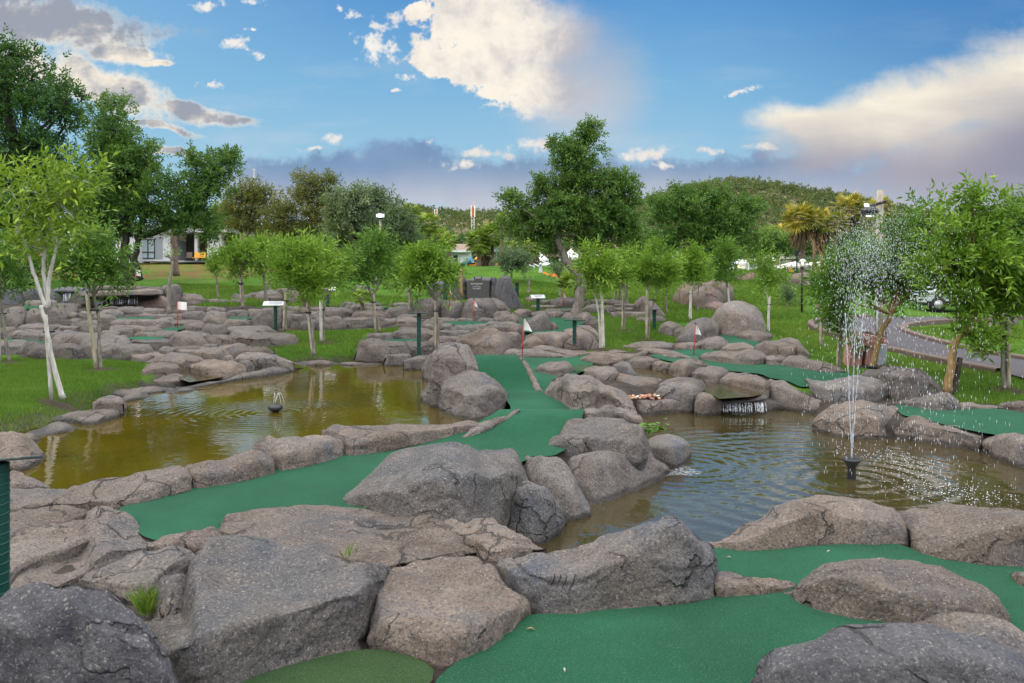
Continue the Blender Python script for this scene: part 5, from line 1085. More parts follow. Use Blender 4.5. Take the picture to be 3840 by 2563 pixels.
# -- smaller and farther saplings
for i, (b, bl, tp, rr, lf, lab, n_, st) in enumerate((
    ((387, 716), [(392, 590, 14, 16)], [(387, 716), (385, 680), (391, 630), (395, 600)], .08, 'leaf_sap', 'dry vine-clad sapling with bare twigs beside the left waterfall', 40, ()),
    ((500, 684), [(497, 600, 18, 22), (494, 620, 14, 14)], [(500, 684), (499, 650), (496, 620)], .055, 'leaf_sap', 'left one of the two small slope saplings', 800, ()),
    ((556, 706), [(552, 600, 36, 34), (545, 630, 22, 16), (565, 585, 22, 16)], [(557, 706), (555, 660), (550, 622)], .07, 'leaf_sap', 'round-headed slope sapling with a slim grey trunk', 2200, ((553, 690, 551, 640, .03),)),
    ((614, 700), [(605, 590, 28, 26), (615, 575, 22, 18), (600, 620, 12, 20)], [(614, 700), (608, 650), (605, 615)], .08, 'leaf_sap', 'sapling to the right of the round-headed slope sapling', 1500, ()),
    ((619, 667), [(620, 600, 22, 24), (628, 620, 14, 20)], [(619, 667), (619, 640), (620, 620)], .08, 'leaf_deep', 'small dark sapling high on the slope behind the middle terraces', 1000, ()),
    ((932, 680), [(930, 640, 10, 14)], [(932, 680), (933, 660), (931, 640)], .07, 'leaf_sap', 'thin stem sapling, left of a pair behind the drooping sapling', 200, ()),
    ((961, 677), [(962, 640, 10, 14)], [(961, 677), (961, 655), (962, 640)], .07, 'leaf_sap', 'thin stem sapling, right of a pair behind the drooping sapling', 200, ()),
    ((1412, 688), [(1412, 620, 20, 24), (1405, 600, 14, 16)], [(1412, 688), (1413, 660), (1412, 630)], .07, 'leaf_sap', 'left one of three slim saplings beyond the rock steps', 1000, ((1409, 688, 1411, 650, .04),)),
    ((1422, 688), [(1425, 615, 18, 22)], [(1422, 688), (1422, 660), (1424, 630)], .06, 'leaf_sap', 'middle one of three slim saplings beyond the rock steps', 700, ()),
    ((1438, 696), [(1440, 635, 18, 20), (1445, 610, 18, 20)], [(1438, 696), (1437, 670), (1440, 645)], .07, 'leaf_sap', 'right one of three slim saplings beyond the rock steps', 900, ()),
    ((1284, 680), [(1280, 625, 14, 18)], [(1284, 680), (1285, 655), (1283, 635)], .06, 'leaf_grey', 'small grey-green sapling beside the white folded umbrellas', 500, ()),
    ((1212, 673), [(1214, 640, 4, 5)], [(1212, 673), (1214, 655), (1215, 640)], .06, 'leaf_sap', 'bare white stick sapling right of the engraved wall', 20, ()),
    ((1807, 702), [(1808, 682, 11, 9), (1806, 690, 6, 6)], [(1807, 702), (1808, 692), (1808, 684)], .04, 'leaf_grey', 'tiny bushy sapling on a soil patch of the right slope', 350, ()),
    ((1697, 642), [(1697, 634, 10, 6)], [(1697, 642), (1697, 637), (1697, 634)], .04, 'leaf_sap', 'tiny shrub on the crest of the right lawn', 200, ()),
    ((1797, 652), [(1790, 640, 16, 8), (1800, 630, 10, 10)], [(1797, 652), (1797, 645), (1797, 638)], .04, 'leaf_olive', 'small rusty shrub behind the sparse airy sapling', 300, ()))):
    tree('young_tree', lab, 'sapling', b, bl, tp, rr, lf, 'bark_grey', n_, .2 if n_ > 300 else .16, .05, 9, 9, None, GS, 50 + i, up=.8, stakes=st, bare=(30 if n_ == 40 else 2), twigs=8, bias=.08)
for x, y, r_ in ((558, 702, 26), (1584, 734, 18), (1600, 712, 16), (1807, 703, 22), (1670, 698, 16), (2310, 890, 45), (1212, 673, 20), (960, 768, 26), (2010, 838, 50)): mulch(x, y, r_)

# -- the big trees
GT_ = 'large trees around the park'
tree('large_tree', 'huge dark green tree rising at the left edge', 'tree', (60, 640), [(40, 300, 110, 130), (120, 300, 85, 110), (90, 500, 120, 60), (200, 470, 55, 90), (10, 540, 90, 50), (-30, 200, 80, 110), (60, 180, 85, 70), (150, 240, 55, 70), (30, 440, 120, 80), (140, 420, 70, 80), (-60, 400, 90, 120), (20, 125, 60, 34)],
     [[(60, 640), (55, 560), (50, 470), (45, 380)]], .4, 'leaf_dark', 'bark_dark', 36000, .25, .095, 9, 30, 52, GT_, 101, limbs=3, twigs=60, cr=.27)
tree('large_tree', 'big spreading green tree with three dark trunks beside the white house', 'tree', (290, 655), [(270, 420, 80, 100), (255, 300, 60, 75), (330, 430, 90, 75), (300, 360, 70, 70), (390, 480, 80, 55), (460, 430, 50, 60), (500, 400, 45, 55), (440, 370, 22, 40), (250, 540, 40, 22), (490, 530, 34, 24), (230, 490, 70, 60), (300, 500, 80, 45), (440, 510, 70, 28), (520, 370, 25, 30), (250, 240, 30, 25)],
     [[(290, 655), (286, 600), (288, 560), (296, 520)], [(302, 655), (308, 600), (314, 560), (322, 520)], [(318, 640), (312, 610), (296, 585), (286, 560)], [(310, 545), (345, 535), (375, 525), (410, 512), (440, 490)]], .26, 'leaf_tree', 'bark_dark', 40000, .21, .078, 9, 26, 47, GT_, 102, limbs=2, twigs=60, cr=.27)
tree('large_tree', 'flat-topped brownish thorn tree behind the slope saplings', 'tree', (560, 610), [(545, 455, 45, 22), (585, 440, 40, 22), (530, 490, 35, 25), (600, 480, 40, 30), (570, 510, 50, 25)], [[(560, 610), (556, 560), (550, 520)], [(556, 570), (570, 530), (585, 500)]], .22, 'leaf_olive', 'bark_grey', 9000, .3, .09, 9, 22, 80, GT_, 103, twigs=40, bare=30, up=.4)
tree('large_tree', 'wide twiggy olive-brown tree with bare top branches', 'tree', (690, 620), [(690, 470, 60, 50), (640, 490, 50, 50), (740, 450, 38, 45), (730, 500, 55, 50), (660, 540, 60, 35), (760, 415, 25, 18), (700, 430, 40, 35)], [[(690, 620), (680, 575), (660, 530)], [(690, 615), (705, 560), (720, 510)]], .25, 'leaf_olive', 'bark_dark', 13000, .28, .08, 9, 24, 78, GT_, 104, twigs=70, bare=90, up=.7)
tree('large_tree', 'soft grey-green tree between the olive-brown tree and floodlight', 'tree', (820, 615), [(800, 490, 45, 45), (840, 520, 50, 45), (790, 540, 40, 40), (820, 455, 30, 28), (780, 470, 25, 30)], [[(820, 615), (815, 575), (810, 530)]], .22, 'leaf_grey', 'bark_dark', 12000, .3, .11, 9, 22, 74, GT_, 105, twigs=30, bare=10)
tree('large_tree', 'grey-green tree with open dark top right of the floodlight', 'tree', (890, 610), [(880, 470, 38, 30), (900, 510, 45, 38), (860, 540, 45, 40), (920, 545, 40, 35), (850, 460, 25, 25), (940, 560, 25, 30)], [[(890, 610), (888, 570), (885, 520)]], .22, 'leaf_grey', 'bark_dark', 11000, .3, .11, 9, 22, 79, GT_, 106, twigs=30, bare=16, bias=-.12)
tree('large_tree', 'tall multi-layered green tree with a leaning pale trunk in the centre', 'tree', (1322, 722), [(1330, 370, 50, 48), (1350, 315, 30, 26), (1300, 340, 36, 30), (1395, 425, 48, 40), (1430, 415, 28, 18), (1320, 440, 60, 50), (1370, 480, 70, 55), (1420, 500, 55, 50), (1280, 490, 50, 50), (1215, 505, 52, 40), (1180, 460, 36, 24), (1238, 430, 22, 40), (1185, 528, 32, 26), (1240, 532, 44, 28), (1360, 545, 60, 30), (1450, 560, 36, 36), (1274, 575, 12, 30), (1356, 290, 16, 14), (1440, 455, 30, 30)],
     [[(1322, 722), (1330, 680), (1336, 655), (1322, 625), (1300, 605), (1285, 570), (1276, 540)], [(1334, 668), (1338, 620), (1345, 570), (1352, 510), (1342, 440), (1336, 380)]], .21, 'leaf_tree', 'bark_grey', 44000, .165, .05, 9, 24, None, GT_, 107, limbs=2, twigs=70, cr=.26, droop=.25, ddepth=.8, bias=.12)
tree('large_tree', 'broad round-headed tree above the boulder pile', 'tree', (1628, 655), [(1610, 480, 75, 50), (1560, 510, 60, 55), (1670, 500, 65, 55), (1620, 540, 75, 45), (1690, 550, 45, 40), (1540, 560, 45, 35), (1510, 480, 30, 35), (1650, 450, 45, 28), (1570, 450, 40, 26), (1720, 480, 28, 35), (1640, 585, 60, 20)],
     [[(1628, 655), (1629, 620), (1626, 580), (1620, 540)]], .2, 'leaf_tree', 'bark_dark', 32000, .2, .07, 9, 26, 55, GT_, 108, limbs=2, twigs=40, cr=.26, bias=.05)
for i, (b, d, bl, lf, lab, n_) in enumerate((
    ((480, 610), 86, [(490, 520, 40, 30), (520, 545, 35, 30), (505, 490, 25, 22)], 'leaf_tree', 'light green tree behind the right end of the white house', 6000),
    ((760, 612), 92, [(750, 560, 50, 30), (700, 570, 45, 25)], 'leaf_dark', 'dark low tree behind the feathery saplings', 5000),
    ((905, 612), 95, [(900, 575, 45, 30), (850, 585, 40, 22)], 'leaf_grey', 'low grey tree behind the drooping sapling', 4500),
    ((960, 605), 88, [(955, 560, 30, 30), (985, 585, 25, 20)], 'leaf_tree', 'bushy tree left of the playground palms', 4000),
    ((1060, 600), 120, [(1045, 553, 36, 20), (1085, 556, 34, 20), (1010, 550, 34, 20), (1120, 560, 34, 20)], 'leaf_dark', 'dark broad tree behind the palms, in front of the mast', 8000),
    ((1000, 606), 104, [(985, 560, 30, 26), (1015, 575, 28, 20)], 'leaf_tree', 'green bushy tree left of the white gabled house', 5000),
    ((1110, 606), 104, [(1105, 575, 34, 22), (1150, 570, 36, 24)], 'leaf_grey', 'grey-green tree behind the playground', 5000),
    ((1200, 606), 108, [(1200, 555, 36, 30), (1235, 565, 30, 24)], 'leaf_tree', 'green tree behind the yellow playhouse', 6000),
    ((1270, 615), 95, [(1255, 575, 40, 28), (1300, 585, 45, 25)], 'leaf_dark', 'dark tree behind the restaurant canopies', 4000),
    ((1480, 620), 80, [(1480, 560, 35, 38), (1455, 590, 28, 25), (1505, 580, 25, 30)], 'leaf_dark', 'dark tree filling the gap between the two big green trees', 7000),
    ((1740, 612), 88, [(1750, 575, 40, 26), (1790, 570, 32, 24), (1720, 560, 28, 24), (1760, 545, 30, 18)], 'leaf_tree', 'sunlit green tree on the right of the round-headed tree', 7000),
    ((1820, 605), 100, [(1815, 565, 36, 26), (1860, 575, 32, 22)], 'leaf_dark', 'dark tree behind the sunlit palms', 5000),
    ((1960, 640), 80, [(1950, 570, 50, 40), (2010, 590, 50, 40)], 'leaf_dark', 'dark tree behind the wooden lamp pole', 6000),
    ((2120, 650), 62, [(2110, 600, 60, 45), (2180, 610, 60, 45), (2070, 640, 45, 35)], 'leaf_dark', 'dark bushy tree beyond the car park', 8000),
    ((2320, 640), 58, [(2320, 520, 45, 50), (2370, 500, 60, 60), (2350, 600, 70, 50)], 'leaf_tree', 'soft distant tree at the right edge', 7000),
    ((10, 640), 60, [(-10, 590, 60, 40), (60, 600, 50, 35)], 'leaf_dark', 'dark shrubbery tree beneath the huge left tree', 5000))):
    tree('background_tree', lab, 'tree', b, bl, [b, ((b[0] + bl[0][0]) / 2, (b[1] + bl[0][1]) / 2), bl[0][:2]], .18, lf, 'bark_dark', n_, .3, .11, 9, 20, d, 'trees in the background', 140 + i, twigs=6, limbs=1, cr=.34)
tree('dead_trunk_tree', 'peeling pale trunk with bare grey twigs in front of the white house', 'tree', (405, 602), [(405, 555, 22, 22)], [[(405, 602), (402, 570), (400, 535), (398, 515)]], .2, 'leaf_sap', 'bark_palm', 0, depth=60, seed=170, bare=26)
tree('shrub', 'grey-green bush on the knoll behind the engraved wall', 'shrub', (1172, 636), [(1165, 605, 20, 18), (1190, 612, 18, 16), (1178, 596, 14, 10), (1200, 600, 12, 14)], [[(1176, 636), (1174, 622), (1170, 612)]], .07, 'leaf_grey', 'bark_grey', 3200, .2, .06, 9, 14, 52, None, 171, bias=.1)

# -- palms
def palm(label, base, head, fl, trunk_r, depth, n=26, skirt=0.0, lf='palm', seed=1, group='fan palms', bark_='bark_palm', low=-.75, name='fan_palm'):
    """BASE and HEAD of the trunk in the picture, FL frond reach and SKIRT length in picture pixels"""
    trunk_r *= .66; g = np.random.default_rng(seed); k = depth / 1827.2; h = px(*head, depth); b = px(*base, depth); b[2] = min(b[2], float(gh(b[0], depth)) - .02)
    root = empty(name, b, label, 'palm', group)
    P = np.linspace(b - np.array((0, 0, .1)), h, 14); P[1:-1, 0] += np.sin(np.linspace(0, 3, 12)) * trunk_r * .4
    rr = trunk_r * (1.12 - .25 * np.linspace(0, 1, 14)) * (1 + .06 * g.normal(size=14)); MB().tube(P, rr, 10).build('trunk', M[bark_], root, True)
    V, FF, TN, nv = [], [], [], 0
    R = fl * k
    n = int(n * 1.25)
    for i in range(n):
        el = math.asin(np.clip(1 - (1 - low) * ((i + .5) / n) ** .9, -1, 1)); az = i * 2.39996 + g.uniform(-.3, .3)
        d = np.array((math.cos(az) * math.cos(el), math.sin(az) * math.cos(el), math.sin(el)))
        pl = R * g.uniform(.42, .55); c = h + d * pl; c[2] -= .12 * pl * max(0, math.cos(el))
        s = unit(np.cross(d, (0, 0, 1.0)) + 1e-3); nrm = np.cross(s, d); m = 19
        an = np.linspace(-1.75, 1.75, m); bl = R * .62 * g.uniform(.85, 1.1) * (1 - .18 * np.abs(an) / 1.75)
        D = np.cos(an)[:, None] * d + np.sin(an)[:, None] * s; D = unit(D + nrm * (-.12) + g.normal(size=(m, 3)) * .03)
        Sd = unit(np.cross(D, nrm[None] + .2 * g.normal(size=(m, 3))))
        v, f = leaf_quads(np.repeat(c[None], m, 0), D, Sd, bl, R * .075, .14 + .1 * max(0, -math.sin(el)))
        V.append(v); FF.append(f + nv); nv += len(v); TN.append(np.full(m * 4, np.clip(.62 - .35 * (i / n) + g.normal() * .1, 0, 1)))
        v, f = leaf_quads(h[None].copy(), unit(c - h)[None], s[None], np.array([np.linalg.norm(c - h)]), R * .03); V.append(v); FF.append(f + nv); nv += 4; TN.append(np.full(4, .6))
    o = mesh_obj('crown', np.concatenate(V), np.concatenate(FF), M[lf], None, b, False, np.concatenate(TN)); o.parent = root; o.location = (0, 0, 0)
    if skirt:
        m = 420; a = g.uniform(0, 2 * math.pi, m); t = g.uniform(0, 1, m); sk = skirt * k
        rad = (trunk_r * 1.3 + R * .22 * np.sin(np.clip(t, .05, 1) * 2.6)) * g.uniform(.6, 1.05, m)
        Pq = np.stack([h[0] + rad * np.cos(a), h[1] + rad * np.sin(a), h[2] - t * sk * .75 + .1 * R], -1)
        D = unit(np.stack([.22 * np.cos(a), .22 * np.sin(a), -np.ones(m)], -1) + g.normal(size=(m, 3)) * .12); Sd = unit(np.cross(D, np.stack([np.cos(a), np.sin(a), 0 * a], -1)))
        v, f = leaf_quads(Pq, D, Sd, sk * .38 * g.uniform(.6, 1.2, m), R * .085)
        o = mesh_obj('dead_skirt', v, f, M['thatch'], None, b, False, np.repeat(g.uniform(.1, .9, m), 4)); o.parent = root; o.location = (0, 0, 0)
    return root
for i, q in enumerate((
    ('fan palm whose head alone shows above the grey-green trees', (938, 600), (938, 488), 34, .28, 96, 24, 0), ('fan palm with a dark trunk left of the white gabled house', (985, 612), (983, 512), 34, .26, 82, 26, 0),
    ('short fan palm in front of the white gabled house', (1030, 616), (1030, 552), 26, .22, 76, 22, 0), ('low palm half hidden behind the taller dark-trunk palm', (1012, 606), (1010, 545), 30, .24, 90, 20, 14),
    ('fan palm in front of the yellow playground with patterned trunk', (1098, 616), (1096, 552), 36, .3, 70, 28, 0), ('tallest dark-trunked palm of the playground clump', (1130, 618), (1128, 540), 40, .3, 71, 28, 0),
    ('slim palm with a smooth white lower trunk beside the basketball board', (1147, 610), (1150, 500), 18, .24, 69, 16, 10), ('shaggy palm behind the playground clump', (1118, 616), (1112, 570), 28, .25, 74, 18, 44),
    ('small palm at the back of the playground clump', (1108, 617), (1106, 582), 20, .2, 75, 16, 18), ('palm with a grey skirt behind the yellow playhouse', (1170, 612), (1170, 568), 24, .24, 82, 20, 40), ('palm with a shaggy skirt by the restaurant canopies', (1222, 634), (1222, 566), 30, .3, 66, 20, 50))):
    palm(q[0], q[1], q[2], q[3], q[4], q[5], q[6], q[7], seed=200 + i)
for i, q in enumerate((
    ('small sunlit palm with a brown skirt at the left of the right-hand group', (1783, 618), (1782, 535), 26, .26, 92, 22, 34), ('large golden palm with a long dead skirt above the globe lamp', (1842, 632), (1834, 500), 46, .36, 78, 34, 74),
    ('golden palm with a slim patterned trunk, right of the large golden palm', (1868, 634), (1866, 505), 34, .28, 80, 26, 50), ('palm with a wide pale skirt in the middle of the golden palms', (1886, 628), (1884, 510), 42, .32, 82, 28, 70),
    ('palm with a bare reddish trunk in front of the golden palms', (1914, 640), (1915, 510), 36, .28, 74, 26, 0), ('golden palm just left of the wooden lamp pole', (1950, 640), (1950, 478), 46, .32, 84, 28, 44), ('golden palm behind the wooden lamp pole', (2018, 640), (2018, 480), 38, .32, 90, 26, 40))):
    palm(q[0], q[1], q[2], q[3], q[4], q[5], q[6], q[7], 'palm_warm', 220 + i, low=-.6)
palm('low spreading palm shrub at the foot of the leaning tree', (1318, 676), (1320, 655), 56, .12, 38, 18, 0, 'palm', 240, None, low=.0, name='palm_shrub')
palm('little palm with a short fibrous trunk on the middle lawn slope', (830, 702), (829, 683), 30, .12, 33, 16, 0, 'palm', 241, None, low=-.3, name='palm_shrub')

# -- hills with their bush cover
def hill(crest, D, depth_back, name='hill', foot=4.0, n_sh=2500, seed=5, ls=1.6, mat='leaf_hill', fwd=190):
    g = np.random.default_rng(seed); xs = np.linspace(crest[0][0], crest[-1][0], 90); ys = np.interp(xs, [c[0] for c in crest], [c[1] for c in crest]) + 5
    rows = []
    for t in np.linspace(0, 1.6, 26):
        d = D - fwd + t * fwd if t <= 1 else D + (t - 1) * depth_back; top = CAMZ - (ys * 1.63474 - HY) / F * D
        h = (math.sin(min(t, 1) * math.pi / 2) ** 1.1 if t <= 1 else math.cos((t - 1) / .6 * math.pi / 2))
        rows.append(np.stack([(xs * 1.63474 - CX) / F * D, np.full(90, d), foot + (top - foot) * h], -1))
    V = np.array(rows); V[..., 2] += 3.0 * fbm(V * .02, 3, seed); idx = np.arange(26 * 90).reshape(26, 90)
    f = np.stack([idx[:-1, :-1], idx[:-1, 1:], idx[1:, 1:], idx[1:, :-1]], -1).reshape(-1, 4)
    tag(mesh_obj(name, V.reshape(-1, 3), f, M['hill']), kind='structure')
    u, v = g.uniform(0, 16.2, n_sh), g.uniform(0, 89, n_sh); i, j = u.astype(int), v.astype(int); a, b = (u - i)[:, None], (v - j)[:, None]
    C = V[i, j] * (1 - a) * (1 - b) + V[i + 1, j] * a * (1 - b) + V[i, np.minimum(j + 1, 89)] * (1 - a) * b + V[i + 1, np.minimum(j + 1, 89)] * a * b
    r = g.uniform(1.6, 3.6, n_sh) * ls / 1.6; C[:, 2] += r * .5
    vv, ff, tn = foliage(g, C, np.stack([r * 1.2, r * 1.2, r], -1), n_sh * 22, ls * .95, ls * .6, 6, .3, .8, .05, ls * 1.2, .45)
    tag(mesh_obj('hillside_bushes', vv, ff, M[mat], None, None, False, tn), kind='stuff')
def hillmat():
    m = NT('dry_hillside'); n = m.noise(m.pos(), .05, 5, .6); m.princ(Base_Color=m.ramp(n, [(.35, (.07, .075, .03)), (.6, (.17, .13, .06))]), Roughness=1.0); return m.m
M['hill'] = hillmat()
hill([(1330, 521), (1440, 487), (1480, 469), (1560, 446), (1640, 433), (1700, 441), (1760, 455), (1830, 470), (1900, 490), (1960, 506), (2080, 525), (2500, 548)], 420, 200, seed=5, n_sh=7000, ls=1.25)
hill([(300, 560), (820, 520), (900, 500), (960, 492), (1000, 489), (1060, 499), (1120, 495), (1160, 496), (1300, 490), (1500, 510), (1700, 545)], 560, 200, seed=6, n_sh=5200, ls=1.5, fwd=260)

# -- lawn grass: blades standing on the lawns
def in_px(P, polys):
    x = CX + P[:, 0] / P[:, 1] * F; y = HY - (gh(P[:, 0], P[:, 1]) - CAMZ) / P[:, 1] * F; r = np.zeros(len(P), bool)
    for c, s in polys: r |= inpoly(x, y, pts(c, s))
    return r
def blades(P, h, w, g):
    n = len(P); a = g.uniform(0, 2 * math.pi, n); lean = g.uniform(.1, .7, n) * h; b = g.uniform(0, 2 * math.pi, n)
    base = np.column_stack([P, gz(P[:, 0], P[:, 1]) - .01]); s = np.stack([np.cos(a) * w / 2, np.sin(a) * w / 2, 0 * a], -1)
    tip = base + np.stack([np.cos(b) * lean, np.sin(b) * lean, h + .01], -1)
    return np.stack([base - s, base + s, tip], 1).reshape(-1, 3), np.arange(n * 3).reshape(-1, 3)
def grass():
    g = np.random.default_rng(77); V, FF, T, nv = [], [], [], 0
    near = (('C5', "-60,840 300,830 700,850 1050,860 1200,870 1330,890 1300,1000 1230,1090 1000,1160 850,1250 500,1410 200,1540 -60,1560"),)
    mid = (('C6', "-100,720 60,570 250,575 550,590 800,575 1170,560 1480,540 1480,580 1250,590 1010,600 950,660 950,770 1350,800 1600,790 1560,820 1380,850 1340,880 780,880 550,860 330,860 100,800 -60,800"),
           ('C7', "730,430 860,440 900,470 1240,470 1420,460 1600,480 1850,470 1560,510 1360,520 1340,600 1480,650 1530,690 1300,680 1000,730 1140,770 1050,790 820,770 830,640 780,520"),
           ('C5', "0,520 210,520 180,585 30,560"), ('C5', "1130,435 1350,420 1340,450 1140,455"),
           ('C5', "-60,800 -60,700 200,830 300,850"), ('C8', "330,800 0,600 0,450 400,560 600,680 760,770 720,900 640,900 400,830"), ('C8', "1050,905 1120,800 1700,910 2349,1010 2349,1260 2150,1280 1750,1240 1690,1150 1580,1090 1450,960 1300,910"))
    far = (('D', "400,650 700,660 1000,690 1180,640 1300,660 1560,650 1690,625 1860,720 1860,745 1600,740 1180,720 700,700 450,705"), ('D', "1560,650 1720,620 1860,660 1840,730 1880,800 1700,700"), ('D', "2075,752 2349,745 2349,826 2120,770"), ('D', "1180,640 1400,660 1560,700 1300,700"))
    for polys, (x0, x1, y0, y1), n, h, w in ((near, (-15, -1.5, 8.5, 22), 330000, (.045, .085), .008), (mid, (-8, 14, 12, 46), 420000, (.05, .1), .016), (far, (-30, 22, 26, 72), 420000, (.07, .13), .035)):
        P = np.column_stack([g.uniform(x0, x1, n), g.uniform(y0, y1, n)])
        P = P[in_px(P, polys)]; cl = .5 + .5 * vnoise(np.column_stack([P * 1.4, 0 * P[:, :1]]), 3)
        pat = vnoise(np.column_stack([P * .5, 0 * P[:, :1]]), 8)
        hh = g.uniform(*h, len(P)) * (.6 + .8 * cl); v, f = blades(P, hh, w * (1 + .02 * P[:, 1]) ** .5, g)
        V.append(v); FF.append(f + nv); nv += len(v); T.append(np.repeat(np.clip(.5 + .22 * pat + g.normal(size=len(P)) * .16, 0, 1), 3))
    tag(mesh_obj('lawn_grass', np.concatenate(V), np.concatenate(FF), M['grass'], None, None, False, np.concatenate(T)), kind='stuff')
grass()
def tuft(label, crop, x, y, n, h, seed, dz=0.0, D=None):
    g = np.random.default_rng(seed); q = pts(crop, [(x, y)])[0]; p = at(q[0], q[1], dz) if D is None else unproj(q[0], q[1], D)
    a = g.uniform(0, 2 * math.pi, n); o = np.stack([np.cos(a), np.sin(a), 0 * a], -1) * g.uniform(0, .06, (n, 1)); d = unit(o * 5 + np.array((0, 0, 1.)) + g.normal(size=(n, 3)) * .25)
    v, f = leaf_quads(p + o, d, unit(np.cross(d, g.normal(size=(n, 3)))), h * g.uniform(.5, 1.1, n), .012, .15)
    tag(mesh_obj('grass_tuft', v, f, M['grass'], None, p, False, np.repeat(g.uniform(.4, .9, n), 4)), label, 'grass tuft')
tuft('bright grass tuft growing in a gap beside the huge flat slab', 'B0', 905, 1150, 110, .24, 1)
tuft('small sprig growing on the long flat-topped slab', 'B1', 40, 800, 8, .12, 2, .25)
# fallen leaves on the left lawn
def litter():
    g = np.random.default_rng(31); P = np.column_stack([g.uniform(-7, -1.5, 3000), g.uniform(8.8, 17, 3000)])
    P = P[in_px(P, (('C5', "0,1200 300,1120 700,1010 1100,950 1260,1000 1200,1080 900,1230 500,1390 200,1530 -50,1560"),))]; k = g.uniform(0, 1, len(P)) < .42; P = P[k]; n = len(P)
    p = np.column_stack([P, gz(P[:, 0], P[:, 1]) + .075]); a = g.uniform(0, 6.28, n); d = unit(np.stack([np.cos(a), np.sin(a), g.normal(size=n) * .2], -1))
    v, f = leaf_quads(p, d, unit(np.cross(d, np.array((0, 0, 1.)) + g.normal(size=(n, 3)) * .4)), g.uniform(.08, .17, n), .035, -.1)
    tag(mesh_obj('fallen_leaves', v, f, M['dryleaf'], None, None, False), kind='stuff')
litter()

# added ridge, out of view to the west, shading the park from the sun
def ridge():
    g = np.random.default_rng(3); ys = np.linspace(-170, 46, 60); t = np.clip((46 - ys) / 34, 0, 1); H = 46 * (t * t * (3 - 2 * t)) + 3 * fbm(np.stack([ys * .03, 0 * ys, 0 * ys], -1), 3, 4)
    xs = np.linspace(-200, -72, 34); u = (xs + 72) / -128; prof = np.sin(np.clip(u * 1.25, 0, 1) * math.pi / 2) ** 1.2 * np.clip((1 - u) / .2, 0, 1) ** .5
    V = np.stack([np.broadcast_to(xs, (60, 34)), np.broadcast_to(ys[:, None], (60, 34)), H[:, None] * prof[None] + 1.0], -1).copy(); V[..., 2] += 2.0 * fbm(V * .05, 3, 6) * prof[None]; V[..., 2] -= 2.2
    idx = np.arange(60 * 34).reshape(60, 34); f = np.stack([idx[:-1, :-1], idx[:-1, 1:], idx[1:, 1:], idx[1:, :-1]], -1).reshape(-1, 4)
    tag(mesh_obj('hill', V.reshape(-1, 3), f, M['hill']), kind='structure')  # this hill is invented as a shade caster
ridge()

# scraps lying on the near greens
def scrap(label, crop, x, y, L, W, mat, seed):
    g = np.random.default_rng(seed); q = pts(crop, [(x, y)])[0]; p = at(q[0], q[1], .02); a = g.uniform(0, 6.28); d = np.array((math.cos(a), math.sin(a), .12)); s_ = np.array((-math.sin(a), math.cos(a), .2)); n = 6; V = []
    for i in range(n + 1):
        t = i / n; w = W * math.sin(math.pi * min(.97, .06 + t * .9)); c = p + d * L * (t - .5) + np.array((0, 0, .012 * math.sin(math.pi * t)))
        V += [c - s_ * w / 2, c + np.array((0, 0, .004)), c + s_ * w / 2]
    tag(mesh_obj('fallen_leaf', V, [(3 * i + k, 3 * i + k + 1, 3 * i + k + 4, 3 * i + k + 3) for i in range(n) for k in (0, 1)], M[mat], None, p, True), label, 'leaf')
scrap('single curled orange leaf lying on the near green below the claw-marked boulder', 'B1', 1157, 1240, .05, .022, 'bark_tan', 1)
scrap('tiny pale scrap near the bottom of the front green', 'B1', 1362, 1490, .035, .012, 'fluff', 2)
scrap('tiny pale scrap on the strip of green below the high-crowned rim boulder', 'B2', 890, 766, .035, .012, 'fluff', 3)
scrap('small brown leaf at the left end of the strip of green by the wedge boulder', 'B2', 282, 802, .035, .018, 'bark_grey', 4)
# ---------- things people made --------------------------------------------
def bx(o, name, mat, x0, x1, y0, y1, D, dep=.2, bev=0.0, zoff=0.0):
    """a box part from its extent in the 2349 px picture, front face at depth D"""
    a, b = px(x0, y1, D), px(x1, y0, D)
    return MB().box(((a[0] + b[0]) / 2, D + dep / 2, (a[2] + b[2]) / 2), (b[0] - a[0], dep, b[2] - a[2]), 0, bev).build(name, M[mat], o)
def root(name, x, y, D, label, cat, group=None):
    p = px(x, y, D); return empty(name, p, label, cat, group)

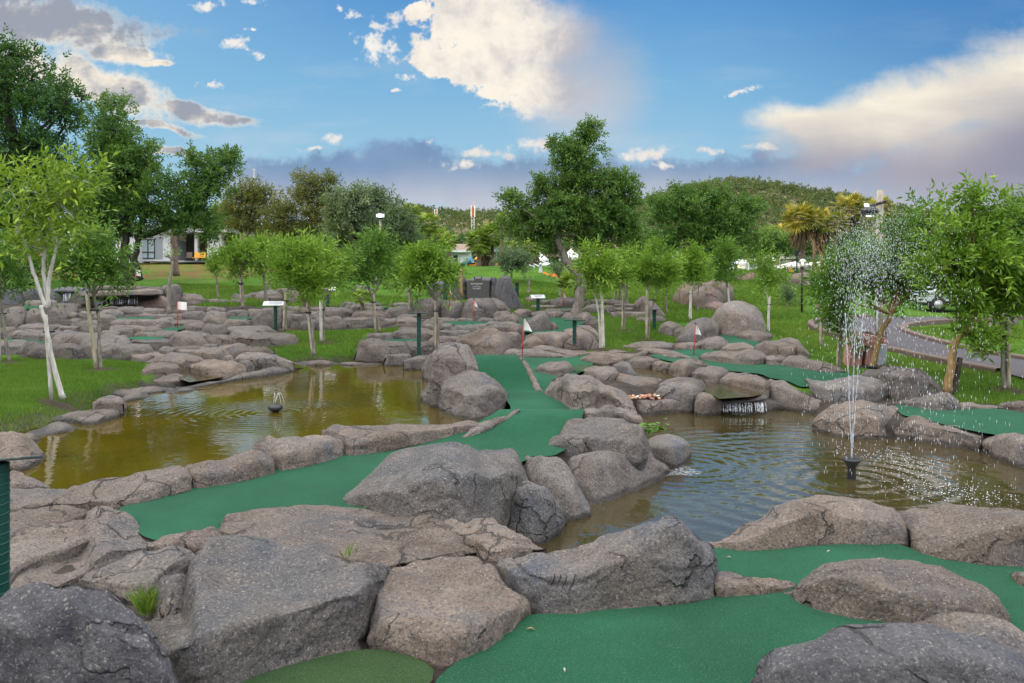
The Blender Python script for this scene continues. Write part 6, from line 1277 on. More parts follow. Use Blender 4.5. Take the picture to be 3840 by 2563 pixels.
# -- flags
GF = 'putting hole flags'
for (x, y, yt, fw, fh, sh, lab) in ((1197, 831, 730, 19, 29, 0, 'white triangular flag on a red stick at the top of the winding lane'), (1591, 815, 744, 13, 24, 0, 'white flag on a red stick on the right lane'), (407, 755, 692, 22, 18, 1, 'square white flag on a red stick among the left terraces'),
                                    (1087, 741, 687, 9, 17, 0, 'small triangular flag before the broad boulder with a hollow'), (1292, 709, 670, 7, 13, 0, 'tiny flag on a red stick left of the leaning tree'), (311, 662, 619, 12, 13, 1, 'flag on a red stick above the left waterfall'), (1031, 668, 660, 7, 13, 0, 'flag tip by the bent grey sapling')):
    lean = 2 if x in (1197, 1591) else 0
    D = float(groundD(x * 1.63474, y * 1.63474)[0])
    if x == 311: D = 31.0
    if x == 1031: y, yt, D = 700, 662, 30.0
    k = D / 1827.2; b = px(x, y, D); t = px(x + lean * 2.5, yt, D); r = root('hole_flag', x, y, D, lab, 'flag', GF)
    MB().tube([b - np.array((0, 0, .05)), (b + t) / 2, t], .007 + .0003 * D, 7).build('flagstick', M['red'], r, True)
    n, mm = 9, 6; V = []
    for i in range(n):
        for j in range(mm):
            u, v = i / (n - 1), j / (mm - 1)
            if sh: xx, zz = fw * u, -fh * v - 2 * u
            else: xx, zz = fw * u * (.35 + .65 * v if v > 0 else .3) , -fh * (v * (1 - .15 * u) + .25 * u * u)
            V.append((t[0] + xx * k, D + .03 * math.sin(u * 5 + v) , t[2] + zz * k))
    f = [(i * mm + j, i * mm + j + 1, (i + 1) * mm + j + 1, (i + 1) * mm + j) for i in range(n - 1) for j in range(mm - 1)]
    o = mesh_obj('flag_cloth', V, f, M['cloth'], None, b, True); o.parent = r; o.location = (0, 0, 0)
    MB().lathe(t, [(.02 + .0003 * D, 0), (.022 + .0003 * D, .02), (.012, .045)], 8).build('finial', M['black'], r, True)

# -- hole signs on green rope-wound posts
GP = 'green hole signposts'
for (x, y, yt, w, wh, lab) in ((632, 756, 698, 30, 1, 'green signpost with a white printed top on the edge of the middle terraces'), (961, 809, 720, 26, 0, 'dark-plated green signpost in the middle lawn before the wide rock'), (1318, 799, 736, 27, 0, 'dark-plated green signpost in front of the cracked rounded rock'),
                               (1234, 715, 682, 18, 1, 'small green signpost with a pale top behind the middle green'), (1186, 684, 650, 11, 0, 'green T-shaped signpost in the grass right of the engraved wall'), (1501, 754, 712, 18, 0, 'dark-plated green signpost on the right lawn behind the forked sapling'),
                               (668, 690, 640, 16, 0, 'bare green post among the rear middle rocks'), (752, 704, 664, 20, 1, 'white-topped signpost half hidden behind the white stake sapling'), (1022, 690, 640, 12, 0, 'green post behind the bent grey sapling')):
    D = float(groundD(x * 1.63474, y * 1.63474)[0]); k = D / 1827.2; b = px(x, y, D); t = px(x, yt, D); r = root('hole_sign', x, y, D, lab, 'signpost', GP)
    rr = 4.6 * k if D < 24 else 4.2 * k; P = np.linspace(b - np.array((0, 0, .1)), t, 30)
    MB().tube(P, rr, 10).build('post', M['green_post'], r, True)
    mb = MB(); tt = np.linspace(0, 1, 70); h = t[2] - b[2]
    mb.tube(np.stack([b[0] + rr * 1.02 * np.cos(tt * 2 * math.pi * h / (rr * 3.2)), D + rr * 1.02 * np.sin(tt * 2 * math.pi * h / (rr * 3.2)), b[2] + h * tt], -1), rr * .16, 5); mb.build('rope', M['ropegreen'], r, True)
    tl = .42 if wh else -.02
    MB().box((t[0], D - .02, t[2] + .02), (w * 2 * k * .9, .34, .025), .15 if wh else 0, .006, rx=tl).build('sign_plate', M['plate_white' if wh else 'plate_dark'], r)
    if wh and x in (632, 1234):
        mb = MB()
        for q in range(4): mb.box((t[0] + (-.02 + .03 * (q % 2)), D - .11 + q * .055, t[2] + .037 + (-.09 + q * .055) * math.tan(tl)), (w * k * (1.0 if q else .6), .018, .003), .15, 0, rx=tl)
        mb.build('printed_lines', simple('grey_print', (.20, .21, .24), .6) if 'grey_print' not in bpy.data.materials else bpy.data.materials['grey_print'], r)
D = 5.15; r = root('hole_sign', 8, 1372, D, 'thick dark green signpost with a slanted plate at the left picture edge', 'signpost', GP)
b, t = px(2, 1400, D), px(2, 1062, D); P = np.linspace(b - np.array((0, 0, .3)), t, 60); MB().tube(P, .050, 14).build('post', M['green_post'], r, True)
tt = np.linspace(0, 1, 420); h = t[2] - b[2]; MB().tube(np.stack([b[0] + .050 * np.cos(tt * 2 * math.pi * 15), D + .050 * np.sin(tt * 2 * math.pi * 15), b[2] + h * tt], -1), .0045, 6).build('rope', M['ropegreen'], r, True)
MB().box((t[0], D + .02, t[2] + .015), (.36, .30, .018), .12, .005, rx=-.19, ry=-.05).build('sign_plate', M['plate_dark'], r)

# -- engraved slab
D = float(groundD(*pts('C6', [(2040, 305)])[0])[0]); q0, q1 = pts('C6', [(1932, 122), (2145, 320)]); a, b = unproj(*q0, D), unproj(*q1, D)
r = empty('engraved_wall', ((a[0] + b[0]) / 2, D, b[2]), 'flat dark slab with small white lettering standing between tapered dark rocks', 'sign')
MB().box(((a[0] + b[0]) / 2, D + .2, (a[2] + b[2]) / 2 - .1), (b[0] - a[0], .35, a[2] - b[2] + .2), 0, .04).build('slab', M['slabsign'], r)
def text(s, x, z, y, size, mat, parent, name='lettering', align='CENTER'):
    c = bpy.data.curves.new(name, 'FONT'); c.body = s; c.size = size; c.align_x = align; c.extrude = .004
    o = bpy.data.objects.new(name, c); COL.objects.link(o); o.rotation_euler = (math.pi / 2, 0, 0); c.materials.append(mat)
    pr = parent_origin(parent); o.parent = parent; o.location = (x - pr[0], y - pr[1], z - pr[2]); return o
cx_, cz_ = unproj(*pts('C6', [(2025, 180)])[0], D)[[0, 2]]; s_ = D / F
for t_, yy, sz in (('GOLF RANGE', 165, 17), ('of', 175, 13), ('Course of Nature', 187, 10.5), ('_________________', 193, 9), ('000 000 0000', 209, 12)):
    z_ = unproj(*pts('C6', [(2025, yy)])[0], D)[2]; text(t_, cx_, z_, D + .02, sz * .40869 * s_ * 1.0 * .75 * 1.4, M['ink'], r)
mb = MB(); a1, a2 = unproj(*pts('C6', [(2005, 116)])[0], D), unproj(*pts('C6', [(2070, 116)])[0], D)
mb.tube([a1, (a1 + a2) / 2, a2], .03, 6); mb.tube([a1, a1 + (0, 0, .12)], .03, 6); mb.tube([a2, a2 + (0, 0, .12)], .03, 6)
mb.build('bracket', M['black'], r)
D = 34.0; p0, p1 = px(1057, 672, D), px(1060, 628, D); MB().tube([px(1060.5, 682, D), p0, px(1057, 612, D)], .075, 8).build('tilted_pole', M['bark_tan'], None, True, p0); tag(bpy.data.objects['tilted_pole'], 'tall orange-brown pole standing beside the engraved slab', 'pole')

# -- pink timber frame beside the right lane
D = 20.3; k = D / 1827.2; r = root('timber_frame', 1990, 860, D, 'leaning frame of faded pink timbers with a bolt at the end of the right lane', 'timber frame')
def beam(p, q, w, dep, mat='pinkwood', name='beam', yo=0.0):
    a, b = px(*p, D), px(*q, D); d = b - a; L = np.linalg.norm(d); an = math.atan2(d[2], d[0]); c = (a + b) / 2
    return MB().box((c[0], D + yo + dep / 2, c[2]), (L, dep, w * k), 0, .015, ry=-an).build(name, M[mat], r)
beam((1963, 866), (1972, 786), 21, .45, name='post'); beam((1953, 856), (1962, 790), 12, .4, 'pinkwood', 'post', .06); beam((1993, 862), (2003, 790), 16, .4, 'pinkwood', 'post', .12)
beam((1950, 776), (2004, 791), 17, .5, name='cross_beam', yo=-.12); beam((1966, 766), (2024, 780), 12, .45, name='cross_beam', yo=.35)
beam((2006, 780), (2048, 784), 13, .5, 'pinkwood', 'cross_beam', .4); beam((2030, 860), (2036, 792), 22, .3, 'grey_wall', 'panel', .25); beam((2044, 800), (2048, 785), 10, .5, 'pinkwood', 'cross_beam', .3)
beam((1980, 862), (1986, 795), 18, .1, 'black', 'recess_panel', .38); beam((2010, 855), (2016, 790), 18, .15, 'rust', 'panel', .32)
a = px(1968, 811, D); MB().tube([a + (0, -.10, 0), a + (0, .05, 0)], .065, 12).build('bolt', M['rust'], r, True)
# -- wooden lamp pole with floodlight
D = 24.0; k = D / 1827.2; r = root('lamp_pole', 2018, 775, D, 'tall round timber pole carrying a black floodlight, behind the fountain spray', 'lamp pole')
MB().tube(np.array([px(2016, 800, D), px(2017, 650, D), px(2018.5, 437, D)]), [.115, .11, .10], 14).build('pole', M['pole'], r, True)
bx(r, 'base_box', 'rust', 1993, 2035, 760, 777, D - .4, .4, .02)
MB().tube([px(2012, 776, D - .2), px(2012, 690, D - .2), px(2013, 600, D - .2)], .03, 8).build('cable_pipe', M['white'], r, True)
mb = MB(); c = px(1995, 479, D - .35); mb.lathe(c - (0, 0, .12), [(.10, -.08), (.24, -.02), (.26, .04), (.22, .12), (.10, .18)], 18); f1 = mb.build('floodlight', M['black'], r, True)
MB().box(px(2014, 468, D - .25), (.5, .12, .09), 0, .02, ry=-.3).build('bracket', M['black'], r)
MB().lathe(c - (0, 0, .235), [(.02, 0), (.1, .005), (.11, .02)], 14).build('lens', M['lamp_cold'], f1, True)
MB().box(px(1988, 471, D - .72), (.13, .04, .09), 0, .02, rx=-.5).build('lens', M['lamp_cold'], f1)

# -- globe lamp, floodlight mast, radio masts
D = float(groundD(1839 * 1.63474, 716 * 1.63474)[0]); k = D / 1827.2; r = root('globe_lamp', 1839, 716, D, 'dark lamp post with a lit clear glass globe on the right lawn', 'street lamp')
MB().tube([px(1839, 720, D), px(1839.5, 660, D), px(1840, 617, D)], 2.3 * k, 10).build('post', M['black'], r, True)
MB().lathe(px(1840, 617, D), [(2.5 * k, 0), (4.5 * k, 2 * k), (4.5 * k, 4 * k), (3 * k, 5 * k)], 14).build('collar', M['black'], r, True)
c = px(1841, 603, D); an = np.linspace(-1.35, 1.57, 12); g_ = MB().lathe(c, [(max(.002, 9 * k * math.cos(q)), 9 * k * math.sin(q)) for q in an], 22).build('globe', M['globe'], r, True)
MB().lathe(c - (0, 0, 2 * k), [(1 * k, -3 * k), (2.8 * k, 0), (2.4 * k, 3 * k), (.5 * k, 4.5 * k)], 12).build('bulb', M['lamp_warm'], g_, True)
D = 62.0; k = D / 1827.2; r = root('floodlight_mast', 871, 625, D, 'pale mast with a lit rectangular floodlight above the grey-green trees', 'lamp post')
MB().tube([px(872, 640, D), px(872, 560, D), px(872, 501, D)], 2.6 * k, 8).build('mast', M['pole'], r, True)
hd = bx(r, 'lamp_head', 'black', 862, 882, 490, 500, D - .3, .4, .03)
bx(hd, 'lit_panel', 'lamp_cold', 867, 877, 491, 499, D - .33, .02)
bx(hd, 'lit_panel', 'lamp_cold', 863.2, 865.6, 491.5, 498.5, D - .33, .02); bx(hd, 'lit_panel', 'lamp_cold', 878.6, 881, 491.5, 498.5, D - .33, .02)
def mast(x, y0, y1, D, w, lab, top):
    k = D / 1827.2; r = root('radio_mast', x, y0, D, lab, 'mast'); mb = MB(); a, b = px(x, y0, D), px(x, y1, D); s = w * k / 2
    for i in (-1, 1):
        for j in (-1, 1): mb.tube([a + (i * s, j * s, 0), b + (i * s * .8, j * s * .8, 0)], s * .16, 5)
    n = 9
    for q in range(n):
        z0, z1 = a[2] + (b[2] - a[2]) * q / n, a[2] + (b[2] - a[2]) * (q + 1) / n; i = 1 if q % 2 else -1
        for j in (-1, 1): mb.tube([(a[0] - i * s, D + j * s, z0), (a[0] + i * s, D + j * s, z1)], s * .11, 4)
    mb.build('lattice', M['mast'], r)
    if top:
        for i in (-1, 0, 1): MB().box(px(x + i * w * .55, y1 - top / 2, D), (w * k * .30, w * k * .3, top * k), 0, .05).build('antenna', M['white'] if i else M['mast_red'], r)
        MB().tube([px(x + w * .3, y1 - top, D), px(x + w * .3, y1 - top - 9, D)], w * k * .06, 5).build('rod', M['mast'], r)
mast(1085, 545, 498, 230, 7.5, 'lattice radio mast with a cluster of pale antennas above the palm clump', 26)
mast(583, 440, 392, 260, 3.5, 'thin red and white mast over the thorn tree', 4); mast(942 + 58, 520, 492, 300, 5, 'stubby pinkish mast rising behind the fan palm head', 12)

# -- white house on the left
D = 84.0; r = root('white_house', 340, 600, D, 'low white house with flat roof, curtained window and dark porch behind the left trees', 'house')
bx(r, 'wall', 'white', 294, 391, 532, 600, D, 6); bx(r, 'roof', 'grey_wall', 285, 520, 524, 533, D - .6, 9); bx(r, 'back_wall', 'brown_wall', 391.2, 476, 534, 600, D + 4, .4)
bx(r, 'pillar', 'white', 475, 508, 533, 600, D, 4.5); bx(r, 'pillar', 'white', 446, 453, 533, 600, D + .2, .5); bx(r, 'panel', 'grey_wall', 356, 373, 545, 594, D - .05, .08)
w_ = bx(r, 'window', 'glass', 309, 355, 549, 594, D - .08, .1); bx(w_, 'curtain', 'curtain', 311, 324, 551, 592, D - .1, .03); bx(w_, 'curtain', 'curtain', 326, 338, 551, 592, D - .1, .03); bx(w_, 'curtain', 'curtain', 340, 353, 551, 592, D - .1, .03)
bx(w_, 'sill', 'black', 309, 355, 578, 580, D - .16, .06); bx(w_, 'frame', 'black', 324, 326, 549, 594, D - .16, .06); bx(w_, 'frame', 'black', 338.4, 340, 549, 594, D - .16, .06)
bx(r, 'porch_floor', 'grey_wall', 391, 508, 598, 602, D - .5, 5)
r = root('white_house', 120, 600, D - 4, 'white house wing with brick louvres glimpsed through the young lime-leaved tree', 'house')
bx(r, 'wall', 'white', 20, 292, 512, 535, D - 4, 6); bx(r, 'wall', 'white', 150, 166, 535, 602, D - 4, 5); bx(r, 'louvre', 'roof_tile', 70, 104, 538, 602, D - 3.6, .3); bx(r, 'wall', 'grey_wall', 20, 70, 535, 602, D - 3.5, 5); bx(r, 'wall', 'grey_wall', 104, 150, 535, 602, D - 2.5, 5)
bx(r, 'wall', 'white', 166, 292, 540, 602, D - 3.4, 5); bx(r, 'window', 'glass', 180, 262, 545, 585, D - 3.5, .1); bx(r, 'roof', 'grey_wall', 10, 296, 506, 512, D - 4.5, 7)
def chair(x, y, D, lab, w=11, group='orange terrace chairs', name='terrace_chair', mat='yellow'):
    k = D / 1827.2; b = px(x, y, D); b[2] = max(b[2], float(gh(b[0], D)) + .02) if False else b[2]; r = empty(name, b, lab, 'chair', group); s = w * k
    MB().box(b + (0, 0, s * .55), (s, s, s * .12), 0, .01).build('seat', M[mat], r); MB().box(b + (0, s * .5, s * 1.05), (s, s * .12, s), 0, .01, rx=-.2).build('backrest', M[mat], r)
    for i in (-1, 1):
        for j in (-1, 1): MB().box(b + (i * s * .45, j * s * .45, s * .26), (s * .08, s * .08, s * .54)).build('leg', M['black'], r)
for i, x in enumerate((432, 450, 464)): chair(x, 599, D - .8, ('dark wooden porch chair by the peeling trunk', 'left yellow chair on the dark porch', 'right yellow chair on the dark porch')[i], 13, 'porch chairs', 'porch_chair', ('brown_wall', 'yellow', 'yellow')[i])

# -- white gabled house, restaurant canopies and the pale building on the right
D = 98.0; r = root('gabled_house', 1040, 604, D, 'white house with a sloping pale roof behind the playground palms', 'house')
bx(r, 'wall', 'white', 985, 1078, 575, 612, D, 8); a, b, c, d2 = px(980, 577, D - .5), px(1082, 577, D - .5), px(1078, 560, D + 4), px(1050, 560, D + 4)
mesh = np.array([a, b, c, d2, a + (0, 9, 0), b + (0, 9, 0)]); o = mesh_obj('roof', mesh, [(0, 1, 2, 3), (3, 2, 5, 4), (1, 5, 2), (0, 3, 4), (0, 4, 5, 1)], M['roof_tile'], None, parent_origin(r), False); o.parent = r; o.location = (0, 0, 0)
w_ = bx(r, 'window', 'glass', 1022, 1034, 586, 604, D - .06, .1); w_ = bx(r, 'window', 'glass', 1040, 1050, 586, 610, D - .06, .1); bx(r, 'fascia', 'white', 980, 1082, 574, 579, D - .7, .25)
def pyramid(r, name, mat, x0, x1, ye, yt, D, dep, xt=None, vertical=.12):
    k = D / 1827.2; a, b = px(x0, ye, D), px(x1, ye, D); t = px(xt or (x0 + x1) / 2, yt, D + dep / 2); z = a[2]
    V = [(a[0], D, z), (b[0], D, z), (b[0], D + dep, z), (a[0], D + dep, z)]; V += [(v[0], v[1], v[2] - vertical) for v in V] + [tuple(t)]
    f = [(0, 1, 8), (1, 2, 8), (2, 3, 8), (3, 0, 8), (4, 5, 1, 0), (5, 6, 2, 1), (6, 7, 3, 2), (7, 4, 0, 3), (7, 6, 5, 4)]
    o = mesh_obj(name, V, f, M[mat], None, parent_origin(r), False); o.parent = r; o.location = (0, 0, 0); return o
def canopy(x0, x1, ye, yt, yb, D, lab, dep=5.0, wall=False, xt=None):
    r = root('canopy_tent', (x0 + x1) / 2, yb, D, lab, 'canopy', 'white canopies'); pyramid(r, 'canvas', 'offwhite', x0, x1, ye, yt, D, dep, xt, .18)
    for x, dd in ((x0 + .6, .05), (x1 - .6, .05), (x0 + .6, dep - .1), (x1 - .6, dep - .1)): MB().tube([px(x, yb, D) + (0, dd, -.3), px(x, ye, D) + (0, dd, 0)], .06, 6).build('leg', M['white'], r)
    if wall: bx(r, 'side_curtain', 'offwhite', x0 + .8, x0 + (x1 - x0) * .4, ye, yb, D + dep * .5, .06)
    return r
D = 92.0; r = root('restaurant', 1300, 628, D, 'long low brown restaurant in shade behind the white canopies', 'building')
bx(r, 'wall', 'brown_wall', 1205, 1480, 590, 640, D + 2, 8); o = pyramid(r, 'roof', 'roof_tile', 1200, 1400, 588, 560, D + 1, 12, 1290); bx(r, 'glass_front', 'glass', 1215, 1330, 598, 630, D + 1.9, .08); bx(r, 'pillar', 'white', 1262, 1266, 590, 632, D + 1.6, .25)
for q in ((1137, 1168, 597, 588, 618, 84, 'flat white canopy beside the basketball board'), (1216, 1258, 595, 579, 632, 82, 'white canopy behind the first folded umbrella'), (1290, 1332, 592, 570, 636, 80, 'tall white canopy to the right of the leaning tree'), (1240, 1262, 608, 602, 632, 78, 'small low white canopy between two folded umbrellas'),
          (1400, 1450, 598, 580, 632, 82, 'white canopy behind the twin-stemmed bright sapling'), (1468, 1520, 600, 583, 632, 80, 'white canopy behind the forked sapling'), (1530, 1580, 598, 582, 630, 80, 'white canopy behind the tall pale-trunked sapling'), (1600, 1660, 602, 586, 630, 80, 'white canopy under the round-headed tree'),
          (1682, 1718, 604, 594, 626, 76, 'white canopy with a lit lamp on the crest of the right lawn'), (1804, 1846, 611, 600, 632, 80, 'white curtained canopy left of the globe lamp'), (1862, 1900, 608, 598, 630, 84, 'white canopy behind the palm with a wide skirt')):
    canopy(*q, wall=q[0] in (1682, 1804, 1468, 1600))
D = 75.8; r = root('wall_lamp', 1695, 613, D, 'small lit round lamp on the canopy curtain', 'lamp'); a = px(1695, 613, D); MB().lathe(a - (0, 0, .12), [(.02, 0), (.12, .06), (.14, .14), (.08, .24), (.02, .28)], 12).build('bulb', M['lamp_warm'], r, True); MB().tube([a, a + (0, .25, -.05)], .03, 6).build('bracket', M['black'], r)
D = 100.0; r = root('pale_building', 1850, 612, D, 'long pale grey flat-roofed building behind the golden palms', 'building'); bx(r, 'wall', 'grey_wall', 1790, 1990, 592, 640, D, 8); bx(r, 'parapet', 'white', 1788, 1992, 583, 594, D - .3, 9); bx(r, 'tower', 'white', 1838, 1848, 576, 600, D - .6, 1.5)
bx(r, 'window', 'glass', 1875, 1888, 604, 618, D - .05, .08); bx(r, 'window', 'glass', 1905, 1920, 604, 618, D - .05, .08)
D = 96.0; r = root('grey_building', 1725, 612, D, 'grey flat building right of the lamp-lit canopy', 'building'); bx(r, 'wall', 'grey_wall', 1714, 1785, 598, 634, D, 8); bx(r, 'roof', 'white', 1712, 1787, 594, 599, D - .4, 9); bx(r, 'door', 'brown_wall', 1738, 1746, 604, 630, D - .05, .08)
D = 70.0; r = root('direction_sign', 1828, 628, D, 'dark box sign on a thin post left of the globe lamp', 'sign'); MB().tube([px(1828, 634, D), px(1828, 576, D)], .06, 6).build('post', M['black'], r); bx(r, 'sign_box', 'black', 1823, 1833, 574, 587, D - .15, .2, .02)
GU = 'folded white umbrellas'
def umbrella(x, yt, yb, w, D, lab):
    k = D / 1827.2; r = root('folded_umbrella', x, yb, D, lab, 'umbrella', GU); a = px(x, yb, D); h = (yb - yt) * k; g = np.random.default_rng(int(x)); n = 20; V, f = [], []
    MB().tube([a - (0, 0, .3), a + (0, 0, h)], .04, 6).build('pole', M['white'], r)
    prof = [(.05, 1), (.38, .93), (.5, .86), (.33, .84), (.42, .6), (.52, .3), (.62, .1)]
    for q, (rr, zz) in enumerate(prof):
        for i in range(n): an = 2 * math.pi * i / n; m_ = 1 + (.22 * (1 if i % 2 else -1) if q > 2 else 0); V.append((a[0] + rr * w * k / 2 * 1.6 * m_ * math.cos(an), D + rr * w * k / 2 * 1.6 * m_ * math.sin(an), a[2] + h * zz + (g.uniform(-.06, .06) * h if q == len(prof) - 1 else 0)))
    f = [(q * n + i, q * n + (i + 1) % n, (q + 1) * n + (i + 1) % n, (q + 1) * n + i) for q in range(len(prof) - 1) for i in range(n)] + [tuple(range(n))]
    o = mesh_obj('canvas', V, f, M['offwhite'], None, parent_origin(r), True); o.parent = r; o.location = (0, 0, 0)
umbrella(1240, 602, 641, 10, 58, 'folded white umbrella in front of the brown restaurant'); umbrella(1297, 592, 640, 13, 60, 'larger folded umbrella to the left of the leaning tree trunk'); umbrella(1199, 603, 628, 8, 66, 'smaller folded umbrella by the blue climbing panel'); umbrella(1428, 578, 626, 10, 70, 'folded umbrella tip between the bright saplings')
mb = MB(); 
for D, p in ((60, ((1197, 604), (1226, 612), (1221, 636))), (62, ((1224, 606), (1243, 614))), (61, ((1243, 600), (1262, 606)))):
    mb = MB().tube([px(x, y, D) for x, y in p], .06, 6); tag(mb.build('awning_frame', M['white'], None, False, px(*p[0], D)), ('bent white awning frame in front of the shaggy palm', 'short white awning strut left of the first folded umbrella', 'white awning strut above the small low canopy')[(60, 62, 61).index(D)], 'awning frame')
for i, (x, y, D) in enumerate(((1229, 634, 62), (1250, 637, 57), (1257, 640, 56), (1268, 640, 55), (1276, 642, 55))): chair(x, y, D, ('orange terrace chair beside the shaggy palm', 'orange terrace chair just right of the first folded umbrella', 'orange terrace chair, second right of the first folded umbrella', 'orange terrace chair left of the grey-green sapling', 'orange terrace chair touching the grey-green sapling')[i], 8, mat='orange')
for i, (x, y, D) in enumerate(((1873, 630, 74), (1892, 631, 73), (1815, 629, 76))): chair(x, y, D, ('orange lounger chair left of the palm foot boulder pair', 'orange lounger chair at the end of the right lawn crest', 'orange lounger chair inside the curtained canopy')[i], 9, mat='orange')

# -- playground
D = 78.0; r = root('playground', 1110, 612, D, 'playground frame with yellow roofs, teal canopy and orange panels behind the palms', 'playground')
pyramid(r, 'canopy', 'teal', 1062, 1090, 604, 586, D, 5, 1078); pyramid(r, 'roof', 'yellow', 1155, 1171, 583, 574, D, 2.0); pyramid(r, 'roof', 'yellow', 1088, 1106, 594, 586, D, 2)
for x in (1157, 1169, 1190, 1197, 1090, 1104): bx(r, 'post', 'black', x - .8, x + .8, 578 if x < 1180 and x > 1110 else 590 if x < 1110 else 572, 620, D + .2, .15)
bx(r, 'panel', 'yellow', 1160, 1182, 584, 593, D + .3, .1); bx(r, 'panel', 'yellow', 1188, 1199, 587, 594, D + .3, .1); bx(r, 'panel', 'orange', 1076, 1092, 603, 611, D, .15); bx(r, 'panel', 'yellow', 1096, 1108, 600, 613, D + .3, .12); bx(r, 'panel', 'orange', 1137, 1146, 602, 616, D + .2, .12)
MB().tube([px(1078, 600, D - .4), px(1072, 602, D - .6), px(1066, 606, D - .8), px(1061, 611, D - 1.0)], .26, 12).build('tube_slide', M['teal'], r, True)
bp = bx(r, 'climbing_panel', 'blue', 1199, 1211, 594, 614, D - .2, .15); c = px(1196, 600, D - .5); MB().lathe(c, [(max(.01, .20 * math.cos(q)), .24 * math.sin(q)) for q in np.linspace(-1.5, 1.5, 9)], 14).build('ball', M['ballred'], r, True); bx(r, 'deck', 'teal', 1112, 1150, 592, 600, D + 1.5, .3)
D = 70.5; r = root('basketball_board', 1139, 614, D, 'pale green basketball backboard on a pole beside the smooth white palm', 'backboard'); MB().tube([px(1138.5, 620, D), px(1138.5, 575, D)], .07, 6).build('pole', M['steel'], r); b_ = bx(r, 'board', 'curtain', 1133, 1144, 565.5, 577, D - .15, .06); bx(b_, 'border', 'white', 1133, 1144, 565, 566.2, D - .17, .05); bx(b_, 'border', 'white', 1133, 1144, 576.3, 577.5, D - .17, .05)

# -- parked cars beyond the grass island
def car(x0, x1, yb, D, lab, paint, hgt=1.75):
    """side view, nose to the left"""
    k = D / 1827.2; a = px(x0, yb, D); L = (x1 - x0) * k; gz = float(gh(a[0] + L / 2, D)); r = empty('parked_car', (a[0] + L / 2, D, gz), lab, 'car', 'parked cars')
    prof = [(0, .45), (.01, .80), (.06, .93), (.24, 1.02), (.34, hgt - .08), (.42, hgt), (.80, hgt), (.93, hgt - .15), (.985, 1.05), (1, .8), (1, .45)]
    W = 1.8; V = []
    for s, ins in ((0, .12), (.08, 0), (W - .08, 0), (W, .12)):
        for u, z in prof: V.append((a[0] + L * (u if ins == 0 else .5 + (u - .5) * (.985)), D + s, gz + z * (1 if ins == 0 or z < 1.1 else .98)))
    n = len(prof); f = [(q * n + i, (q + 1) * n + i, (q + 1) * n + (i + 1) % n, q * n + (i + 1) % n) for q in range(3) for i in range(n)] + [tuple(range(n)), tuple(range(4 * n - 1, 3 * n - 1, -1))]
    o = mesh_obj('body', V, f, M[paint], None, parent_origin(r), False); o.parent = r; o.location = (0, 0, 0)
    for u0, u1 in ((.33, .54), (.56, .72), (.74, .90)):
        q = [(u0 + (.05 if u0 < .4 else 0), 1.06), (u1, 1.06), (u1 - (.03 if u1 > .85 else 0), hgt - .16), (u0 + (.11 if u0 < .4 else 0), hgt - .16)]
        v = [(a[0] + L * u, D - .012, gz + z) for u, z in q] + [(a[0] + L * u, D + .05, gz + z) for u, z in q]
        MB().add(v, [(0, 1, 2, 3), (7, 6, 5, 4), (0, 4, 5, 1), (1, 5, 6, 2), (2, 6, 7, 3), (3, 7, 4, 0)]).build('window', M['glass'], r)
    for u in (.18, .80):
        w = a[0] + L * u, gz + .34; ty = MB().tube([(w[0], D - .03, w[1]), (w[0], D + .2, w[1])], .36, 20).build('wheel', M['tyre'], r, True); MB().tube([(w[0], D - .045, w[1]), (w[0], D - .02, w[1])], .21, 14).build('rim', M['steel'], ty, True)
    MB().box((a[0] + L * .03, D - .005, gz + .82), (L * .05, .06, .14), 0, .02).build('headlight', M['plate_white'], r); MB().box((a[0] + L * .5, D + .5, gz + .4), (L * .96, 1.0, .2)).build('sill', M['black'], r)
car(2122, 2290, 760, 37, 'white estate car half hidden behind the tallest right-hand tree', 'carwhite'); car(2296, 2470, 752, 39, 'silver-white pickup car cut off by the right edge', 'carwhite', 1.9); car(2165, 2330, 740, 43, 'dark blue car parked behind the white estate car', 'carblue', 1.8)

# -- ponds: nozzles, spray, waterfalls, foam, lilies, pebbles
r = empty('fountain_nozzle', NZR, 'black funnel-shaped fountain nozzle standing in the right pond', 'fountain'); z = WR
MB().lathe((NZR[0], NZR[1], z), [(.055, -.3), (.055, .04), (.05, .12), (.075, .19), (.115, .235), (.118, .26), (.09, .262)], 20).build('funnel', M['black'], r, True)
g = np.random.default_rng(5); mb = MB(); top = np.array((NZR[0], NZR[1], z + .26))
def jet(vx, vy, vz, t1, n=26): t = np.linspace(0, t1, n)[:, None]; return top + np.array((vx, vy, vz)) * t - np.array((0, 0, 4.9)) * t * t
SP = []
for i, (vx, vy) in enumerate(((-.26, .05), (.14, -.08), (.56, .1), (-.20, .2))):
    P = jet(vx, vy, 7.9, .30, 60); P[:, :2] += g.normal(size=(60, 2)) * .002; mb.tube(P, np.linspace(.0055, .0045, 60) * (1 + .6 * g.normal(size=60).clip(-1.3, 1.3)).clip(.15), 5)
tag(mb.build('fountain_jets', M['drop'], None, True, top), 'thin white water jets shooting up from the black nozzle', 'water jet')
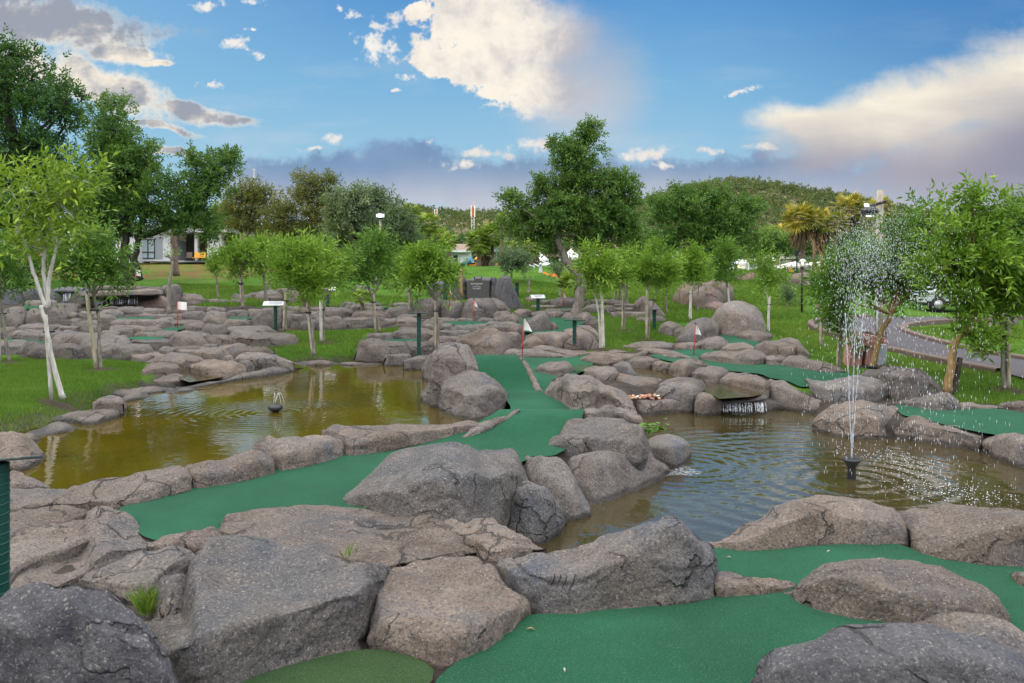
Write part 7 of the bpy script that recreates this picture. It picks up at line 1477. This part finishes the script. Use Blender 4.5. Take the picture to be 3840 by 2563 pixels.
# droplets: thrown up by the jets, drifting to the right as they fall
def drops(n, g):
    v = g.uniform(7.0, 8.2, n); t = g.uniform(.22, 1.62, n); t = np.where(g.uniform(size=n) < .35, g.uniform(.5, 1.05, n), t); sx = np.where(g.uniform(size=n) < .55, g.normal(.08, .30, n), g.normal(.70, .45, n)); sy = g.normal(0, .35, n)
    P = top + np.stack([sx * t * .75 + .22 * t * t * (sx > 0), sy * t, v * t - 4.9 * t * t], -1); vz = v - 9.8 * t
    k = (P[:, 2] > z + .02); return P[k], vz[k], sx[k]
P, vz, sx = drops(5600, g); n = len(P); rr = g.uniform(.0012, .0034, n) * np.where(g.uniform(size=n) < .08, 1.5, 1); st = np.clip(np.abs(vz) * .0055, .006, .034)
oc = np.array([(1, 0, 0), (-1, 0, 0), (0, 1, 0), (0, -1, 0), (0, 0, 1), (0, 0, -1)], float); of = np.array([(0, 2, 4), (2, 1, 4), (1, 3, 4), (3, 0, 4), (2, 0, 5), (1, 2, 5), (3, 1, 5), (0, 3, 5)])
sc = np.stack([rr, rr, np.maximum(st, rr)], -1); V = (P[:, None] + oc[None] * sc[:, None]).reshape(-1, 3); FF = (np.arange(n)[:, None, None] * 6 + of[None]).reshape(-1, 3)
tag(mesh_obj('fountain_spray', V, FF, M['drop'], None, top, True), kind='stuff')
# splashes where the drops land
n = 520; c_ = np.array([px(x, y, 1) for x, y in ((2080, 1062), (2070, 1090), (2120, 1130), (2010, 1045), (2230, 1140), (2210, 1130))]); dirs = c_[g.integers(0, 6, n)]; t = (CAMZ - WR) / (CAMZ - dirs[:, 2]); Q = np.stack([dirs[:, 0] * t, t, np.full(n, WR)], -1); Q[:, 0] += g.normal(size=n) * .28; Q[:, 1] += g.normal(size=n) * .28; Q[:, 2] += np.abs(g.normal(size=n)) * .035
rr = g.uniform(.003, .008, n); V = (Q[:, None] + oc[None] * np.stack([rr * 1.4, rr * 1.4, rr], -1)[:, None]).reshape(-1, 3); FF = (np.arange(n)[:, None, None] * 6 + of[None]).reshape(-1, 3)
tag(mesh_obj('splash_droplets', V, FF, M['drop'], None, None, True), kind='stuff')
r = empty('fountain_nozzle', NZL, 'small black floating nozzle with weak trickles in the left pond', 'fountain'); MB().lathe((NZL[0], NZL[1], WL), [(.03, -.2), (.05, .0), (.10, .03), (.13, .06), (.125, .1), (.08, .13), (.04, .14)], 20).build('float', M['black'], r, True)
mb = MB(); tp = np.array((NZL[0], NZL[1], WL + .14))
for vx, vy in ((.25, 0), (-.1, .1), (.35, .15)): t = np.linspace(0, .42, 16)[:, None]; mb.tube(tp + np.array((vx, vy, 2.0)) * t - np.array((0, 0, 4.9)) * t * t, .004, 4)
mb.build('trickle', M['drop'], r, True)
def fall(crop, x0, x1, ya, yb, base, n, lab, seed, th=.012, dz=0.0):
    g = np.random.default_rng(seed); mb = MB(); D = float(groundD(*pts(crop, [base])[0])[0]) + dz if not isinstance(base, float) else base
    for i in range(n):
        x = g.uniform(x0, x1); p = pts(crop, [(x, ya + g.uniform(-2, 2)), (x + g.uniform(-4, 4), yb + g.uniform(-.12, .02) * (yb - ya) * g.uniform(0, 4))]); a, b = unproj(*p[0], D), unproj(*p[1], D - .08); t = np.linspace(0, 1, 9)[:, None]
        P = a + (b - a) * t; P[:, 1] -= .05 * (t[:, 0] ** .5); P[:, 0] += g.normal(size=9) * .004; mb.tube(P, th * g.uniform(.3, 1.0) * (1 + .6 * g.normal(size=9)).clip(.15, 2), 4)
    tag(mb.build('waterfall', M['drop'], None, True, unproj(*pts(crop, [((x0 + x1) / 2, yb)])[0], D)), lab, 'waterfall')
fall('C7', 1920, 2335, 1245, 1335, 15.6, 60, 'little waterfall of thin strands falling from the ledge into the right pond', 3, .006)
fall('C5', 880, 1280, 262, 355, (1000, 372), 60, 'wide sparse waterfall dripping from the left ledge', 4, .007, -.15); fall('C5', 585, 715, 215, 330, (650, 345), 46, 'narrow waterfall left of the wide ledge', 5, .009, -.1)
def foamsheet(poly, z, name='foam'):
    P = ccw(onplane(poly, z)[:, :2]); o = grid_sheet(name, P, z, .06, M['foam']); V = np.empty(len(o.data.vertices) * 3, np.float32); o.data.vertices.foreach_get('co', V); V = V.reshape(-1, 3)
    d = np.sqrt(((V[:, None, :2] - dense(P, .1)[None]) ** 2).sum(-1)).min(1); a = o.data.attributes.new('tone', 'FLOAT', 'POINT'); a.data.foreach_set('value', np.clip(d / .22, 0, 1).astype(np.float32)); tag(o, kind='stuff')
foamsheet(pts('B1', "1780,330 1960,250 2090,190 2230,260 2330,280 2200,330 2060,310 1940,360 1830,400 1760,420"), WR + .006); foamsheet(pts('C7', "1800,1350 1900,1325 2349,1310 2460,1320 2349,1350 2150,1385 1950,1365"), WR + .006)
# lilies on the spout ledge
r = empty('water_lily', px(1490, 988, 11.6), 'clump of green and rusty water plants on the wet spout ledge', 'plant'); g = np.random.default_rng(8); n = 60
b = px(1487, 990, 11.0); P = b + np.stack([g.normal(size=n) * .10, g.normal(size=n) * .08, np.abs(g.normal(size=n)) * .05], -1); d = unit(np.stack([g.normal(size=n), g.normal(size=n), g.uniform(.0, .7, n)], -1))
v, f = leaf_quads(P, d, unit(np.cross(d, np.array((0, 0, 1.)) + g.normal(size=(n, 3)) * .3)), g.uniform(.09, .17, n), .06, .25); o = mesh_obj('leaves', v, f, M['leaf_deep'], None, parent_origin(r), False, np.repeat(g.uniform(.2, 1, n), 4)); o.parent = r; o.location = (0, 0, 0)
# heap of pebbles
g = np.random.default_rng(9); peb = {}
for nm, c in (('orange', (.34, .15, .08)), ('white', (.55, .52, .48)), ('tan', (.32, .23, .14)), ('red-brown', (.20, .08, .055))): peb[nm] = simple(nm.replace('-', '_') + '_pebble', c, .6, var=.2, scale=14)
for i in range(60):
    x = g.uniform(1436, 1513); y = g.uniform(900, 914) + abs(x - 1475) * .06; nm = ['orange', 'white', 'tan', 'red-brown'][i % 4 if i % 5 else 0]; D = 2.36 * 1827.2 / (y - 639.9)
    p = px(x, y, D); rr = g.uniform(.025, .05); a = np.linspace(-1.5, 1.5, 7); mb = MB().lathe((0, 0, 0), [(max(.004, rr * math.cos(q)), rr * .62 * math.sin(q)) for q in a], 10); V = np.concatenate(mb.v) * np.array((g.uniform(.9, 1.4), g.uniform(.8, 1.1), 1)); an = g.uniform(0, 3); V = V @ np.array(((math.cos(an), -math.sin(an), 0), (math.sin(an), math.cos(an), .2 * g.normal()), (0, 0, 1)))
    o = mesh_obj('pebble', V + p, mb.f, peb[nm], None, p, True); tag(o, f'{nm} rounded pebble in the heap between boulders above the right pond', 'pebble', f'{nm} pebbles in the heap')
# claw scratches belong to the long wedge boulder: four short dark grooves
# ---------- sky and light -------------------------------------------------
SUN_EL, SUN_AZ = math.radians(10), math.radians(-107)      # low in the west, behind the left shoulder
def build_world():
    w = bpy.data.worlds.new('World'); S.world = w; w.use_nodes = True
    m = NT.__new__(NT); m.t = w.node_tree; m.t.nodes.clear(); m.out = m.n('ShaderNodeOutputWorld')
    d = m.n('ShaderNodeTexCoord').outputs['Generated']
    sp = m.n('ShaderNodeSeparateXYZ', {0: d}); X, Y, Z = sp.outputs
    Yp = m.math('MAXIMUM', Y, .08)
    # sky directions laid out on a vertical plane to the north: a = right, b = down from the zenith side
    a = m.math('ADD', m.math('MULTIPLY', m.math('DIVIDE', X, Yp), 1.8272), 1.1745)
    b = m.math('SUBTRACT', .640, m.math('MULTIPLY', m.math('DIVIDE', Z, Yp), 1.8272))
    p0 = m.n('ShaderNodeCombineXYZ', {0: a, 1: b, 2: 0.0}).outputs[0]
    wn = m.n('ShaderNodeTexNoise', {'Vector': p0, 'Scale': 5.0, 'Detail': 6.0, 'Roughness': .6}).outputs[1]
    wv = m.vmath('MULTIPLY', m.vmath('SUBTRACT', wn, (.5, .5, .5)), (.16, .09, 0))
    p = m.vmath('ADD', p0, wv); ps = m.n('ShaderNodeSeparateXYZ', {0: p}); PA, PB = ps.outputs[0], ps.outputs[1]
    n_big = m.rng(m.noise(p0, 4.0, 7, .6), .28, .72, 0, 1, False); n_mid = m.rng(m.noise(p0, 11.0, 8, .65, .3), .28, .72, 0, 1, False); n_fin = m.rng(m.noise(p0, 26.0, 7, .65, .2), .3, .7, 0, 1, False); n_str = m.rng(m.noise(m.vmath('MULTIPLY', p0, (.35, 1.4, 1)), 7.0, 6, .6), .28, .72, 0, 1, False)
    def ell(cx, cy, rx, ry, rot=0.0, u=PA, v=PB):
        x = m.math('SUBTRACT', u, cx); y = m.math('SUBTRACT', v, cy); c, s = math.cos(math.radians(rot)), math.sin(math.radians(rot))
        xr = m.math('DIVIDE', m.math('ADD', m.math('MULTIPLY', x, c), m.math('MULTIPLY', y, s)), rx)
        yr = m.math('DIVIDE', m.math('SUBTRACT', m.math('MULTIPLY', y, c), m.math('MULTIPLY', x, s)), ry)
        return m.math('SUBTRACT', 1.0, m.math('SQRT', m.math('ADD', m.math('MULTIPLY', xr, xr), m.math('MULTIPLY', yr, yr))))
    def union(L):
        r = L[0]
        for q in L[1:]: r = m.math('SMOOTH_MAX', r, q, .12)
        return r
    def cover(e, n, amp, lo, hi): return m.rng(m.math('ADD', e, m.math('MULTIPLY', m.math('SUBTRACT', n, .5), amp)), lo, hi)
    # clear blue, paler to the horizon and to the left
    nish = m.n('ShaderNodeTexSky', sky_type='NISHITA', sun_disc=False, sun_elevation=SUN_EL, sun_rotation=SUN_AZ, air_density=1.0, dust_density=.6, ozone_density=2.0)
    nb = m.n('ShaderNodeVectorMath', {0: nish.outputs[0], 'Scale': .085}, operation='SCALE').outputs[0]
    vg = m.ramp(m.rng(b, .0, .62, 0, 1, False), [(0, (.115, .34, .69)), (.3, (.215, .49, .77)), (.55, (.33, .59, .80)), (.75, (.48, .66, .80)), (1, (.62, .64, .68))])
    vg = m.mix(m.rng(a, .95, .2, 0, .45), vg, (.33, .62, .84)); vg = m.mix(m.rng(a, 1.5, 2.3, 0, .6), vg, m.mix(m.rng(b, .05, .35), (.05, .20, .50), (.13, .36, .66)))
    col = m.mix(.08, vg, nb)
    def soft(e, n, amp, lo, hi): return m.rng(m.math('ADD', e, m.math('MULTIPLY', m.math('SUBTRACT', n, .5), amp)), lo, hi)
    n_lo = m.rng(m.noise(p0, 2.2, 5, .55), .3, .7, 0, 1, False)
    # thin milky veil and wisps in the blue
    col = m.mix(m.math('MULTIPLY', m.rng(n_str, .45, 1.0), m.rng(b, .02, .30, .06, .30)), col, (.62, .68, .74))
    # grey-blue bank low over the horizon, ragged top
    e = union([ell(.80, .425, .28, .09), ell(.95, .39, .14, .07), ell(.62, .405, .17, .055), ell(1.25, .435, .42, .085), ell(1.75, .425, .62, .075), ell(2.2, .45, .5, .13)])
    cb = m.mix(m.rng(m.math('ADD', b, m.math('MULTIPLY', m.math('SUBTRACT', n_lo, .5), .06)), .36, .49), m.mix(n_big, (.17, .275, .46), (.25, .37, .56)), (.55, .57, .65))
    col = m.mix(m.math('MULTIPLY', soft(e, m.math('ADD', m.math('MULTIPLY', n_mid, .6), m.math('MULTIPLY', n_fin, .4)), .75, -.05, .42), .94), col, cb)
    # bright rims standing on the bank
    e = union([ell(1.12, .357, .085, .018), ell(1.235, .338, .05, .022), ell(1.47, .357, .09, .014), ell(1.64, .345, .03, .014), ell(1.775, .347, .06, .012), ell(1.07, .385, .055, .020), ell(.765, .322, .034, .024), ell(.72, .337, .04, .008), ell(.99, .335, .018, .010), ell(1.52, .378, .05, .008)])
    col = m.mix(soft(e, n_fin, 1.5, .0, 1.1), col, m.mix(n_mid, (.70, .68, .68), (1.0, .93, .82)))
    # long streaked clouds on the left
    e = union([ell(.10, .050, .30, .085, 8), ell(.28, .12, .11, .030, 6), ell(.04, .15, .12, .06, 4), ell(.25, .205, .21, .062, 20), ell(.44, .258, .15, .024, 9), ell(.20, .165, .09, .035, 20), ell(.36, .29, .14, .012, 8), ell(.40, .355, .08, .014, 0), ell(.34, .145, .06, .010, 3)])
    nn = m.math('ADD', m.math('MULTIPLY', n_mid, .45), m.math('ADD', m.math('MULTIPLY', n_str, .3), m.math('MULTIPLY', n_fin, .25)))
    sh = m.math('ADD', m.rng(b, .03, .14, .75, .15), m.math('MULTIPLY', m.math('SUBTRACT', m.math('ADD', m.math('MULTIPLY', n_str, .5), m.math('MULTIPLY', n_mid, .5)), .5), 1.5))
    sh = m.math('ADD', sh, m.rng(b, .17, .24, 0, .25)); dens = m.math('ADD', e, m.math('MULTIPLY', m.math('SUBTRACT', nn, .5), 1.2))
    sh = m.math('ADD', sh, m.rng(dens, .05, .55, -.25, .25))
    col = m.mix(m.rng(dens, -.05, .5), col, m.mix(m.rng(sh, .1, .85), (.97, .88, .74), (.34, .37, .44)))
    # the big cumulus: torn left side, rain veil dissolving right and down
    e = union([ell(1.12, .06, .17, .13), ell(1.25, .09, .16, .12), ell(1.21, .195, .19, .085, 14), ell(1.02, .15, .075, .04, 25), ell(.955, .02, .05, .03)])
    veil = m.math('MULTIPLY', m.rng(ell(1.33, .20, .20, .20, 0, a, b), -.05, .85, 0, .9), m.rng(n_lo, .0, .8, .65, 1)); col = m.mix(veil, col, m.mix(m.rng(b, .08, .3), (.46, .49, .57), (.60, .60, .65)))
    nn = m.math('ADD', m.math('MULTIPLY', n_mid, .6), m.math('MULTIPLY', n_fin, .4)); amp = m.rng(a, 1.12, 1.36, 1.25, .35)
    dens = m.math('ADD', e, m.math('MULTIPLY', m.math('SUBTRACT', nn, .5), amp)); wid = m.math('MULTIPLY', m.rng(a, 1.08, 1.40, .24, .95), 1.0)
    cA = m.rng(m.math('DIVIDE', dens, wid), -.05, 1.0)
    sh = m.math('ADD', m.rng(a, 1.15, 1.45, .05, .75), m.math('ADD', m.math('MULTIPLY', m.math('SUBTRACT', n_mid, .5), .75), m.math('MULTIPLY', m.math('SUBTRACT', n_big, .5), .9))); sh = m.math('ADD', sh, m.rng(b, .16, .03, 0, .18))
    col = m.mix(cA, col, m.mix(m.rng(sh, -.1, .9), (1.0, .92, .80), (.52, .51, .56)))
    # anvil cloud on the right: feathered cream above, slate violet below
    e = union([ell(2.10, .265, .42, .11, -14, a, PB), ell(2.42, .20, .36, .17, -18, a, PB), ell(2.35, .36, .50, .16, -4, a, b), ell(1.90, .285, .20, .055, 4)])
    lo = m.math('ADD', m.math('ADD', b, m.math('MULTIPLY', m.math('SUBTRACT', a, 2.0), -.04)), m.math('MULTIPLY', m.math('SUBTRACT', n_lo, .5), .07))
    cc = m.mix(m.rng(lo, .25, .40), m.mix(m.rng(n_str, .2, .95), (1.0, .92, .76), (.80, .75, .66)), (.42, .40, .46)); cc = m.mix(m.math('MULTIPLY', m.rng(a, 2.0, 2.4), m.rng(b, .12, .34)), cc, (.30, .30, .40)); cc = m.mix(m.rng(lo, .38, .50), cc, (.44, .46, .55))
    cov = m.rng(m.math('ADD', e, m.math('MULTIPLY', m.math('SUBTRACT', m.math('ADD', m.math('MULTIPLY', n_str, .6), m.math('MULTIPLY', n_mid, .4)), .5), .55)), -.10, .55)
    col = m.mix(cov, col, cc)
    # scattered puffs
    e = union([ell(.53, .108, .036, .018), ell(.584, .128, .020, .014), ell(.49, .193, .034, .011), ell(.465, .018, .044, .014), ell(.58, .010, .028, .010), ell(.865, .098, .064, .034, 20), ell(.82, .028, .03, .012), ell(.86, .055, .035, .014), ell(.90, .03, .03, .015), ell(1.12, .245, .026, .010), ell(.57, .075, .014, .006), ell(.775, .015, .016, .007), ell(1.70, .215, .05, .008, -10), ell(.93, .17, .03, .012), ell(.90, .20, .014, .006)])
    col = m.mix(soft(e, n_fin, 1.9, .05, 1.0), col, m.mix(n_mid, (.74, .74, .76), (1.0, .95, .88)))
    # overhead and behind, out of view: broken cloud brightened as fill for the ground
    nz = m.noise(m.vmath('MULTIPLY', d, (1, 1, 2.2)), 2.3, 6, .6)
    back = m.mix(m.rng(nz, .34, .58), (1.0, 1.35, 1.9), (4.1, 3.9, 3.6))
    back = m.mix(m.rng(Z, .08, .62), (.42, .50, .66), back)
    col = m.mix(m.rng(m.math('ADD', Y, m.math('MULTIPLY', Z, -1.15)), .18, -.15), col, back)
    col = m.mix(m.rng(Z, -.01, -.08), col, (.10, .12, .08))
    bg = m.n('ShaderNodeBackground', {0: col, 1: SKY_STRENGTH}); m.t.links.new(bg.outputs[0], m.out.inputs[0])
    try: w.cycles.sampling_method = 'MANUAL'; w.cycles.sample_map_resolution = 512
    except Exception: pass
SKY_STRENGTH = 1.0
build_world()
sl = bpy.data.lights.new('sun', 'SUN'); sl.energy = 5.0; sl.angle = math.radians(.6); sl.color = (1, .78, .48)
so = bpy.data.objects.new('sun', sl); COL.objects.link(so)
dv = Vector((math.sin(SUN_AZ) * math.cos(SUN_EL), math.cos(SUN_AZ) * math.cos(SUN_EL), math.sin(SUN_EL)))
so.rotation_euler = dv.to_track_quat('Z', 'Y').to_euler(); so.location = (-20, -20, 30)
# ---------- camera --------------------------------------------------------
cam = bpy.data.cameras.new('camera'); co = bpy.data.objects.new('camera', cam); COL.objects.link(co)
co.location = (0, 0, CAMZ); co.rotation_euler = (math.radians(90), 0, 0)
cam.sensor_width = 36; cam.lens = 36 * F / 3840; cam.shift_y = -(2563 / 2 - HY) / 3840
cam.clip_end = 6000; cam.clip_start = .05
cam.dof.use_dof = True; cam.dof.focus_distance = 13.0; cam.dof.aperture_fstop = 4.0
S.camera = co
S.view_settings.view_transform = 'Standard'; S.view_settings.look = 'None'; S.view_settings.exposure = 0; S.view_settings.gamma = 1
S.cycles.max_bounces = 6; S.cycles.transparent_max_bounces = 12
